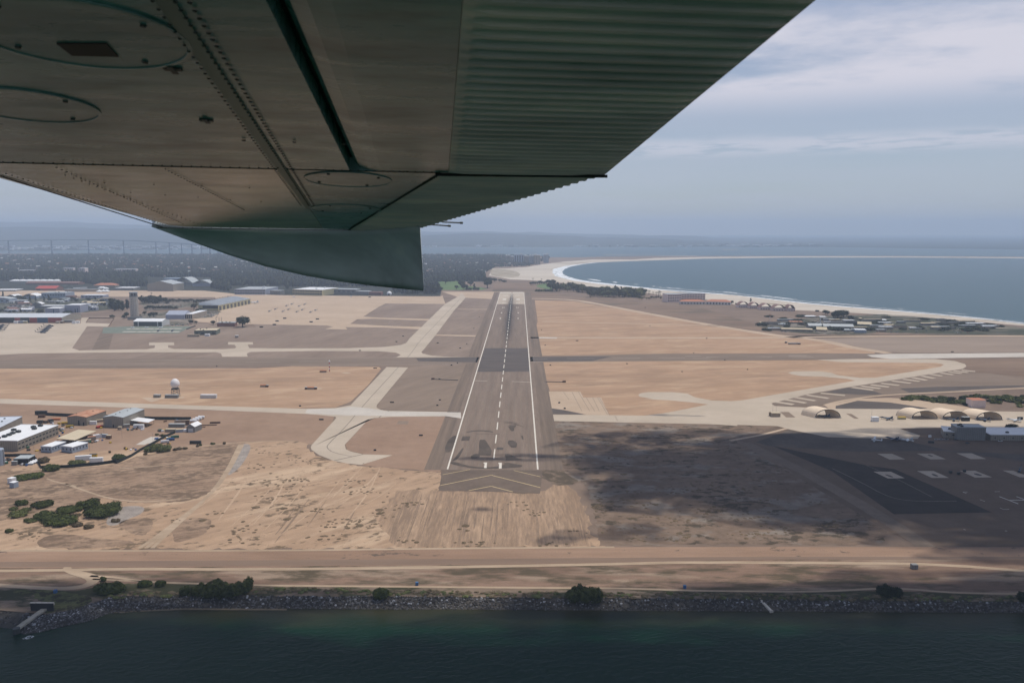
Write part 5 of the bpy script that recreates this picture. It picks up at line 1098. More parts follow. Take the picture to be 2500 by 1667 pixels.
bldg('bright blue-white box hall right of the cubic pale hall', zA(1245, 965), zA(1538, 965), 45, (zA(0, 965)[1], zA(0, 822)[1]), W_lav, R_white, name='hall', cat='building', doors=[(.8, .85, 0, .6, D_blue, 'door'), (.65, .7, 0, .5, D_dark, 'door')])
bldg('long flat-roofed grey-green hall behind the two pale halls', zA(770, 890), zA(1240, 888), 30, (zA(0, 890)[1], zA(0, 840)[1]), W_grey, R_white)
bldg('white domed tank house between trees', zA(625, 880), zA(800, 880), 18, (zA(0, 880)[1], zA(0, 800)[1]), W_grey, R_white, 'arch', 5)
bldg('blue-grey stepped block with flat roofs at the far apron', zA(795, 690), zA(1255, 690), 60, (zA(0, 690)[1], zA(0, 590)[1]), W_blue, R_grey, wins=[(9, .5, .7, .5)], units=4)
bldg('small brick store right of the stepped blue-grey block', zA(1260, 690), zA(1400, 690), 25, (zA(0, 690)[1], zA(0, 650)[1]), W_brick, R_brown)
bldg('grey flat building with white canopy near the tower', zA(1550, 690), zA(1975, 690), 40, (zA(0, 690)[1], zA(0, 635)[1]), W_lav, R_white, wins=[(6, .4, .7, .5)])
bldg('white roof canopy at the left edge of the far apron', zA(-500, 565), zA(300, 560), 60, (zA(0, 562)[1], zA(0, 535)[1]), W_grey, R_white)
bldg('curved white-roofed hall left of the round trees', zA(120, 700), zA(295, 700), 40, (zA(0, 700)[1], zA(0, 660)[1]), W_tan, R_white, 'arch', 6)
bldg('curved white-roofed hall right of the round trees', zA(440, 700), zA(700, 700), 40, (zA(0, 700)[1], zA(0, 650)[1]), W_blue, R_white, 'arch', 8)
bldg('blue-grey hall at the left edge behind the long hangar', zA(-300, 780), zA(190, 780), 40, (zA(0, 780)[1], zA(0, 705)[1]), W_blue, R_grey, 'arch', 5, wins=[(5, .4, .7, .5)])
bldg('hall with bright red roof before the dark trees', zA(680, 548), zA(1070, 548), 55, (zA(0, 548)[1], zA(0, 505)[1]), W_brick, R_red, 'gable_x', 9, doors=[(.05, .25, 0, .8, D_dark, 'door'), (.4, .6, 0, .8, D_red, 'door')])
bldg('long brick shed under the row of white peaked tents', zA(490, 430), zA(1500, 432), 50, (zA(0, 430)[1], zA(0, 395)[1]), W_brick, R_brown, 'gable_x', 4)
for i in range(9):
    x = 250 + i * 132; t = thing('tent_roof', 'white peaked tent roof in the row behind the long brick shed', 'tent', P(*zA(x + 60, 375)), 0, 'row of white peaked tents')
    m = MB(); w_ = 22; m.box(-w_, w_, -14, 14, 0, 5); m.build('side', W_white, t)
    m = MB(); m.add([(-w_ - 1, -15, 5), (w_ + 1, -15, 5), (w_ + 1, 15, 5), (-w_ - 1, 15, 5), (-6, 0, 11), (6, 0, 11)], [(0, 1, 5, 4), (1, 2, 5), (2, 3, 4, 5), (3, 0, 4), (3, 2, 1, 0)]); m.build('roof', R_white, t)
bldg('low hall with orange tiled roof left of the white canopies', zA(1790, 470), zA(2200, 470), 40, (zA(0, 470)[1], zA(0, 440)[1]), W_tan, R_tile, 'hip', 8)
bldg('white flat roof hall behind the control tower', zB(0, 450), zB(300, 450), 60, (zB(0, 450)[1], zB(0, 412)[1]), W_grey, R_white)
bldg('low brown wall building with white roofs left of the tents', zA(1240, 568), zA(1900, 568), 20, (zA(0, 568)[1], zA(0, 520)[1]), W_tan, R_grey)
bldg('narrow white roof left of the small white tents', zA(1400, 520), zA(1670, 512), 20, (zA(0, 515)[1], zA(0, 494)[1]), W_tan, R_white)
for i, (x, y) in enumerate(((1935, 505), (1975, 505), (2030, 520), (1900, 575), (1980, 570), (2045, 570))):
    t = thing('tent', 'small white peaked tent on the far apron near the control tower', 'tent', P(*zA(x, y)), 0, 'small white tents near the tower')
    m = MB(); m.box(-8, 8, -8, 8, 0, 3); m.build('side', W_white, t); m = MB(); m.add([(-9, -9, 3), (9, -9, 3), (9, 9, 3), (-9, 9, 3), (0, 0, 9)], [(0, 1, 4), (1, 2, 4), (2, 3, 4), (3, 0, 4), (3, 2, 1, 0)]); m.build('roof', R_white, t)
bldg('big beige gabled hangar with ribbed front', zB(527, 462), zB(937, 464), 90, (zB(0, 462)[1], zB(0, 350)[1]), W_beige, R_grey, 'gable_y', 12, name='hangar', cat='hangar')
bldg('pale shell-roofed hall right of the big beige hangar', zB(945, 370), zB(1240, 372), 70, (zB(0, 371)[1], zB(0, 330)[1]), W_grey, R_grey, 'arch', 22)
bldg('second shell-roofed hall with blue-grey roof', zB(1240, 385), zB(1530, 385), 70, (zB(0, 385)[1], zB(0, 345)[1]), W_lav, R_grey, 'arch', 14)
bldg('long low blue-roofed hall among the trees', zB(765, 285), zB(1210, 285), 60, (zB(0, 285)[1], zB(0, 262)[1]), W_lav, plain('blue_roof', (.25, .32, .4), .5))
# control tower
t = thing('control_tower', 'tall concrete airfield control tower with glazed cab', 'control tower', P(*zB(320, 872)))
Ht = HT(zB(0, 872)[1], zB(0, 465)[1]); sc1 = P(*zB(320, 872)).y / F / 6.533
rw = 62 * sc1
def octa(r): return [(r * cos(pi / 8 + k * pi / 4), r * sin(pi / 8 + k * pi / 4)) for k in range(8)]
m = MB(); m.prism(octa(rw), 0, Ht * .80)
for k in range(8):
    x, y = rw * cos(k * pi / 4), rw * sin(k * pi / 4); m.box(x * .95 - .5, x * .95 + .5, y * .95 - .5, y * .95 + .5, 0, Ht * .805)
m.build('shaft', W_conc, t)
m = MB(); m.prism(octa(rw * 1.06), Ht * .803, Ht * .84); m.build('gallery', W_grey, t)
m = MB(); m.prism(octa(rw * .9), Ht * .842, Ht * .945); m.build('cab_glazing', G_glass, t)
m = MB()
for k in range(8): x, y = rw * .93 * cos(pi / 8 + k * pi / 4), rw * .93 * sin(pi / 8 + k * pi / 4); m.tube((x, y, Ht * .842), (x, y, Ht * .945), .35, n=6)
m.build('mullions', M_whitep, t)
m = MB(); m.prism(octa(rw * 1.08), Ht * .947, Ht * .985); m.build('roof', R_grey, t)
m = MB(); m.tube((0, 0, Ht * .98), (0, 0, Ht * 1.06), .2); m.tube((2, 1, Ht * .98), (2, 1, Ht * 1.03), .15); m.build('aerials', M_steel, t)
me = None
for k in range(7):
    if me is None: m = MB(); m.box(-1, 1, -rw * .93 - .15, -rw * .93, -1.2, 1.2); o = m.build('window', G_glass, t); me = o.data
    else: o = bpy.data.objects.new('window', me); COL.objects.link(o); o.parent = t
    o.location = (-rw * .1, 0, Ht * (.1 + .1 * k))
bldg('dark single-storey base building at the foot of the control tower', zB(205, 922), zB(380, 922), 22, (zB(0, 922)[1], zB(0, 880)[1]), W_grey, R_dark)
bldg('glass-fronted hangar with white roof before the control tower', zB(300, 1020), zB(760, 1022), 40, (zB(0, 1021)[1], zB(0, 945)[1]), W_white, R_white, 'gable_x', 5, name='hangar', cat='hangar', doors=[(.02, .15, 0, .9, G_glass, 'hangar_door'), (.19, .82, 0, .9, G_glass, 'hangar_door'), (.86, .98, 0, .9, G_glass, 'hangar_door')])
bldg('pale blue hall with saw roof, left part', zB(815, 908), zB(1115, 908), 50, (zB(0, 908)[1], zB(0, 840)[1]), W_lav, plain('lilac_roof', (.34, .37, .45), .6), 'gable_x', 9)
bldg('tan striped hall with white sloping roof beside the pale blue hall', zB(1118, 905), zB(1240, 905), zB(1320, 840), (zB(0, 905)[1], zB(0, 830)[1]), W_tan, R_white, 'flat', 0, wins=[(4, .1, .85, .5)])
bldg('long low brown building left of the big round tree', zB(1635, 1028), zB(1915, 1028), 20, (zB(0, 1028)[1], zB(0, 968)[1]), W_brick, R_grey, units=3)
bldg('olive-grey service building with pale flat roof and canopies', zB(1270, 1165), zB(1620, 1160), 40, (zB(0, 1163)[1], zB(0, 1090)[1]), plain('olive_wall', (.13, .15, .12), .8), R_beige, units=3, wins=[(4, .2, .6, .5)])
bldg('low white canopy before the olive-grey building', zB(1335, 1160), zB(1455, 1160), 10, (zB(0, 1160)[1], zB(0, 1110)[1]), D_dark, R_white)
cont('white box hut beside the low canopy', zB(1480, 1180), 10, M_whitep, 0, R_white, 6, 5)
cont('long tan wall-like hut on the grey field', zB(1260, 1190), 26, W_tan, 0, R_beige, 4, 5)
cont('small tan hut alone on the grey field', zB(1950, 1205), 7, W_tan, 0, R_white, 5, 5)
# long hangar with the bare ribs on its roof
A, B, C = zB(1335, 775), zB(1655, 778), zB(2110, 665)
t = bldg('long cream hangar with dark door bays and bare roof ribs', A, B, C, (zB(0, 778)[1], zB(0, 690)[1]), W_yel, R_grey, name='hangar', cat='hangar', swins=[(9, .05, .8, .55)], doors=[(.22, .98, .45, .95, D_dark, 'glazed_front')])
a, b = P(*A), P(*B); wx = (b - a).length; dp = (P(*C) - b).dot(Vector((-(b - a).y, (b - a).x, 0)).normalized()); h = HT(zB(0, 778)[1], zB(0, 690)[1])
for k in range(12):
    y = dp * (k + .5) / 12; m = MB(); m.loft([[(-2, y - .8, h + .4), (wx, y - .8, h + .4), (wx, y - .8, h + 2), (wx * .3, y - .8, h + 9), (-2, y - .8, h + 8)], [(-2, y + .8, h + .4), (wx, y + .8, h + .4), (wx, y + .8, h + 2), (wx * .3, y + .8, h + 9), (-2, y + .8, h + 8)]]); m.build('roof_rib', R_white, t)
for k in range(13):
    y = dp * k / 12; m = MB(); m.tube((-14, y, 0), (-14, y, h + 10), .5, n=5); m.tube((-14, y, h + 9), (-2, y, h + 8), .4, n=4); m.tube((-14, y, h + 4), (-2, y, h + 9), .3, n=4); m.build('rib_post', M_rust, t)
bldg('two-storey terminal with grey banded front and white roof', q5(275, 298), q5(555, 300), q5(600, 275), (q5(0, 298)[1], q5(0, 248)[1]), W_lav, R_grey, wins=[(12, .62, .85, .9), (12, .2, .45, .9)], units=2, umat_s=2.5, unit_mat=R_white)
bldg('two-storey terminal with yellowish bands and white domed roof', q5(808, 303), q5(1078, 310), q5(1115, 285), (q5(0, 306)[1], q5(0, 252)[1]), W_yel, R_white, wins=[(12, .62, .85, .9), (12, .2, .45, .9)], units=2, umat_s=2.5, unit_mat=R_white)
bldg('plain grey block right of the yellowish terminal', q5(1170, 293), q5(1385, 297), 50, (q5(0, 295)[1], q5(0, 250)[1]), W_grey, R_grey, wins=[(5, .5, .7, .5)])
bldg('lower grey block with flat roof beside the plain grey block', q5(1390, 297), q5(1505, 298), 40, (q5(0, 297)[1], q5(0, 270)[1]), W_grey, R_grey)
bldg('brick-red low block between grey block and white dome', q5(1508, 303), q5(1618, 304), 30, (q5(0, 303)[1], q5(0, 276)[1]), W_brick, R_brown)
bldg('low grey annex right of the grey banded terminal', q5(600, 298), q5(695, 300), 30, (q5(0, 299)[1], q5(0, 262)[1]), W_grey, R_grey)
t = thing('white_dome', 'white domed shelter beside the dark trees at the apron', 'dome', P(*q5(1695, 305))); m = MB(); m.lathe([(9, 0), (9, 7), (8, 10), (5.5, 13), (2, 14.5), (.1, 14.8)], (0, 0), 20); m.build('shell', R_white, t, smooth=True); m = MB(); m.box(-3, 3, -9.2, -8.5, 0, 6); m.build('door', D_dark, t)

# ---- right: sun shelters, jets, squadron building
def shelter(label, xl, xr, yb, ytop, dep=18, slant=-11):
    A, B = P(xl, yb), P(xr, yb + 1.5); c = (A + B) / 2; wx = (B - A).length; h = HT(yb, ytop)
    t = thing('aircraft_shelter', label, 'shelter', c, 0, 'arched tan aircraft shelters')
    n = 14; arc = [(-wx / 2 * cos(pi * i / n), h * sin(pi * i / n) ** .85) for i in range(n + 1)]
    arc2 = [(x * .985, z * .97 - .15) for x, z in arc]
    m = MB(); sx = slant
    for k in range(n):
        q = [(arc[k][0], 0, arc[k][1]), (arc[k + 1][0], 0, arc[k + 1][1]), (arc[k + 1][0] + sx, dep, arc[k + 1][1]), (arc[k][0] + sx, dep, arc[k][1])]
        q2_ = [(arc2[k][0], .2, arc2[k][1]), (arc2[k + 1][0], .2, arc2[k + 1][1]), (arc2[k + 1][0] + sx, dep - .2, arc2[k + 1][1]), (arc2[k][0] + sx, dep - .2, arc2[k][1])]
        m.loft([q2_, q])
    m.build('fabric_roof', M_canopy, t)
    for y, s_ in ((-.3, 0), (dep + .3, sx)):
        m = MB()
        for k in range(n): m.tube((arc2[k][0] + s_, y, arc2[k][1]), (arc2[k + 1][0] + s_, y, arc2[k + 1][1]), .42, n=6)
        m.build('arch_frame', M_dkgrey, t)
    for x in (-wx / 2, wx / 2):
        m = MB(); m.box(x - .8, x + .8, -1.2, 1.2, 0, 1.4); m.build('footing', W_conc, t)
    return t
shelter('arched tan aircraft shelter standing apart at the left, with a jet inside', 1989, 2053, 1019.5, 997)
shelter('arched tan aircraft shelter, empty left one of the three', 2224, 2290, 1022, 1000.5)
shelter('arched tan aircraft shelter, middle one of the three', 2299, 2365, 1023, 1001.5)
shelter('arched tan aircraft shelter, right one of the three', 2381, 2448, 1024.5, 1003)
J1 = make_jet(M_navdark, 'dark blue jet parked in the open between the shelters'); J1.location = P(*zE(370, 375)); J1.rotation_euler.z = pi - .75 + pi
ixj = make_tree_index(J1)
for (p_, rz, lab) in ((q8(705, 198), .6, 'dark jet inside the shelter standing apart'), (zE(1310, 392), .6, 'dark jet inside the middle shelter'), (zE(1755, 395), .6, 'dark jet inside the right-hand shelter'), (zE(450, 670), -.6, 'dark blue and yellow jet in the nearer parked row')):
    dup(J1, P(*p_), pi - .75 + pi + rz * .4, lab, idx=ixj, group='parked jets')
J1['group'] = 'parked jets'
J2 = make_jet(M_navlite, 'pale grey jet parked at the right edge beyond the third shelter'); J2.location = P(*zE(2190, 400)); J2.rotation_euler.z = -.75; J2['group'] = 'parked jets'
ix2 = make_tree_index(J2)
dup(J2, P(*zE(640, 690)), -.5, 'pale jet with white wings in the nearer parked row', idx=ix2, group='parked jets')
# biplane-like light aircraft in the nearer row
t = thing('light_aircraft', 'white biplane in the nearer parked row, left of the jets', 'aircraft', P(*zE(225, 690)), -.5)
m = MB(); m.loft([[(x, r * cos(a), 1.8 + r * sin(a)) for a in np.linspace(0, 2 * pi, 9)[:-1]] for x, r in ((-4.5, .7), (-3, 1), (0, .9), (6, .25))]); m.build('fuselage', M_whitep, t)
for z in (1.2, 3.9): m = MB(); m.box(-2.4, -.4, -7.5, 7.5, z, z + .16); m.build('wing', M_navlite, t)
m = MB(); m.box(5, 6.4, -2.4, 2.4, 1.9, 2.02); m.build('tailplane', M_whitep, t); m = MB(); m.box(5.2, 6.5, -.08, .08, 2.03, 4); m.build('fin', M_whitep, t)
for y in (-6, -2, 2, 6): m = MB(); m.tube((-1.4, y, 1.36), (-1.4, y, 3.9), .08); m.build('strut', M_dkgrey, t)
H1 = make_heli(M_navdark, 'dark helicopter at the right edge beside the pads'); H1.location = P(*zE(2290, 1130)); H1.rotation_euler.z = .9
ixh = make_tree_index(H1)
dup(H1, P(*zE(2400, 980)), .9, 'dark helicopter at the right edge, the farther one', idx=ixh)
bldg('tall windowless ribbed hall in the squadron building, darker than its wings', zE(1385, 672), zE(1795, 678), zE(1865, 630), (zE(0, 675)[1], zE(0, 487)[1]), W_grey, R_grey, units=3, umat_s=.9)
bldg('low left wing with white roof of the squadron building', zE(1195, 640), zE(1380, 655), 26, (zE(0, 650)[1], zE(0, 555)[1]), W_beige, R_white, wins=[(2, .5, .7, .3)], units=1)
bldg('long low right wing with white roof of the squadron building', zE(1870, 680), zE(2900, 690), 34, (zE(0, 684)[1], zE(0, 598)[1]), W_beige, R_white, wins=[(8, .4, .6, .12)], units=2)
bldg('small brick-topped square tower house among shrubs at right', zE(1608, 208), zE(1800, 208), 16, (zE(0, 208)[1], zE(0, 95)[1]), W_pink, R_tile, 'hip', 1.5)
cont('white square hut left of the open-air jet', zE(210, 402), 8, M_whitep, 0, R_white, 5, 5.5)
cont('yellow tow tractor left of the three shelters', zE(595, 372), 9, W_yel, 0, M_yel, 4, 3)
cont('tan hut in the middle of the concrete apron', q7(765, 880), 11, W_tan, 0, R_beige, 6, 5)
cont('small tan post hut left of the apron hut', q7(731, 876), 2.5, W_tan, 0, R_beige, 2, 5)
cont('dark crate stack in front of the middle shelter', zE(1510, 395), 9, M_dkgrey, 0, R_grey, 4, 5)
cont('pair of small dark boxes beyond the pale jet', zE(2295, 378), 6, M_dkgrey, 0, None, 2, 3.5)
cont('grey pump box in the verge by the sandy track', q8(1450, 1435), 4, W_grey, 0, None, 3.5, 3.2)
CAR = {}
for k, mt in (('silver', M_silver), ('dark', M_dkgrey), ('white', M_whitep), ('red', M_redp), ('blue', M_bluep)):
    c_ = make_car(mt, k); CAR[k] = [(o.name.split('.')[0], o.data) for o in kids(c_)]
    for o in kids(c_): bpy.data.objects.remove(o)
    bpy.data.objects.remove(c_)
def car(p_, kind, rz, label, group):
    t = thing('parked_car', label, 'car', P(*p_), rz, group)
    for nm, dd in CAR[kind]: o = bpy.data.objects.new(nm, dd); COL.objects.link(o); o.parent = t
    return t
for (x, y, k, lab) in ((1095, 668, 'silver', 'silver car, left of the three beside the squadron hall'), (1165, 668, 'silver', 'silver car, middle of the three beside the squadron hall'), (1240, 668, 'silver', 'silver car, right of the three beside the squadron hall'), (2012, 690, 'white', 'white car below the right wing of the squadron building'), (1540, 720, 'dark', 'dark car on the ground before the squadron hall'), (1370, 672, 'dark', 'dark car at the foot of the squadron hall')):
    car(zE(x, y), k, .2, lab, 'cars by the squadron building')
for (x, y, lab) in ((1295, 1148, 'brown bollard left of the third pad'), (1412, 1168, 'brown bollard nearest the third pad'), (1495, 1130, 'dark cabinet standing on the corner of the third pad'), (1040, 715, 'dark cart on the line before the squadron building'), (995, 712, 'dark cart beside another on the line'), (1000, 632, 'white aircraft stand on the apron corner')):
    cont(lab, zE(x, y), 2.5, M_dkgrey if 'white' not in lab else M_whitep, 0, None, 2, 2.5)
# helicopters on the central apron and the left apron
H3 = make_heli(M_navgrey, 'grey helicopter parked on the central apron'); ixg = make_tree_index(H3)
first = True
for (x, y) in ((594, 455), (650, 436), (752, 405), (800, 389), (917, 392), (867, 408), (769, 439), (719, 457), (896, 442), (847, 460), (972, 464), (1018, 446)):
    lab = 'grey helicopter parked in the open group on the central apron'
    if first: H3.location = P(*q5(x, y)); H3.rotation_euler.z = 1.25; H3['label'] = lab; H3['group'] = 'helicopters on the central apron'; first = False
    else: dup(H3, P(*q5(x, y)), 1.25, lab, group='helicopters on the central apron', idx=ixg)
ord5 = ['nearest', 'second nearest', 'middle', 'second farthest', 'farthest']
for i, (x, y) in enumerate(((800, 1360), (840, 1330), (870, 1300), (910, 1268), (950, 1235))):
    dup(H1, P(*zA(x, y)), pi + .1, 'dark helicopter with raised tail, %s of the five on the left apron' % ord5[i], idx=ixh, group='dark helicopters on the left apron', scale=(1.5, 1.3, 1.3))
for i, (x, y) in enumerate(((-30, 1330), (0, 1295), (30, 1262), (60, 1225))):
    dup(H1, P(*zA(x, y)), .15, 'dark helicopter cut by the left picture edge, %s of four' % ['nearest', 'second nearest', 'second farthest', 'farthest'][i], idx=ixh, group='dark helicopters at the left edge', scale=(1.5, 1.3, 1.3))
ribbons('stand_markings', [(pts(zB, x0, y, x1, y), 13) for x0, x1, y in ((195, 400, 1062), (415, 628, 1062), (642, 850, 1062), (868, 1072, 1060), (130, 345, 1108), (362, 578, 1108), (592, 806, 1108), (820, 1035, 1108))], .24, S_conc2)
for i, (x, y) in enumerate(((295, 1055), (520, 1052), (745, 1050))):
    dup(J2, P(*zB(x, y)), pi / 2 * 3 - .0, 'small white aircraft, %s on the marked stands before the glass hangar' % ['left', 'middle', 'right'][i], idx=ix2, group='aircraft on the marked stands')
for i, (x, y) in enumerate(((697, 1105), (922, 1105))):
    dup(H1, P(*zB(x, y)), pi / 2, 'dark helicopter, %s on the nearer row of marked stands' % ['left', 'right'][i], idx=ixh, group='helicopters on the marked stands')
dup(J2, P(*q5(450, 380)), .4, 'blue-grey aircraft beside the far end of the ribbed hangar', idx=ix2, scale=(1.8, 1.8, 1.8))
for (x, y, lab) in ((735, 520, 'service cart on the central apron, left'), (1035, 527, 'service cart on the central apron, right of the group'), (978, 553, 'service cart on the central apron nearest the grey field'), (665, 545, 'service cart left of the helicopter group'), (1515, 325, 'grey aircraft tug before the low grey blocks'), (820, 322, 'white aircraft tug before the yellowish terminal'), (1345, 318, 'white tug before the plain grey block'), (520, 600, 'tan cart on the edge of the grey field'), (640, 578, 'dark rail cart on the edge of the central apron')):
    cont(lab, q5(x, y), 8, M_dkgrey if 'white' not in lab else M_whitep, 0, None, 4, 3)
for (x, y, lab, mt) in ((305, 1170, 'white ground truck before the long hangar, leftmost', M_whitep), (370, 1165, 'lilac ground truck before the long hangar', W_lav), (425, 1165, 'blue-grey ground truck before the long hangar', W_blue), (488, 1168, 'yellow-white ground truck before the long hangar', W_yel), (1110, 1175, 'brown-white ground cart at the right end of the long hangar', W_tan), (1190, 1170, 'brown ground cart next to the brown-white one', M_rust), (1420, 1175, 'white ground cart left of the pair by the apron corner', M_whitep), (1490, 1170, 'white ground cart at the apron corner', M_whitep)):
    box_thing('ground_cart', lab, 'cart', zA(x, y), 9, 5, 5.5, mt, 0, 'ground vehicles before the long hangar', R_white)
for x, lab in ((1622, 'left mast of the three by the brown building'), (1670, 'middle mast of the three by the brown building'), (1708, 'right mast of the three by the brown building')):
    t = thing('lattice_mast', lab, 'mast', P(*zB(x, 1000)), 0, 'masts by the brown building'); h = HT(zB(0, 1000)[1], zB(0, 870)[1])
    for dx, dy in ((-1.2, -1), (1.2, -1), (0, 1.2)): m = MB(); m.tube((dx, dy, 0), (dx * .4, dy * .4, h), .22, .15, 4); m.build('leg', M_steel, t)
    m = MB()
    for k in range(8): z = h * k / 8; m.tube((-1.2 + .1 * k, -1, z), (1.2 - .1 * k, -1, z + h / 8), .12, n=4)
    m.build('bracing', M_steel, t)
fence('low dark wall and hedge around the square plot by the left apron', pts(zA, 1650, 1160, 1700, 1080, 2190, 1080, 2090, 1225), 2.5, M_rust)
fence('dark low fence before the olive-grey building', pts(zB, 1145, 1078, 1290, 1025), 3, M_dkgrey)

# cars in the car parks (each one a car)
rd = random.Random(21); kk = list(CAR)
def carpark(fn, x0, x1, y0, y1, n, where, group):
    for i in range(n):
        k = rd.choices(kk, (3, 3, 4, 1, 1))[0]; x, y = rd.uniform(x0, x1), y0 + (y1 - y0) * round(rd.uniform(0, 4)) / 4
        car(fn(x, y), k, rd.choice((.1, .15, 1.6)), '%s car parked %s' % (k, where), group)
carpark(zB, 1290, 1660, 800, 875, 55, 'between the ribbed hangar and the saw-roofed hall', 'cars by the ribbed hangar')
carpark(zB, 700, 1150, 640, 720, 26, 'on the dirt lot right of the control tower', 'cars on the dirt lot')
carpark(zA, 1500, 1900, 740, 800, 26, 'among trees left of the control tower', 'cars left of the tower')
carpark(zA, 90, 560, 760, 800, 22, 'behind the long hangar', 'cars behind the long hangar')
carpark(zB, 870, 1220, 990, 1015, 14, 'right of the glass-fronted hangar', 'cars by the glass hangar')
carpark(zA, 1070, 1400, 450, 540, 20, 'right of the red-roofed hall', 'cars by the red-roofed hall')
carpark(q7, 1460, 2000, 300, 345, 46, 'in the lots behind the dunes at right', 'cars behind the dunes')
carpark(q7, 760, 1250, 270, 340, 30, 'in the compound by the sea', 'cars in the sea compound')
# ---- buildings towards the sea on the right
bldg('five-storey pink-grey hotel block at the beach, left wing', q7(78, 152), q7(165, 150), 40, (q7(0, 151)[1], q7(0, 100)[1]), W_pink, R_grey, wins=[(6, .15, .3, .6), (6, .45, .6, .6), (6, .75, .9, .6)])
bldg('pink-grey hotel block at the beach, right wing with balconies', q7(165, 140), q7(318, 137), 30, (q7(0, 138)[1], q7(0, 96)[1]), W_pink, R_grey, wins=[(9, .15, .3, .7), (9, .45, .6, .7), (9, .75, .9, .7)])
bldg('low building with orange tiled roof before the hotel, left', q7(160, 165), q7(318, 166), 30, (q7(0, 165)[1], q7(0, 146)[1]), W_white, R_tile, 'hip', 6, wins=[(8, .2, .7, .4)])
bldg('low building with orange tiled roof before the hotel, right', q7(322, 166), q7(480, 170), 30, (q7(0, 168)[1], q7(0, 148)[1]), W_white, R_tile, 'hip', 6, wins=[(8, .2, .7, .4)])
for i, (x0, x1, y) in enumerate(((530, 600, 186), (602, 668, 192), (668, 748, 200), (750, 835, 207), (842, 892, 208))):
    bldg('brown-roofed round-topped barrack, %s of five along the beach' % ['leftmost', 'second', 'middle', 'fourth', 'rightmost'][i], q7(x0, y), q7(x1, y), 30, 7, W_pink, R_brown, 'arch', 11, name='barrack', cat='barrack', group='brown-roofed barracks along the beach', wins=[(5, .2, .6, .5)])
ZF = [((975, 415), (1340, 425), 392, W_beige, R_beige, 'flat', 'long beige low hall at the near edge of the sea compound'), ((1830, 435), (1955, 438), 402, W_blue, R_white, 'flat', 'blue-grey cube with bright white roof in the sea compound'), ((1460, 385), (1810, 392), 360, W_grey, R_grey, 'gable_x', 'long grey-roofed hall in the middle of the sea compound'), ((1290, 378), (1450, 380), 355, W_grey, R_grey, 'gable_x', 'grey gabled hall left of the long grey-roofed hall'), ((1260, 262), (1390, 262), 248, W_tan, R_white, 'flat', 'low white-roofed strip behind the sea compound'), ((1430, 262), (1500, 263), 255, W_white, R_white, 'flat', 'short white-roofed strip behind the sea compound'), ((950, 352), (1060, 352), 338, W_grey, R_grey, 'flat', 'grey shed at the left end of the sea compound'), ((1850, 350), (2010, 356), 335, W_grey, R_beige, 'gable_x', 'pale-roofed hall right of the long grey-roofed hall'), ((1560, 330), (1720, 333), 318, W_grey, R_dark, 'flat', 'dark flat hall behind the long grey-roofed hall'), ((2060, 298), (2200, 300), 290, W_tan, R_white, 'flat', 'white-roofed strip among the dunes at right'), ((1820, 280), (1910, 282), 272, W_tan, R_beige, 'flat', 'tan strip behind the round trees of the compound'), ((1080, 325), (1230, 327), 312, W_tan, R_orange, 'flat', 'reddish-roofed shed at the back of the compound'), ((1380, 420), (1500, 424), 398, W_tan, R_beige, 'gable_x', 'tan shed at the near side of the compound'), ((740, 330), (860, 332), 322, W_tan, R_beige, 'flat', 'tan flat shed at the left tip of the compound'), ((1700, 418), (1810, 420), 404, W_grey, R_grey, 'flat', 'low grey shed left of the blue-grey cube')]
for (A, B, yt, wl, rf, kd, lab) in ZF: bldg(lab, zF(*A), zF(*B), 26, (zF(0, A[1])[1], zF(0, yt)[1]), wl, rf, kd, 5)
t = thing('lattice_tower', 'thin lattice tower in the sea compound', 'mast', P(*zF(1425, 340))); m = MB(); h = HT(zF(0, 340)[1], zF(0, 262)[1]); m.tube((0, 0, 0), (0, 0, h), 1.4, .7, 4); m.build('mast', M_navlite, t); m = MB(); m.tube((-18, 0, 0), (0, 0, h * .6), .35, n=4); m.tube((12, 0, 0), (0, 0, h * .6), .35, n=4); m.build('stay', M_navlite, t)
t = thing('water_tower', 'slender pink control mast with round head on the brown field', 'tower', P(*zF(845, 300))); h = HT(zF(0, 300)[1], zF(0, 195)[1]); m = MB(); m.tube((0, 0, 0), (0, 0, h * .6), .9, n=6); m.build('mast', W_pink, t); m = MB(); m.lathe([(2, h * .56), (4, h * .6), (4, h * .68), (1, h * .72)], (0, 0), 10); m.build('head', M_rust, t)
# condominium towers at the far beach
for i, (x0, x1, yb, yt) in enumerate(((245, 300, 178, 108), (340, 445, 195, 98), (455, 500, 200, 112), (505, 555, 205, 110), (560, 630, 208, 102), (665, 722, 190, 95), (300, 345, 170, 120))):
    bldg('distant %s apartment tower with stepped top by the beach' % ['leftmost narrow', 'broadest grey', 'slim middle', 'grey-blue middle', 'tall pale', 'rightmost detached', 'low dim'][i], zH(x0, yb), zH(x1, yb), 45, (zH(0, yb)[1], zH(0, yt)[1]), W_blue if i % 2 else W_tan, R_white, name='apartment_tower', cat='apartment tower', group='apartment towers at the far beach', wins=[(4, .1, .9, .4)], units=2, umat_s=4, unit_mat=W_white)
bldg('pale far building in the town, two linked blocks, left', zA(1210, 190), zA(1400, 190), 25, (zA(0, 190)[1], zA(0, 110)[1]), W_pink, R_white, wins=[(6, .2, .9, .3)])
bldg('pale far building in the town, two linked blocks, right', zA(1500, 235), zA(1630, 235), 35, (zA(0, 235)[1], zA(0, 115)[1]), W_pink, R_white, wins=[(4, .2, .9, .3)])
bldg('long low pinkish building in the town at far left', zA(380, 215), zA(690, 205), 25, (zA(0, 210)[1], zA(0, 150)[1]), W_pink, R_white, wins=[(8, .2, .8, .3)])
bldg('pale long building in the town beyond the tower', zB(0, 165), zB(340, 165), 30, (zB(0, 165)[1], zB(0, 108)[1]), W_pink, R_white, wins=[(9, .2, .8, .3)])
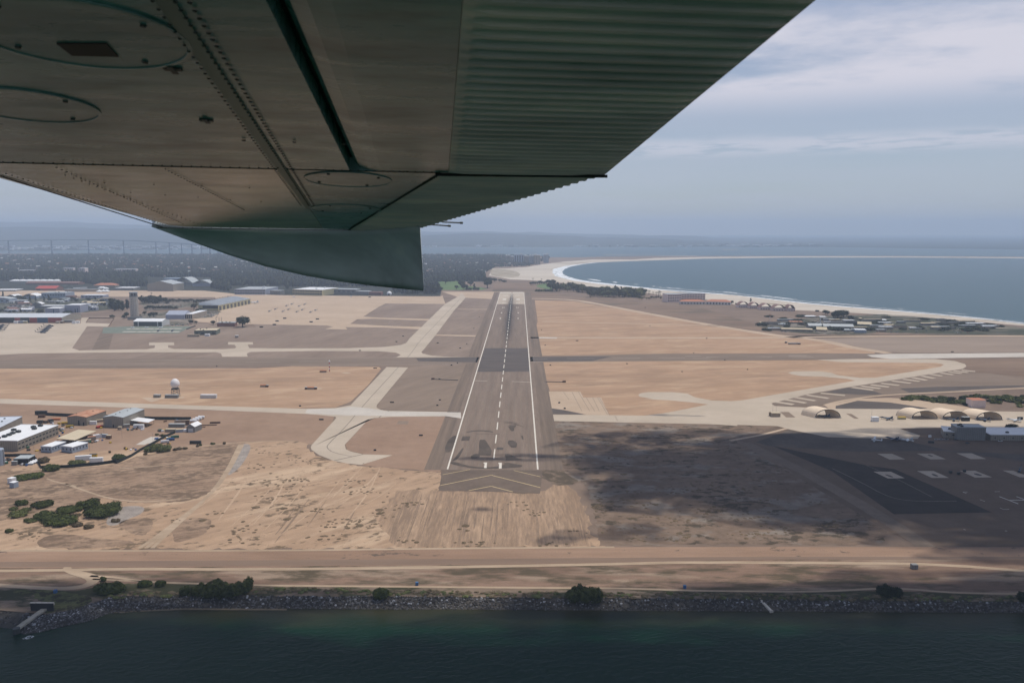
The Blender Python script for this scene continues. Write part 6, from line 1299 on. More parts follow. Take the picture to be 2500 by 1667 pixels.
bldg('pale short building in the town left of the tower', zA(1930, 240), zA(2080, 240), 25, (zA(0, 240)[1], zA(0, 195)[1]), W_pink, R_white)
# ---- the high bridge across the bay
t = thing('bridge', 'long high curved road bridge across the bay in the haze', 'bridge', P(300, 618.5))
o0 = P(300, 618.5); dk = [(-400, 592), (-200, 589.5), (0, 588), (100, 586.8), (190, 586), (260, 586.3), (330, 588), (400, 592), (470, 596.5), (540, 602), (620, 607)]
def far_pt(x, y, d): r_ = ray(x, y); k = d / r_.y; return Vector((r_.x * k, d, CAMH + r_.z * k))
DB = o0.y; m = MB(); w_ = [far_pt(x, y, DB) - o0 for x, y in dk]
for a, b in zip(w_, w_[1:]): m.loft([[a + Vector((0, -9, -3)), a + Vector((0, 9, -3)), a + Vector((0, 9, 4)), a + Vector((0, -9, 4))], [b + Vector((0, -9, -3)), b + Vector((0, 9, -3)), b + Vector((0, 9, 4)), b + Vector((0, -9, 4))]])
M_bridge = plain('bridge_blue', (.10, .16, .23), .6); m.build('deck', M_bridge, t)
for x in (-250, -100, 20, 125, 215, 301, 380, 413, 443, 468, 491, 512, 532):
    yy = np.interp(x, [p[0] for p in dk], [p[1] for p in dk]); a = far_pt(x, yy, DB) - o0
    m = MB(); m.box(a.x - 4, a.x + 4, -6, 6, -4, a.z - 3); m.box(a.x - 8, a.x + 8, -8, 8, -4, 6); m.build('pier', M_bridge, t)

# ---- yard clutter and small sheds among the left-hand trees
rc = random.Random(5)
def put(fn, boxes, n, maker):
    for i in range(n):
        x0, x1, y0, y1 = boxes[i % len(boxes)]; maker(i, fn(rc.uniform(x0, x1), rc.uniform(y0, y1)))
cols = [('grey', M_steel), ('brown', M_rust), ('white', M_whitep), ('dark', M_dkgrey), ('blue', M_bluep), ('yellow', M_yel), ('green', M_green)]
def crate(i, p):
    c, mt = cols[i % 7]; w_ = rc.uniform(1.6, 4); box_thing('crate', '%s crate or pallet load lying in the yard at lower left' % c, 'crate', p, w_, rc.uniform(1.4, 2.6), rc.uniform(1, 2.4), mt, rc.uniform(0, 3), 'crates in the yard')
put(zC, [(720, 1150, 330, 440), (1150, 1290, 400, 700), (1130, 1300, 480, 700), (450, 800, 760, 960), (1650, 2150, 740, 800), (1300, 1950, 480, 520), (80, 260, 1100, 1200), (300, 560, 1215, 1240)], 46, crate)
put(zD, [(620, 1500, 356, 400), (950, 1300, 640, 760), (1000, 1120, 560, 590), (300, 700, 520, 560), (300, 650, 900, 960)], 30, crate)
def shed(i, p):
    c, mt = [('white', R_white), ('grey', R_grey), ('beige', R_beige), ('brown', R_brown), ('white', R_white)][i % 5]; w_ = rc.uniform(14, 42); h = rc.uniform(4, 8)
    bldg('low %s-roofed shed among the trees behind the long hangar' % c, p, (p[0] + w_ * F / P(*p).y, p[1]), rc.uniform(9, 18), h, rc.choice((W_lav, W_cream, W_grey, W_white)), mt, rc.choice(('flat', 'gable_x')), 2.5, name='shed', cat='shed', group='sheds behind the long hangar', wins=[(3, .3, .7, .5)])
put(zA, [(0, 560, 720, 960), (850, 1500, 700, 800), (1400, 2000, 690, 860), (100, 700, 800, 970), (1500, 1700, 800, 930)], 34, shed)
for i, (x, y) in enumerate([zC(1720, 960), zC(1990, 600), zC(20, 380), zD(892, 800), zD(300, 700), zC(640, 900), zE(165, 330), q7(770, 862), q8(290, 160)]):
    t = thing('lamp_post', 'thin grey lamp post standing in a paved yard or apron', 'lamp post', P(x, y), 0, 'lamp posts'); m = MB(); m.tube((0, 0, 0), (0, 0, 11), .12, .08, 6); m.build('pole', M_steel, t); m = MB(); m.box(-1, 1, -.15, .15, 10.9, 11.1); m.build('lamp_head', M_steel, t)
# ================================================================== trees and shrubs
rt = random.Random(33)
def trees(fn, lst, where, group, mat=None):
    for (x, y, kind, h, wd) in lst:
        tree(*fn(x, y), kind, h, wd, mat or (L_dark if kind != 'palm' else L_dark), rt.randint(0, 3), {'round': 'broad dark green tree', 'tall': 'upright dark green tree', 'cone': 'pointed dark conifer', 'palm': 'palm tree', 'bush': 'low green bush'}[kind] + ' ' + where, group)
def HP(fn, yb, yt): return HT(fn(0, yb)[1], fn(0, yt)[1])
t_ = tree(*zB(2040, 1035), 'round', HP(zB, 1035, 850), 1.25, L_dark, 1, 'big round dark tree on the grey field right of the brown building', None)
tree(*zB(1570, 1000), 'round', HP(zB, 1000, 925), 1.2, L_dark, 2, 'round dark tree left of the masts')
trees(zB, [(1270, 750, 'round', HP(zB, 750, 655), .95)], 'at the left corner of the ribbed hangar', None)
trees(zB, [(1215, 985, 'round', HP(zB, 985, 915), 1.2), (1300, 985, 'round', HP(zB, 985, 930), 1.1), (1340, 780, 'bush', 8, 1.2)], 'between the saw-roofed hall and the olive building', 'trees by the olive building')
trees(zB, [(60, 760, 'tall', HP(zB, 760, 600), 1.5), (130, 770, 'tall', HP(zB, 770, 620), 1.5), (-40, 750, 'tall', HP(zB, 750, 570), 1.6), (200, 750, 'tall', HP(zB, 750, 590), 1.3), (0, 780, 'tall', HP(zB, 780, 640), 1.4)], 'in the dark clump left of the control tower', 'dark clump left of the tower')
trees(zB, [(190, 890, 'round', HP(zB, 890, 790), .9), (150, 900, 'round', HP(zB, 900, 830), .9), (620, 880, 'round', HP(zB, 880, 790), .9), (560, 885, 'round', HP(zB, 885, 800), .9), (480, 840, 'round', HP(zB, 840, 780), 1.1), (660, 870, 'round', HP(zB, 870, 790), .9), (410, 860, 'round', HP(zB, 860, 830), 1)], 'around the foot of the control tower', 'trees around the tower foot')
trees(zB, [(x, 755 + rt.uniform(-6, 6), 'round', rt.uniform(8, 13), 1.2) for x in range(500, 1000, 32)], 'in the tree row right of the control tower', 'tree row right of the tower')
trees(zB, [(x, 660 + rt.uniform(-25, 8), rt.choice(('round', 'tall')), rt.uniform(12, 26), 1.2) for x in range(430, 870, 22)], 'in the dark grove right of the control tower', 'grove right of the tower')
trees(zB, [(585, 560, 'palm', 17, 1.0)], 'rising above the dark grove', None)
trees(zB, [(x, 640 + rt.uniform(-15, 12), 'round', rt.uniform(7, 12), 1.3) for x in range(870, 1500, 24)], 'along the car park behind the ribbed hangar', 'trees along the far car park')
tA = [(60, 665, 'tall', 105, 1), (380, 725, 'round', 95, 1.3), (450, 730, 'round', 75, 1.3), (310, 720, 'round', 80, 1.2), (575, 740, 'cone', 130, .8), (685, 745, 'cone', 115, .8), (850, 745, 'tall', 95, 1), (935, 750, 'tall', 120, .9), (960, 760, 'round', 90, 1), (1400, 740, 'round', 75, 1.4), (1460, 765, 'round', 70, 1.3), (1700, 750, 'round', 70, 1.4), (1830, 755, 'tall', 90, 1.1), (1960, 800, 'round', 90, 1.2), (1900, 810, 'round', 80, 1.2), (2000, 850, 'round', 80, 1.3), (1720, 915, 'round', 75, 1.2), (1700, 900, 'tall', 70, 1), (785, 985, 'round', 90, 1.1), (740, 990, 'round', 70, 1.1), (820, 985, 'round', 60, 1.1), (1270, 970, 'bush', 40, 1.4), (1330, 970, 'bush', 45, 1.4), (400, 970, 'tall', 80, 1.1), (270, 975, 'round', 60, 1.2), (190, 985, 'round', 50, 1.3), (480, 960, 'round', 40, 1.3), (120, 900, 'round', 60, 1.3), (20, 960, 'round', 70, 1.3), (560, 800, 'round', 60, 1.2), (640, 960, 'round', 50, 1.2), (2140, 1050, 'bush', 45, 1.1), (1210, 760, 'round', 50, 1.3), (1560, 870, 'round', 40, 1.4), (1100, 800, 'round', 45, 1.4), (2180, 880, 'tall', 190, 1.2), (2250, 900, 'tall', 180, 1.2), (2110, 870, 'round', 90, 1.2), (1640, 800, 'round', 50, 1.4)]
ordn = ['leftmost', 'second', 'third', 'fourth', 'fifth', 'sixth', 'seventh', 'eighth', 'ninth', 'tenth', 'eleventh', 'twelfth', 'thirteenth', 'fourteenth', 'fifteenth', 'sixteenth']
for (x, y, kd, dy, wd) in tA:
    row = 'at the far apron' if y < 770 else 'close behind the long hangar'
    same = sorted(q[0] for q in tA if q[2] == kd and (q[1] < 770) == (y < 770)); k_ = same.index(x)
    tree(*zA(x, y), kd, HP(zA, y, y - dy), wd, L_dark, rt.randint(0, 3), '%s, %s from the left of those %s' % ({'round': 'broad dark tree', 'tall': 'upright dark tree', 'cone': 'pointed dark conifer', 'bush': 'low dark bush'}[kd], ordn[min(k_, 15)], row), 'trees behind the long hangar')
# grove by the threshold and along the beach
for (x, y, kd, dy, wd) in [(170, 440, 'round', 100, 1.1), (230, 440, 'round', 90, 1.1), (270, 425, 'round', 60, 1.1), (330, 350, 'round', 55, 1.3), (500, 405, 'round', 60, 1.2), (480, 380, 'round', 65, 1.2), (560, 370, 'round', 50, 1.3), (595, 405, 'tall', 60, 1), (430, 400, 'round', 40, 1.2), (715, 390, 'round', 90, 1.1), (730, 350, 'round', 65, 1.2), (690, 340, 'round', 60, 1.2), (640, 330, 'round', 45, 1.3), (780, 330, 'round', 35, 1.4), (830, 332, 'round', 28, 1.5), (870, 332, 'bush', 18, 1.5), (280, 330, 'round', 50, 1.3), (380, 320, 'round', 45, 1.4), (550, 405, 'bush', 25, 1.2), (620, 405, 'bush', 25, 1.2)]:
    tree(*q6(x, y), kd, HP(q6, y, y - dy), wd, L_dark, rt.randint(0, 3), {'round': 'broad dark tree', 'tall': 'upright dark tree', 'bush': 'low dark bush'}[kd] + ' on the golf lawn left of the runway end', 'trees on the left golf lawn')
gr = []
for x in range(525, 800, 24): gr.append((x, 432 - (x - 525) * .06 + rt.uniform(-4, 4), 'round', rt.uniform(30, 48)))
for x in range(740, 1560, 17): gr.append((x, 500 + (x - 740) * .03 + rt.uniform(-22, 8), rt.choice(('round', 'round', 'tall')), rt.uniform(55, 95) * (1 if x < 1100 else .75)))
for x in range(1180, 1760, 17): gr.append((x, 560 + rt.uniform(-12, 12), 'round', rt.uniform(45, 85)))
for x in range(1560, 1740, 22): gr.append((x, 560 + rt.uniform(-16, 6), 'round', rt.uniform(75, 100)))
for x in range(610, 760, 24): gr.append((x, 505, 'bush', 28))
for x in range(1700, 2100, 26): gr.append((x, 590 + rt.uniform(-14, 8), 'round', rt.uniform(16, 36)))
for (x, y, kd, dy) in gr: tree(*zH(x, y), kd, HP(zH, y, y - dy), 1.15, rt.choice((L_dark, L_dark, L_olive)), rt.randint(0, 3), {'round': 'broad dark tree', 'tall': 'upright dark tree', 'bush': 'low bush'}[kd] + ' in the grove along the beach right of the runway end', 'grove along the beach')
for (x, y, dy) in ((935, 480, 88), (992, 480, 82)): tree(*zH(x, y), 'cone', HP(zH, y, y - dy), .8, L_dark, 1, 'pointed conifer, %s of two above the beach grove' % ('left' if x < 950 else 'right'), 'two conifers above the grove')
for (x, y, dy) in ((549, 395, 40), (644, 400, 38), (1708, 520, 48), (1790, 520, 44), (1803, 518, 38), (1825, 540, 52), (1838, 535, 42), (1876, 545, 38), (1910, 560, 52), (1935, 560, 50), (1942, 545, 52), (1955, 550, 50)): tree(*zH(x, y), 'palm', HP(zH, y, y - dy), 1.3, L_dark, 0, 'palm tree standing by the beach beyond the airfield', 'palms by the beach')
for (x, y, kd, dy) in ((1480, 225, 'round', 55), (1505, 228, 'round', 50), (1580, 270, 'round', 80), (1620, 272, 'round', 95), (1660, 265, 'round', 95), (1690, 255, 'round', 85), (1600, 262, 'round', 75), (1760, 290, 'round', 60), (1720, 250, 'round', 60), (1640, 250, 'round', 80), (405, 105, 'round', 40), (455, 115, 'round', 25), (625, 78, 'tall', 45), (1530, 385, 'round', 35), (1440, 378, 'round', 35), (870, 375, 'bush', 20), (1390, 190, 'bush', 20), (2110, 350, 'round', 30), (1880, 305, 'round', 30)):
    tree(*zF(x, y), kd, HP(zF, y, y - dy), 1.25, L_dark, rt.randint(0, 3), {'round': 'broad dark tree', 'tall': 'upright dark tree', 'bush': 'low dark bush'}[kd] + ' in or near the compound by the sea', 'trees by the sea compound')
# shrubs on the right behind the shelters
k = 0
for i in range(85):
    x = rt.uniform(600, 2352); lo = 60 + (x - 600) * .075; y = rt.uniform(lo - 20, lo + 30) if x < 1500 else rt.uniform(40, 200)
    if 1590 < x < 1810 and y > 60: continue
    tree(*zE(x, y), 'bush', rt.uniform(2.5, 5.5), 1.5, rt.choice((L_olive, L_dark, L_green)), rt.randint(0, 3), 'low green bush in the scrub behind the arched shelters', 'bushes behind the shelters', 'bush', cat='bush')
tree(*zE(2175, 540), 'round', 9, 1.3, L_dark, 1, 'dark round tree behind the right wing of the squadron building')
# shrubs in the left field and along the shore
shrub_mass('largest dark green shrub mass in the left field', [(*zoom(0, 0, 1)(210, 1240), 24), (238, 1262, 36), (262, 1250, 26)], 6.5, L_green, 5200, .75, 1)
shrub_mass('broad dark shrub in front of the largest one in the left field', [(110, 1270, 26), (150, 1282, 28), (128, 1280, 30)], 5, L_green, 4200, .75, 2)
shrub_mass('round middle shrub left of the largest one', [(165, 1250, 26)], 4.5, L_green, 2200, .7, 3)
shrub_mass('shrub at the upper left of the shrub group', [(97, 1238, 22)], 4.5, L_green, 2000, .7, 4)
shrub_mass('small round shrub at the far left of the group', [(50, 1233, 13)], 4, L_green, 1200, .6, 5)
shrub_mass('dull olive shrub at the left edge of the group', [(38, 1262, 20)], 3.6, L_olive, 1500, .6, 6)
shrub_mass('small olive shrub between the left ones', [(62, 1248, 10)], 3.2, L_olive, 800, .6, 7)
shrub_mass('wide dark green shrub behind the two white cabins', [(48, 1172, 20), (78, 1168, 18)], 5, L_green, 3600, .75, 8)
shrub_mass('dark tree-like shrub at the corner of the dark fence', [(120, 1150, 20)], 6, L_green, 2600, .75, 9)
shrub_mass('grey-brown bare shrub behind the fence corner', [(103, 1130, 14)], 5, L_dry, 1600, .7, 10)
shrub_mass('round olive bush before the semi trailers', [(185, 1136, 19)], 5, L_olive, 2200, .75, 11)
shrub_mass('dark bush left of the yellow box at the fence', [(288, 1122, 16)], 5.5, L_green, 1900, .75, 12)
shrub_mass('large olive bush at the corner of the white slab', [(365, 1103, 16), (395, 1103, 20), (378, 1098, 20)], 6, L_olive, 3800, .75, 13)
for (x, y, r) in ((1740, 870, 4), (1800, 850, 3), (1380, 925, 8), (1310, 940, 6), (1500, 915, 6), (2030, 825, 6), (2250, 820, 4), (960, 650, 5), (1065, 670, 3), (1120, 670, 3), (735, 1025, 5), (60, 985, 3)):
    shrub_mass('small dark bush near the bank of the yard, of the scattered ones', [(*zD(x, y), r)], 2.6, rt.choice((L_olive, L_dry, L_green)), 350, .5, int(x), group='small bushes along the yard bank')
# shore
shrub_mass('large dark green thicket on the shore bank at left, widest of the bank', [(*r4(1620, 250), 22), (*r4(1700, 262), 24), (*r4(1800, 265), 24), (*r4(1900, 258), 28), (*r4(1985, 235), 20), (*r4(1760, 230), 26), (*r4(2030, 200), 14)], 8, L_green, 15000, .62, 21)
shrub_mass('smaller green bush touching the left end of the large thicket', [(*r4(1510, 248), 14)], 5.5, L_green, 2000, .55, 22)
shrub_mass('green and brown thicket on the shore bank near the jetty', [(*r4(830, 235), 22), (*r4(900, 235), 26), (*r4(960, 225), 20)], 6.5, L_green, 7000, .6, 23)
shrub_mass('small round bush above the jetty thicket', [(*r4(845, 130), 7.5)], 3, L_green, 800, .45, 24)
shrub_mass('spreading bush between track and rocks', [(*r4(1165, 175), 13), (*r4(1205, 172), 12)], 4.5, L_green, 2600, .55, 25)
shrub_mass('low bush right of the spreading bush', [(*r4(1310, 175), 13)], 3.5, L_green, 1500, .5, 26)
shrub_mass('single round bush on the bank left of the runway line', [(928, 1459, 20)], 6, L_green, 3400, .55, 27)
shrub_mass('broad green bush on the bank right of the runway line', [(*r5(365, 192), 24), (*r5(420, 195), 28), (*r5(465, 192), 18), (*r5(400, 185), 26)], 8, L_green, 9500, .6, 28)
shrub_mass('dark shaded bush on the bank near the right', [(*r5(1750, 175), 24), (*r5(1790, 178), 20)], 6.5, L_dark, 3600, .6, 29)
shrub_mass('dark bush cut by the right picture edge', [(*r5(2352, 195), 16)], 6, L_dark, 1500, .6, 30)
rb = random.Random(8); m = MB(); mm = MB()
for i in range(620):         # low growth along the bank
    x = rb.uniform(-60, 2560); yt = np.interp(x, [0, 300, 700, 1200, 2500], [1442, 1446, 1434, 1444, 1454]); y = rb.uniform(yt, yt + 14)
    if x < 260: continue
    p = P(x, y, 0); s_ = rb.uniform(.5, 1.6) * (1.3 if rb.random() < .2 else 1)
    lump(m if i % 3 else mm, (p.x, p.y, s_ * .15), (s_ * 1.6, s_ * 1.2, s_ * .7), rb); crown(m if i % 3 else mm, [(p.x, p.y, s_ * .2, s_ * 1.5, s_ * 1.3, s_ * .7)], 14, .35, rb)
tag(m.build('bank_growth', L_dry), 'dry brown growth along the shore bank', 'growth', kind='stuff')
tag(mm.build('bank_growth', L_olive), 'olive growth along the shore bank', 'growth', kind='stuff')
m = MB()
def inpoly(x, y, p):
    c = False; j = len(p) - 1
    for i in range(len(p)):
        if (p[i][1] > y) != (p[j][1] > y) and x < (p[j][0] - p[i][0]) * (y - p[i][1]) / (p[j][1] - p[i][1]) + p[i][0]: c = not c
        j = i
    return c
sand_px = [(-50, 1185), (150, 1200), (420, 1250), (560, 1120), (620, 1090), (760, 1110), (1060, 1155), (1070, 1200), (1320, 1210), (1440, 1300), (1440, 1332), (-50, 1335)]
dark_px = [(1370, 1050), (1800, 1060), (2130, 1290), (2100, 1325), (1480, 1325)]
cl_ = [(rb.uniform(-50, 1450), rb.uniform(1100, 1335)) for _ in range(75)] + [(rb.uniform(1370, 2130), rb.uniform(1050, 1325)) for _ in range(70)]
for (cx_, cy_) in cl_:
    n = rb.randint(1, 16)
    for _ in range(n):
        x, y = cx_ + rb.gauss(0, 20), cy_ + rb.gauss(0, 5)
        if not (inpoly(x, y, sand_px) or inpoly(x, y, dark_px)): continue
        p = P(x, y, .12); s_ = rb.uniform(.5, 1.4) if n > 3 else rb.uniform(1.2, 2.8)
        lump(m, (p.x, p.y, .1), (s_ * 1.5, s_ * 1.5, s_ * .22 + .1), rb)
tag(m.build('scrub_growth', leafmat('scrub_leaf', (.09, .066, .04), (.16, .115, .07))), 'low dark tufts scattered over the sandy ground', 'scrub', kind='stuff')
# ---- rocks, jetty, outfall, shore bits
edge_t = pts(r4, -900, 330, 210, 385, 330, 420, 430, 395, 590, 368, 760, 312, 950, 250, 1500, 250, 2352, 250) + [(900, 1455), (1200, 1456), (1600, 1459), (2000, 1464), (2500, 1468), (2700, 1470)]
edge_b = pts(r4, -900, 430, 100, 520, 200, 565, 330, 545, 560, 492, 760, 448, 880, 395, 1500, 352, 2352, 356) + [(900, 1487), (1200, 1488), (1600, 1491), (2000, 1493), (2500, 1496), (2700, 1497)]
tw = [P(x, y, 0) for x, y in edge_t]; bw = [P(x, y, -3.7) for x, y in edge_b]
def samp(w_, s_):
    k = s_ * (len(w_) - 1); i = min(int(k), len(w_) - 2); return w_[i] + (w_[i + 1] - w_[i]) * (k - i)
n = 120; m = MB(); tt = [samp(tw, i / n) for i in range(n + 1)]; bb = [samp(bw, i / n) for i in range(n + 1)]
m.add(tt + bb, [(i + n + 1, i + n + 2, i + 1, i) for i in range(n)]); tag(m.build('bank_slope', soil('rock_bed', (.05, .045, .04), (.09, .08, .07), s=.3)), kind='structure')
mk_ = [MB(), MB(), MB()]
L_tot = sum((b - a).length for a, b in zip(tw, tw[1:]))
for i in range(9500):
    s_ = rb.random(); a, b = samp(tw, s_), samp(bw, s_)
    if a.x < -380 or a.x > 420 or (a.x < P(90, 1500).x and rb.random() < .75): continue
    v = rb.random() ** .9; p = a + (b - a) * v; r_ = rb.uniform(.35, .95) * (1 if v < .75 else .8)
    k = rb.choices((0, 1, 2), (6, 3.6, .7 if v < .6 else .12))[0]
    lump(mk_[k], (p.x, p.y, p.z + r_ * .25), (r_, r_, r_ * .8), rb)
for k, c in enumerate(((.045, .04, .036), (.13, .125, .125), (.36, .36, .37))):
    tag(mk_[k].build('rocks', plain('rock_%d' % k, c, .85, var=.3, obj=False)), ['dark wet rocks of the shore bank', 'grey rocks of the shore bank', 'pale rocks of the shore bank'][k], 'rocks', kind='stuff')
flat('shore_sand', [pts(r4, 930, 385, 980, 358, 1060, 345, 1500, 348, 2352, 352, 2352, 366, 1500, 362, 1100, 378, 1000, 388)], -3.45, soil('wet_sand', (.12, .095, .065), (.17, .14, .1), s=.1))
t = thing('jetty', 'low concrete jetty running out from the left shore', 'jetty', P(*r4(430, 310), 0)); a = P(*r4(430, 318), 1.0) - t.location; b = P(*r4(135, 528), -1.2) - t.location
m = MB(); d = (b - a).normalized(); s_ = Vector((-d.y, d.x, 0)) * 1.7; Z = Vector((0, 0, 1.1))
m.loft([[a - s_, a + s_, a + s_ + Z, a - s_ + Z], [b - s_, b + s_, b + s_ + Z, b - s_ + Z]]); m.build('walkway', soil('jetty_conc', (.34, .31, .25), (.42, .385, .32), s=.2), t)
m = MB(); m.tube(b + Vector((0, 0, -2)), b + Vector((0, 0, 1.3)), 2.0, n=12); m.build('end_pile', M_dkgrey, t)
t = thing('outfall_pipe', 'pale drain pipe sticking out of the rocks into the water', 'pipe', P(*r5(1222, 225), -2.5)); m = MB(); m.tube((-3, 9, 1.8), (1, -3.5, -.4), 1.0, n=12); m.build('pipe', W_conc, t); m = MB(); m.tube((.9, -3.3, -.37), (1.1, -4, -.48), 1.25, n=12); m.build('collar', W_conc, t)
t = thing('culvert', 'square dark culvert opening in the left bank', 'culvert', P(*r4(345, 372), 0)); m = MB(); m.box(-7, 7, 0, .8, 0, 5.0); m.build('opening', D_dark, t); m = MB(); m.box(-7.3, 7.3, -.1, 1.2, 5.003, 5.25); m.build('lintel', W_conc, t)
for (p_, lab) in ((r4(455, 225), 'small blue cabinet on the grassy left bank'), (r5(853, 137), 'small blue cabinet beside the sandy track at right of centre'), ((1018, 1428), 'small blue cabinet beside the sandy track left of the runway line')):
    box_thing('cabinet', lab, 'cabinet', p_, 1.8, 1.8, 2.2, plain('cabinet_blue', (.05, .13, .28), .6), 0)
foam_m, T, B = newmat('foam'); n1 = noise(T, .05, 6); B.inputs['Base Color'].default_value = (.8, .82, .82, 1)
r_ = T.nodes.new('ShaderNodeMapRange'); r_.inputs['From Min'].default_value = .30; r_.inputs['From Max'].default_value = .46; T.links.new(n1, r_.inputs['Value']); T.links.new(r_.outputs[0], B.inputs['Alpha'])
def surf(name, line, wd, z): 
    m = MB(); w_ = [P(x, y, z) for x, y in smooth_poly([tuple(q) for q in line], 2, False)]; rib_add(m, w_, wd, z); return tag(m.build(name, foam_m), 'white surf along the sea beach', 'surf', kind='stuff')
sf = [(2560, 796)] + pts(q7, 2352, 286, 2000, 246, 1500, 202, 1000, 163, 500, 104, 0, 69) + [(1578, 703.5), (1467, 692), (1400, 684.5), (1358, 674), (1348, 664), (1360, 655), (1388, 648), (1450, 640), (1534, 635.8)]
surf('surf', sf, [10, 12, 15, 20, 26, 34, 44, 66, 95, 105, 90, 65, 45], -3.3)
surf('surf', [(1534, 635.6), (1622, 633.2), (1712, 630.2), (1925, 627.6), (2180, 627.4), (2560, 630)], 26, -3.3)
surf('surf', [(x, y - 3) for x, y in pts(q7, 2352, 286, 1500, 200, 1000, 160, 500, 100, 0, 65)], [3, 5, 7, 8, 6], -3.25)
fm2, T, B = newmat('foam_near'); n1 = noise(T, .9, 5); B.inputs['Base Color'].default_value = (.6, .63, .63, 1); r_ = T.nodes.new('ShaderNodeMapRange'); r_.inputs['From Min'].default_value = .47; r_.inputs['From Max'].default_value = .58; T.links.new(n1, r_.inputs['Value']); T.links.new(r_.outputs[0], B.inputs['Alpha'])
m = MB()
for q in (pts(r4, 175, 605, 200, 585, 240, 573, 285, 575, 270, 592, 230, 603), pts(r4, 0, 430, 120, 428, 230, 445, 240, 462, 150, 452, 60, 442, 0, 440)):
    v = [P(x, y, -3.4) for x, y in smooth_poly(q, 1)]; m.add(v, [tuple(range(len(v)))])
tag(m.build('wave_foam', fm2), 'white foam beside the jetty', 'foam', kind='stuff')
# ---- the wooded town: 300 trees and 300 houses one by one, the rest as two masses
town = [(-150, 690), (60, 684), (170, 690), (300, 700), (500, 700), (560, 712), (700, 706), (1000, 718), (1075, 716)] + pts(q6, 240, 335, 690, 325, 690, 250, 780, 195, 1100, 185) + [(1345, 630), (1290, 625), (1200, 623), (600, 622.5), (200, 622), (-150, 626)]
keep = [(1030, 706), (1200, 714), (1200, 688), (1040, 684)]
blk = [(zB(500, 0)[0], 640 + 240 / 6.533, zB(1550, 0)[0], 720), (560, 698, 700, 730), (705, 700, 960, 730), (0, 690, 130, 730)]
rn = random.Random(99); spots = []
while len(spots) < 30000:
    x = rn.uniform(-150, 1400); y = 622 + 96 * rn.random() ** 1.0
    # even in the land, not in the picture
    if rn.random() > (61 / (y - HY)) ** 1.6: continue
    if not inpoly(x, y, town): continue
    if any(a < x < c_ and b < y < d for a, b, c_, d in blk): continue
    spots.append((y, x))
spots.sort(reverse=True)
trs = []
for (y, x) in trs:
    kd = rn.choices(('round', 'tall', 'palm', 'cone'), (6, 3, .5, .5))[0]
    tree(x, y, kd, rn.uniform(10, 17), 1.25, rn.choice((L_dark, L_dark, L_olive)), rn.randint(0, 3), {'round': 'broad dark tree', 'tall': 'upright dark tree', 'palm': 'palm', 'cone': 'pointed conifer'}[kd] + ' at the near edge of the wooded town', 'trees at the edge of the wooded town')
ma, mb_ = MB(), MB(); k = 0
for (y, x) in spots:
    p = P(x, y); r1 = rn.uniform(5, 10); h = rn.uniform(6, 11) + (5 if y > 672 else 0)
    if (int(x / 35) + int(y / 3)) % 5 == 0 and rn.random() < .4: continue
    lump(ma if rn.random() < .7 else mb_, (p.x, p.y, h * .7), (r1, r1, h), rn)
L_town = leafmat('leaf_town', (.008, .012, .009), (.022, .028, .018)); tag(ma.build('town_trees', L_town), 'mass of dark trees over the far town', 'trees', kind='stuff'); tag(mb_.build('town_trees', L_dark), 'mass of olive trees over the far town', 'trees', kind='stuff')
def house_bm(m, x, y, z, w_, d, h, rz, rise):
    M0 = m.M; m.M = Matrix.Translation((x, y, z)) @ Matrix.Rotation(rz, 4, 'Z'); m.box(-w_ / 2, w_ / 2, -d / 2, d / 2, 0, h); m.M = M0
def roof_bm(m, x, y, z, w_, d, h, rz, rise):
    M0 = m.M; m.M = Matrix.Translation((x, y, z)) @ Matrix.Rotation(rz, 4, 'Z'); o = .6
    m.loft([[(s_ * (w_ / 2 + o), -d / 2 - o, h + .01), (s_ * (w_ / 2 + o), 0, h + rise), (s_ * (w_ / 2 + o), d / 2 + o, h + .01)] for s_ in (-1, 1)]); m.M = M0
hs = []
while len(hs) < 1250:
    x = rn.uniform(-150, 1400); y = 622 + 62 * rn.random()
    if rn.random() > (61 / (y - HY)) ** 1.6: continue
    if not inpoly(x, y, town) or any(a < x < c_ and b < y < d for a, b, c_, d in blk) or inpoly(x, y, keep): continue
    hs.append((y, x))
hs.sort(reverse=True)
wl = [W_white, W_tan, W_cream, W_pink]; rf = [R_white, R_grey, R_tile, R_brown, R_beige]; nm_w = ['white', 'tan', 'cream', 'pink']; nm_r = ['white', 'grey', 'tiled orange', 'brown', 'beige']
hp = {}
for (y, x) in hs[:300]:
    a, b, c_ = rn.randrange(4), rn.choices(range(5), (1, 4, 1, 4, 2))[0], rn.randrange(3)
    if (a, b, c_) not in hp:
        sz = ((14, 10, 5), (20, 12, 7), (28, 13, 9))[c_]; m = MB(); house_bm(m, 0, 0, 0, sz[0], sz[1], sz[2], 0, 0); w1_ = m.build('wall', wl[a]); m = MB(); roof_bm(m, 0, 0, 0, sz[0], sz[1], sz[2], 0, 3.2); r1_ = m.build('roof', rf[b])
        hp[(a, b, c_)] = (w1_.data, r1_.data); bpy.data.objects.remove(w1_); bpy.data.objects.remove(r1_)
    t = thing('house', '%s %s house with %s roof between trees in the wooded town' % (['small', 'mid-sized', 'large'][c_], nm_w[a], nm_r[b]), 'house', P(x, y), rn.choice((.35, -.3, 1.2)), 'houses in the wooded town')
    for nm, dd in zip(('wall', 'roof'), hp[(a, b, c_)]): o = bpy.data.objects.new(nm, dd); COL.objects.link(o); o.parent = t
mw, mrs = MB(), [MB(), MB(), MB()]
for (y, x) in hs[300:]:
    p = P(x, y); w_, d, h, rz = rn.uniform(10, 24), rn.uniform(8, 13), rn.uniform(5, 11), rn.choice((.35, -.3, 1.2)); house_bm(mw, p.x, p.y, 0, w_, d, h, rz, 3); roof_bm(mrs[rn.choices((0, 1, 2), (2, 1, 6))[0]], p.x, p.y, 0, w_, d, h, rz, 3)
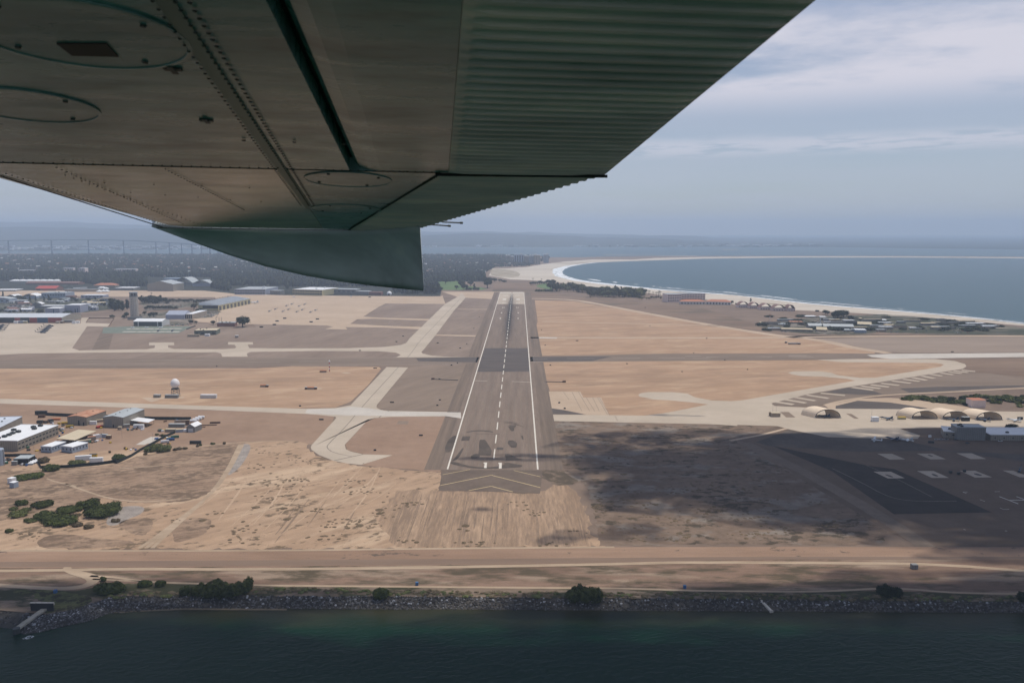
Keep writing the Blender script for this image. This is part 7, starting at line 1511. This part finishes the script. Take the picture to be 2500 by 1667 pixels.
tag(mw.build('town_houses', W_tan), 'pale walls of the far town houses', 'houses', kind='stuff')
for m, mt, lb in zip(mrs, (R_white, R_tile, R_brown), ('white', 'orange', 'brown')): tag(m.build('town_houses', mt), lb + ' roofs of the far town houses', 'houses', kind='stuff')
m = MB(); mg = MB()
for i in range(900):         # harbour city on the far shore
    x = rn.uniform(-150, 600) if i < 700 else rn.uniform(1000, 2000); y = rn.uniform(592, 610) if i < 700 else rn.uniform(597.5, 603)
    p = P(x, y, -.5); w_ = rn.uniform(20, 130); house_bm(m if rn.random() < .42 else mg, p.x, p.y, 0, w_, rn.uniform(20, 60), rn.uniform(6, 22), 0, 0)
tag(m.build('harbour_buildings', R_white), 'white sheds of the harbour across the bay', 'buildings', kind='stuff'); tag(mg.build('harbour_buildings', W_grey), 'grey blocks of the harbour across the bay', 'buildings', kind='stuff')
# ground cover in the compound by the sea and around the left-hand buildings
flat('compound_ground', [pts(zF, 660, 350, 760, 325, 1100, 290, 1400, 240, 1900, 230, 2352, 260, 2352, 430, 2150, 410, 1950, 450, 1500, 455, 1100, 430, 850, 395)], .14, soil('compound', (.15, .13, .11), (.26, .225, .19), s=.02, fine=.8, dark=(.06, .06, .04), thr=(.5, .58), dscale=.05), sm=1, jag=4)
flat('compound_ground', [pts(zA, -300, 1000, -300, 690, 800, 680, 1400, 690, 2100, 690, 2352, 740, 2352, 880, 1700, 950, 1200, 990)], .155, soil('built_ground', (.10, .1, .085), (.19, .175, .155), s=.015, fine=.8, dark=(.05, .055, .035), thr=(.5, .58), dscale=.04), jag=4)
flat('compound_ground', [pts(zB, 400, 640, 900, 590, 1650, 600, 1500, 680, 1000, 740, 500, 780), pts(zB, 400, 830, 900, 780, 1300, 780, 1700, 790, 1550, 880, 1250, 900, 1150, 1000, 780, 1020, 400, 1010)], .19, soil('built_ground2', (.15, .13, .11), (.25, .21, .175), s=.02, fine=.7, dark=(.07, .07, .045), thr=(.55, .62), dscale=.05), jag=3)

rz_ = random.Random(77)
for i in range(44):
    x, y = (rz_.uniform(700, 2150), rz_.uniform(300, 425)) if i < 22 else (rz_.uniform(2050, 3300), 0)
    if i >= 22: y = rz_.uniform(max(290, 200 + (x - 2352) * .1 + 55), 402)
    yy = zF(x, y)
    w_ = rz_.uniform(12, 45); k = i % 4
    bldg('low %s-roofed hut %s' % (['white', 'grey', 'beige', 'dark'][k], 'in the compound by the sea' if i < 22 else 'in the dunes at the far right'), yy, (yy[0] + w_ * F / P(*yy).y, yy[1]), rz_.uniform(8, 16), rz_.uniform(3, 6), rz_.choice((W_tan, W_grey, W_cream)), [R_white, R_grey, R_beige, R_dark][k], 'flat', 0, name='hut', cat='hut', group='low huts by the sea')
for i in range(60):
    x = rz_.uniform(700, 3500); y = rz_.uniform(max(250, 200 + (x - 2352) * .1 + 45), 420)
    tree(*zF(x, y), 'bush', rz_.uniform(4, 8), 2.0, L_dark, rz_.randint(0, 3), 'dark low bush in the dunes by the sea', 'bushes in the dunes', 'bush', cat='bush')

for i, (x, y, r) in enumerate(((185, 1285, 12), (70, 1275, 14), (215, 1290, 10), (90, 1262, 10), (180, 1262, 12), (30, 1245, 9), (280, 1275, 9), (20, 1300, 10), (230, 1225, 9), (140, 1262, 11))):
    shrub_mass('low dry olive scrub filling the gaps of the left shrub group', [(x, y, r)], 2.6, L_olive if i % 2 else L_dry, 700, .55, 400 + i, group='scrub between the left shrubs')
fb, T, B = newmat('foam_broken'); n1 = noise(T, .012, 6, 0, (1, 3, 1)); B.inputs['Base Color'].default_value = (.75, .78, .78, 1)
r_ = T.nodes.new('ShaderNodeMapRange'); r_.inputs['From Min'].default_value = .5; r_.inputs['From Max'].default_value = .56; T.links.new(n1, r_.inputs['Value']); T.links.new(r_.outputs[0], B.inputs['Alpha'])
m = MB(); rib_add(m, [P(x + 10, y - 5.5 if x > 1400 else y, -3.2) for x, y in smooth_poly([tuple(q) for q in sf], 2, False)], [6, 8, 10, 14, 20, 40, 60, 60, 40, 20], -3.2)
tag(m.build('surf', fb), 'broken outer surf line along the sea beach', 'surf', kind='stuff')
# ================================================================== clouds overhead: real bodies above the haze; they shade the shore and the right-hand ground
def cloudmat():
    m, T, B = newmat('cloud')
    for n_ in list(T.nodes):
        if n_.type != 'OUTPUT_MATERIAL': T.nodes.remove(n_)
    o_ = [n_ for n_ in T.nodes if n_.type == 'OUTPUT_MATERIAL'][0]
    d = T.nodes.new('ShaderNodeBsdfDiffuse'); d.inputs[0].default_value = (.9, .9, .92, 1)
    tl = T.nodes.new('ShaderNodeBsdfTranslucent'); tl.inputs[0].default_value = (.8, .8, .82, 1)
    a = T.nodes.new('ShaderNodeMixShader'); a.inputs[0].default_value = .35; T.links.new(d.outputs[0], a.inputs[1]); T.links.new(tl.outputs[0], a.inputs[2])
    tr = T.nodes.new('ShaderNodeBsdfTransparent'); mx = T.nodes.new('ShaderNodeMixShader')
    n1 = noise(T, .022, 5); r_ = T.nodes.new('ShaderNodeMapRange'); r_.inputs['From Min'].default_value = .38; r_.inputs['From Max'].default_value = .56; T.links.new(n1, r_.inputs['Value'])
    T.links.new(mth('MULTIPLY', r_.outputs[0], .46, T=T), mx.inputs[0]); T.links.new(tr.outputs[0], mx.inputs[1]); T.links.new(a.outputs[0], mx.inputs[2]); T.links.new(mx.outputs[0], o_.inputs[0])
    return m
M_cloud = cloudmat()
def cloud(shade, alt, thick, seed, label):
    """shade: (x, y, radius x, radius y) of the ground it keeps the sun from, in metres"""
    rd = random.Random(seed); m = MB()
    for (x, y, rx, ry, n) in shade:
        for _ in range(n):
            a = rd.uniform(0, 6.28); q = sqrt(rd.random()); z = alt + rd.uniform(-.4, .6) * thick
            cx = x + cos(a) * q * rx * .8 + SUNV.x / SUNV.z * z; cy = y + sin(a) * q * ry * .8 + SUNV.y / SUNV.z * z
            s_ = rd.uniform(.25, .5)
            m2 = MB(); lump(m2, (0, 0, 0), (1, 1, 1), rd)
            bm = bmesh.new(); vv = [bm.verts.new(v) for v in m2.v]
            for f_ in m2.f: bm.faces.new([vv[i] for i in f_])
            bmesh.ops.subdivide_edges(bm, edges=bm.edges[:], cuts=2, use_grid_fill=True, smooth=1.0)
            bm.verts.ensure_lookup_table()
            m.add([(cx + v.co.x * rx * s_, cy + v.co.y * ry * s_, z + v.co.z * thick * .5) for v in bm.verts], [tuple(v.index for v in f_.verts) for f_ in bm.faces]); bm.free()
    return tag(m.build('cloud', M_cloud, smooth=True), label, 'cloud', kind='stuff')
def G(x, y): p = P(x, y); return p.x, p.y
cloud([(330, 760, 250, 150, 40), (430, 850, 120, 60, 12), (640, 760, 260, 190, 40), (125, 760, 75, 110, 22), (110, 880, 70, 60, 14), (260, 900, 160, 50, 20), (520, 930, 200, 40, 12), (560, 590, 280, 60, 34), (760, 570, 260, 60, 24), (480, 520, 300, 40, 22)], 760, 60, 11, 'grey cloud above the dark field')
cloud([(-250, 480, 260, 50, 20), (200, 480, 260, 50, 24), (560, 500, 260, 90, 26), (-650, 440, 260, 60, 18), (300, 360, 500, 110, 60), (-300, 360, 500, 110, 60)], 800, 60, 12, 'long grey cloud above the shore')
cloud([(0, 826, 75, 15, 12), (-35, 662, 16, 10, 3), (205, 1022, 50, 7, 5), (75, 600, 60, 30, 5)], 720, 30, 13, 'small ragged cloud above the runway end')
# ================================================================== haze: even air round camera and scene
m = MB(); m.box(-24000, 24000, -2600, 27000, -5.0, 520.0)
hm = bpy.data.materials.new('haze'); hm.use_nodes = True; T = hm.node_tree
for n_ in list(T.nodes): T.nodes.remove(n_)
o_ = T.nodes.new('ShaderNodeOutputMaterial'); pv = T.nodes.new('ShaderNodeVolumePrincipled')
pv.inputs['Color'].default_value = (.66, .80, 1.0, 1); pv.inputs['Density'].default_value = HAZE_DENS; pv.inputs['Anisotropy'].default_value = 0.0
T.links.new(pv.outputs[0], o_.inputs['Volume'])
tag(m.build('haze', hm), 'pale blue haze over the whole landscape', 'haze', kind='stuff')
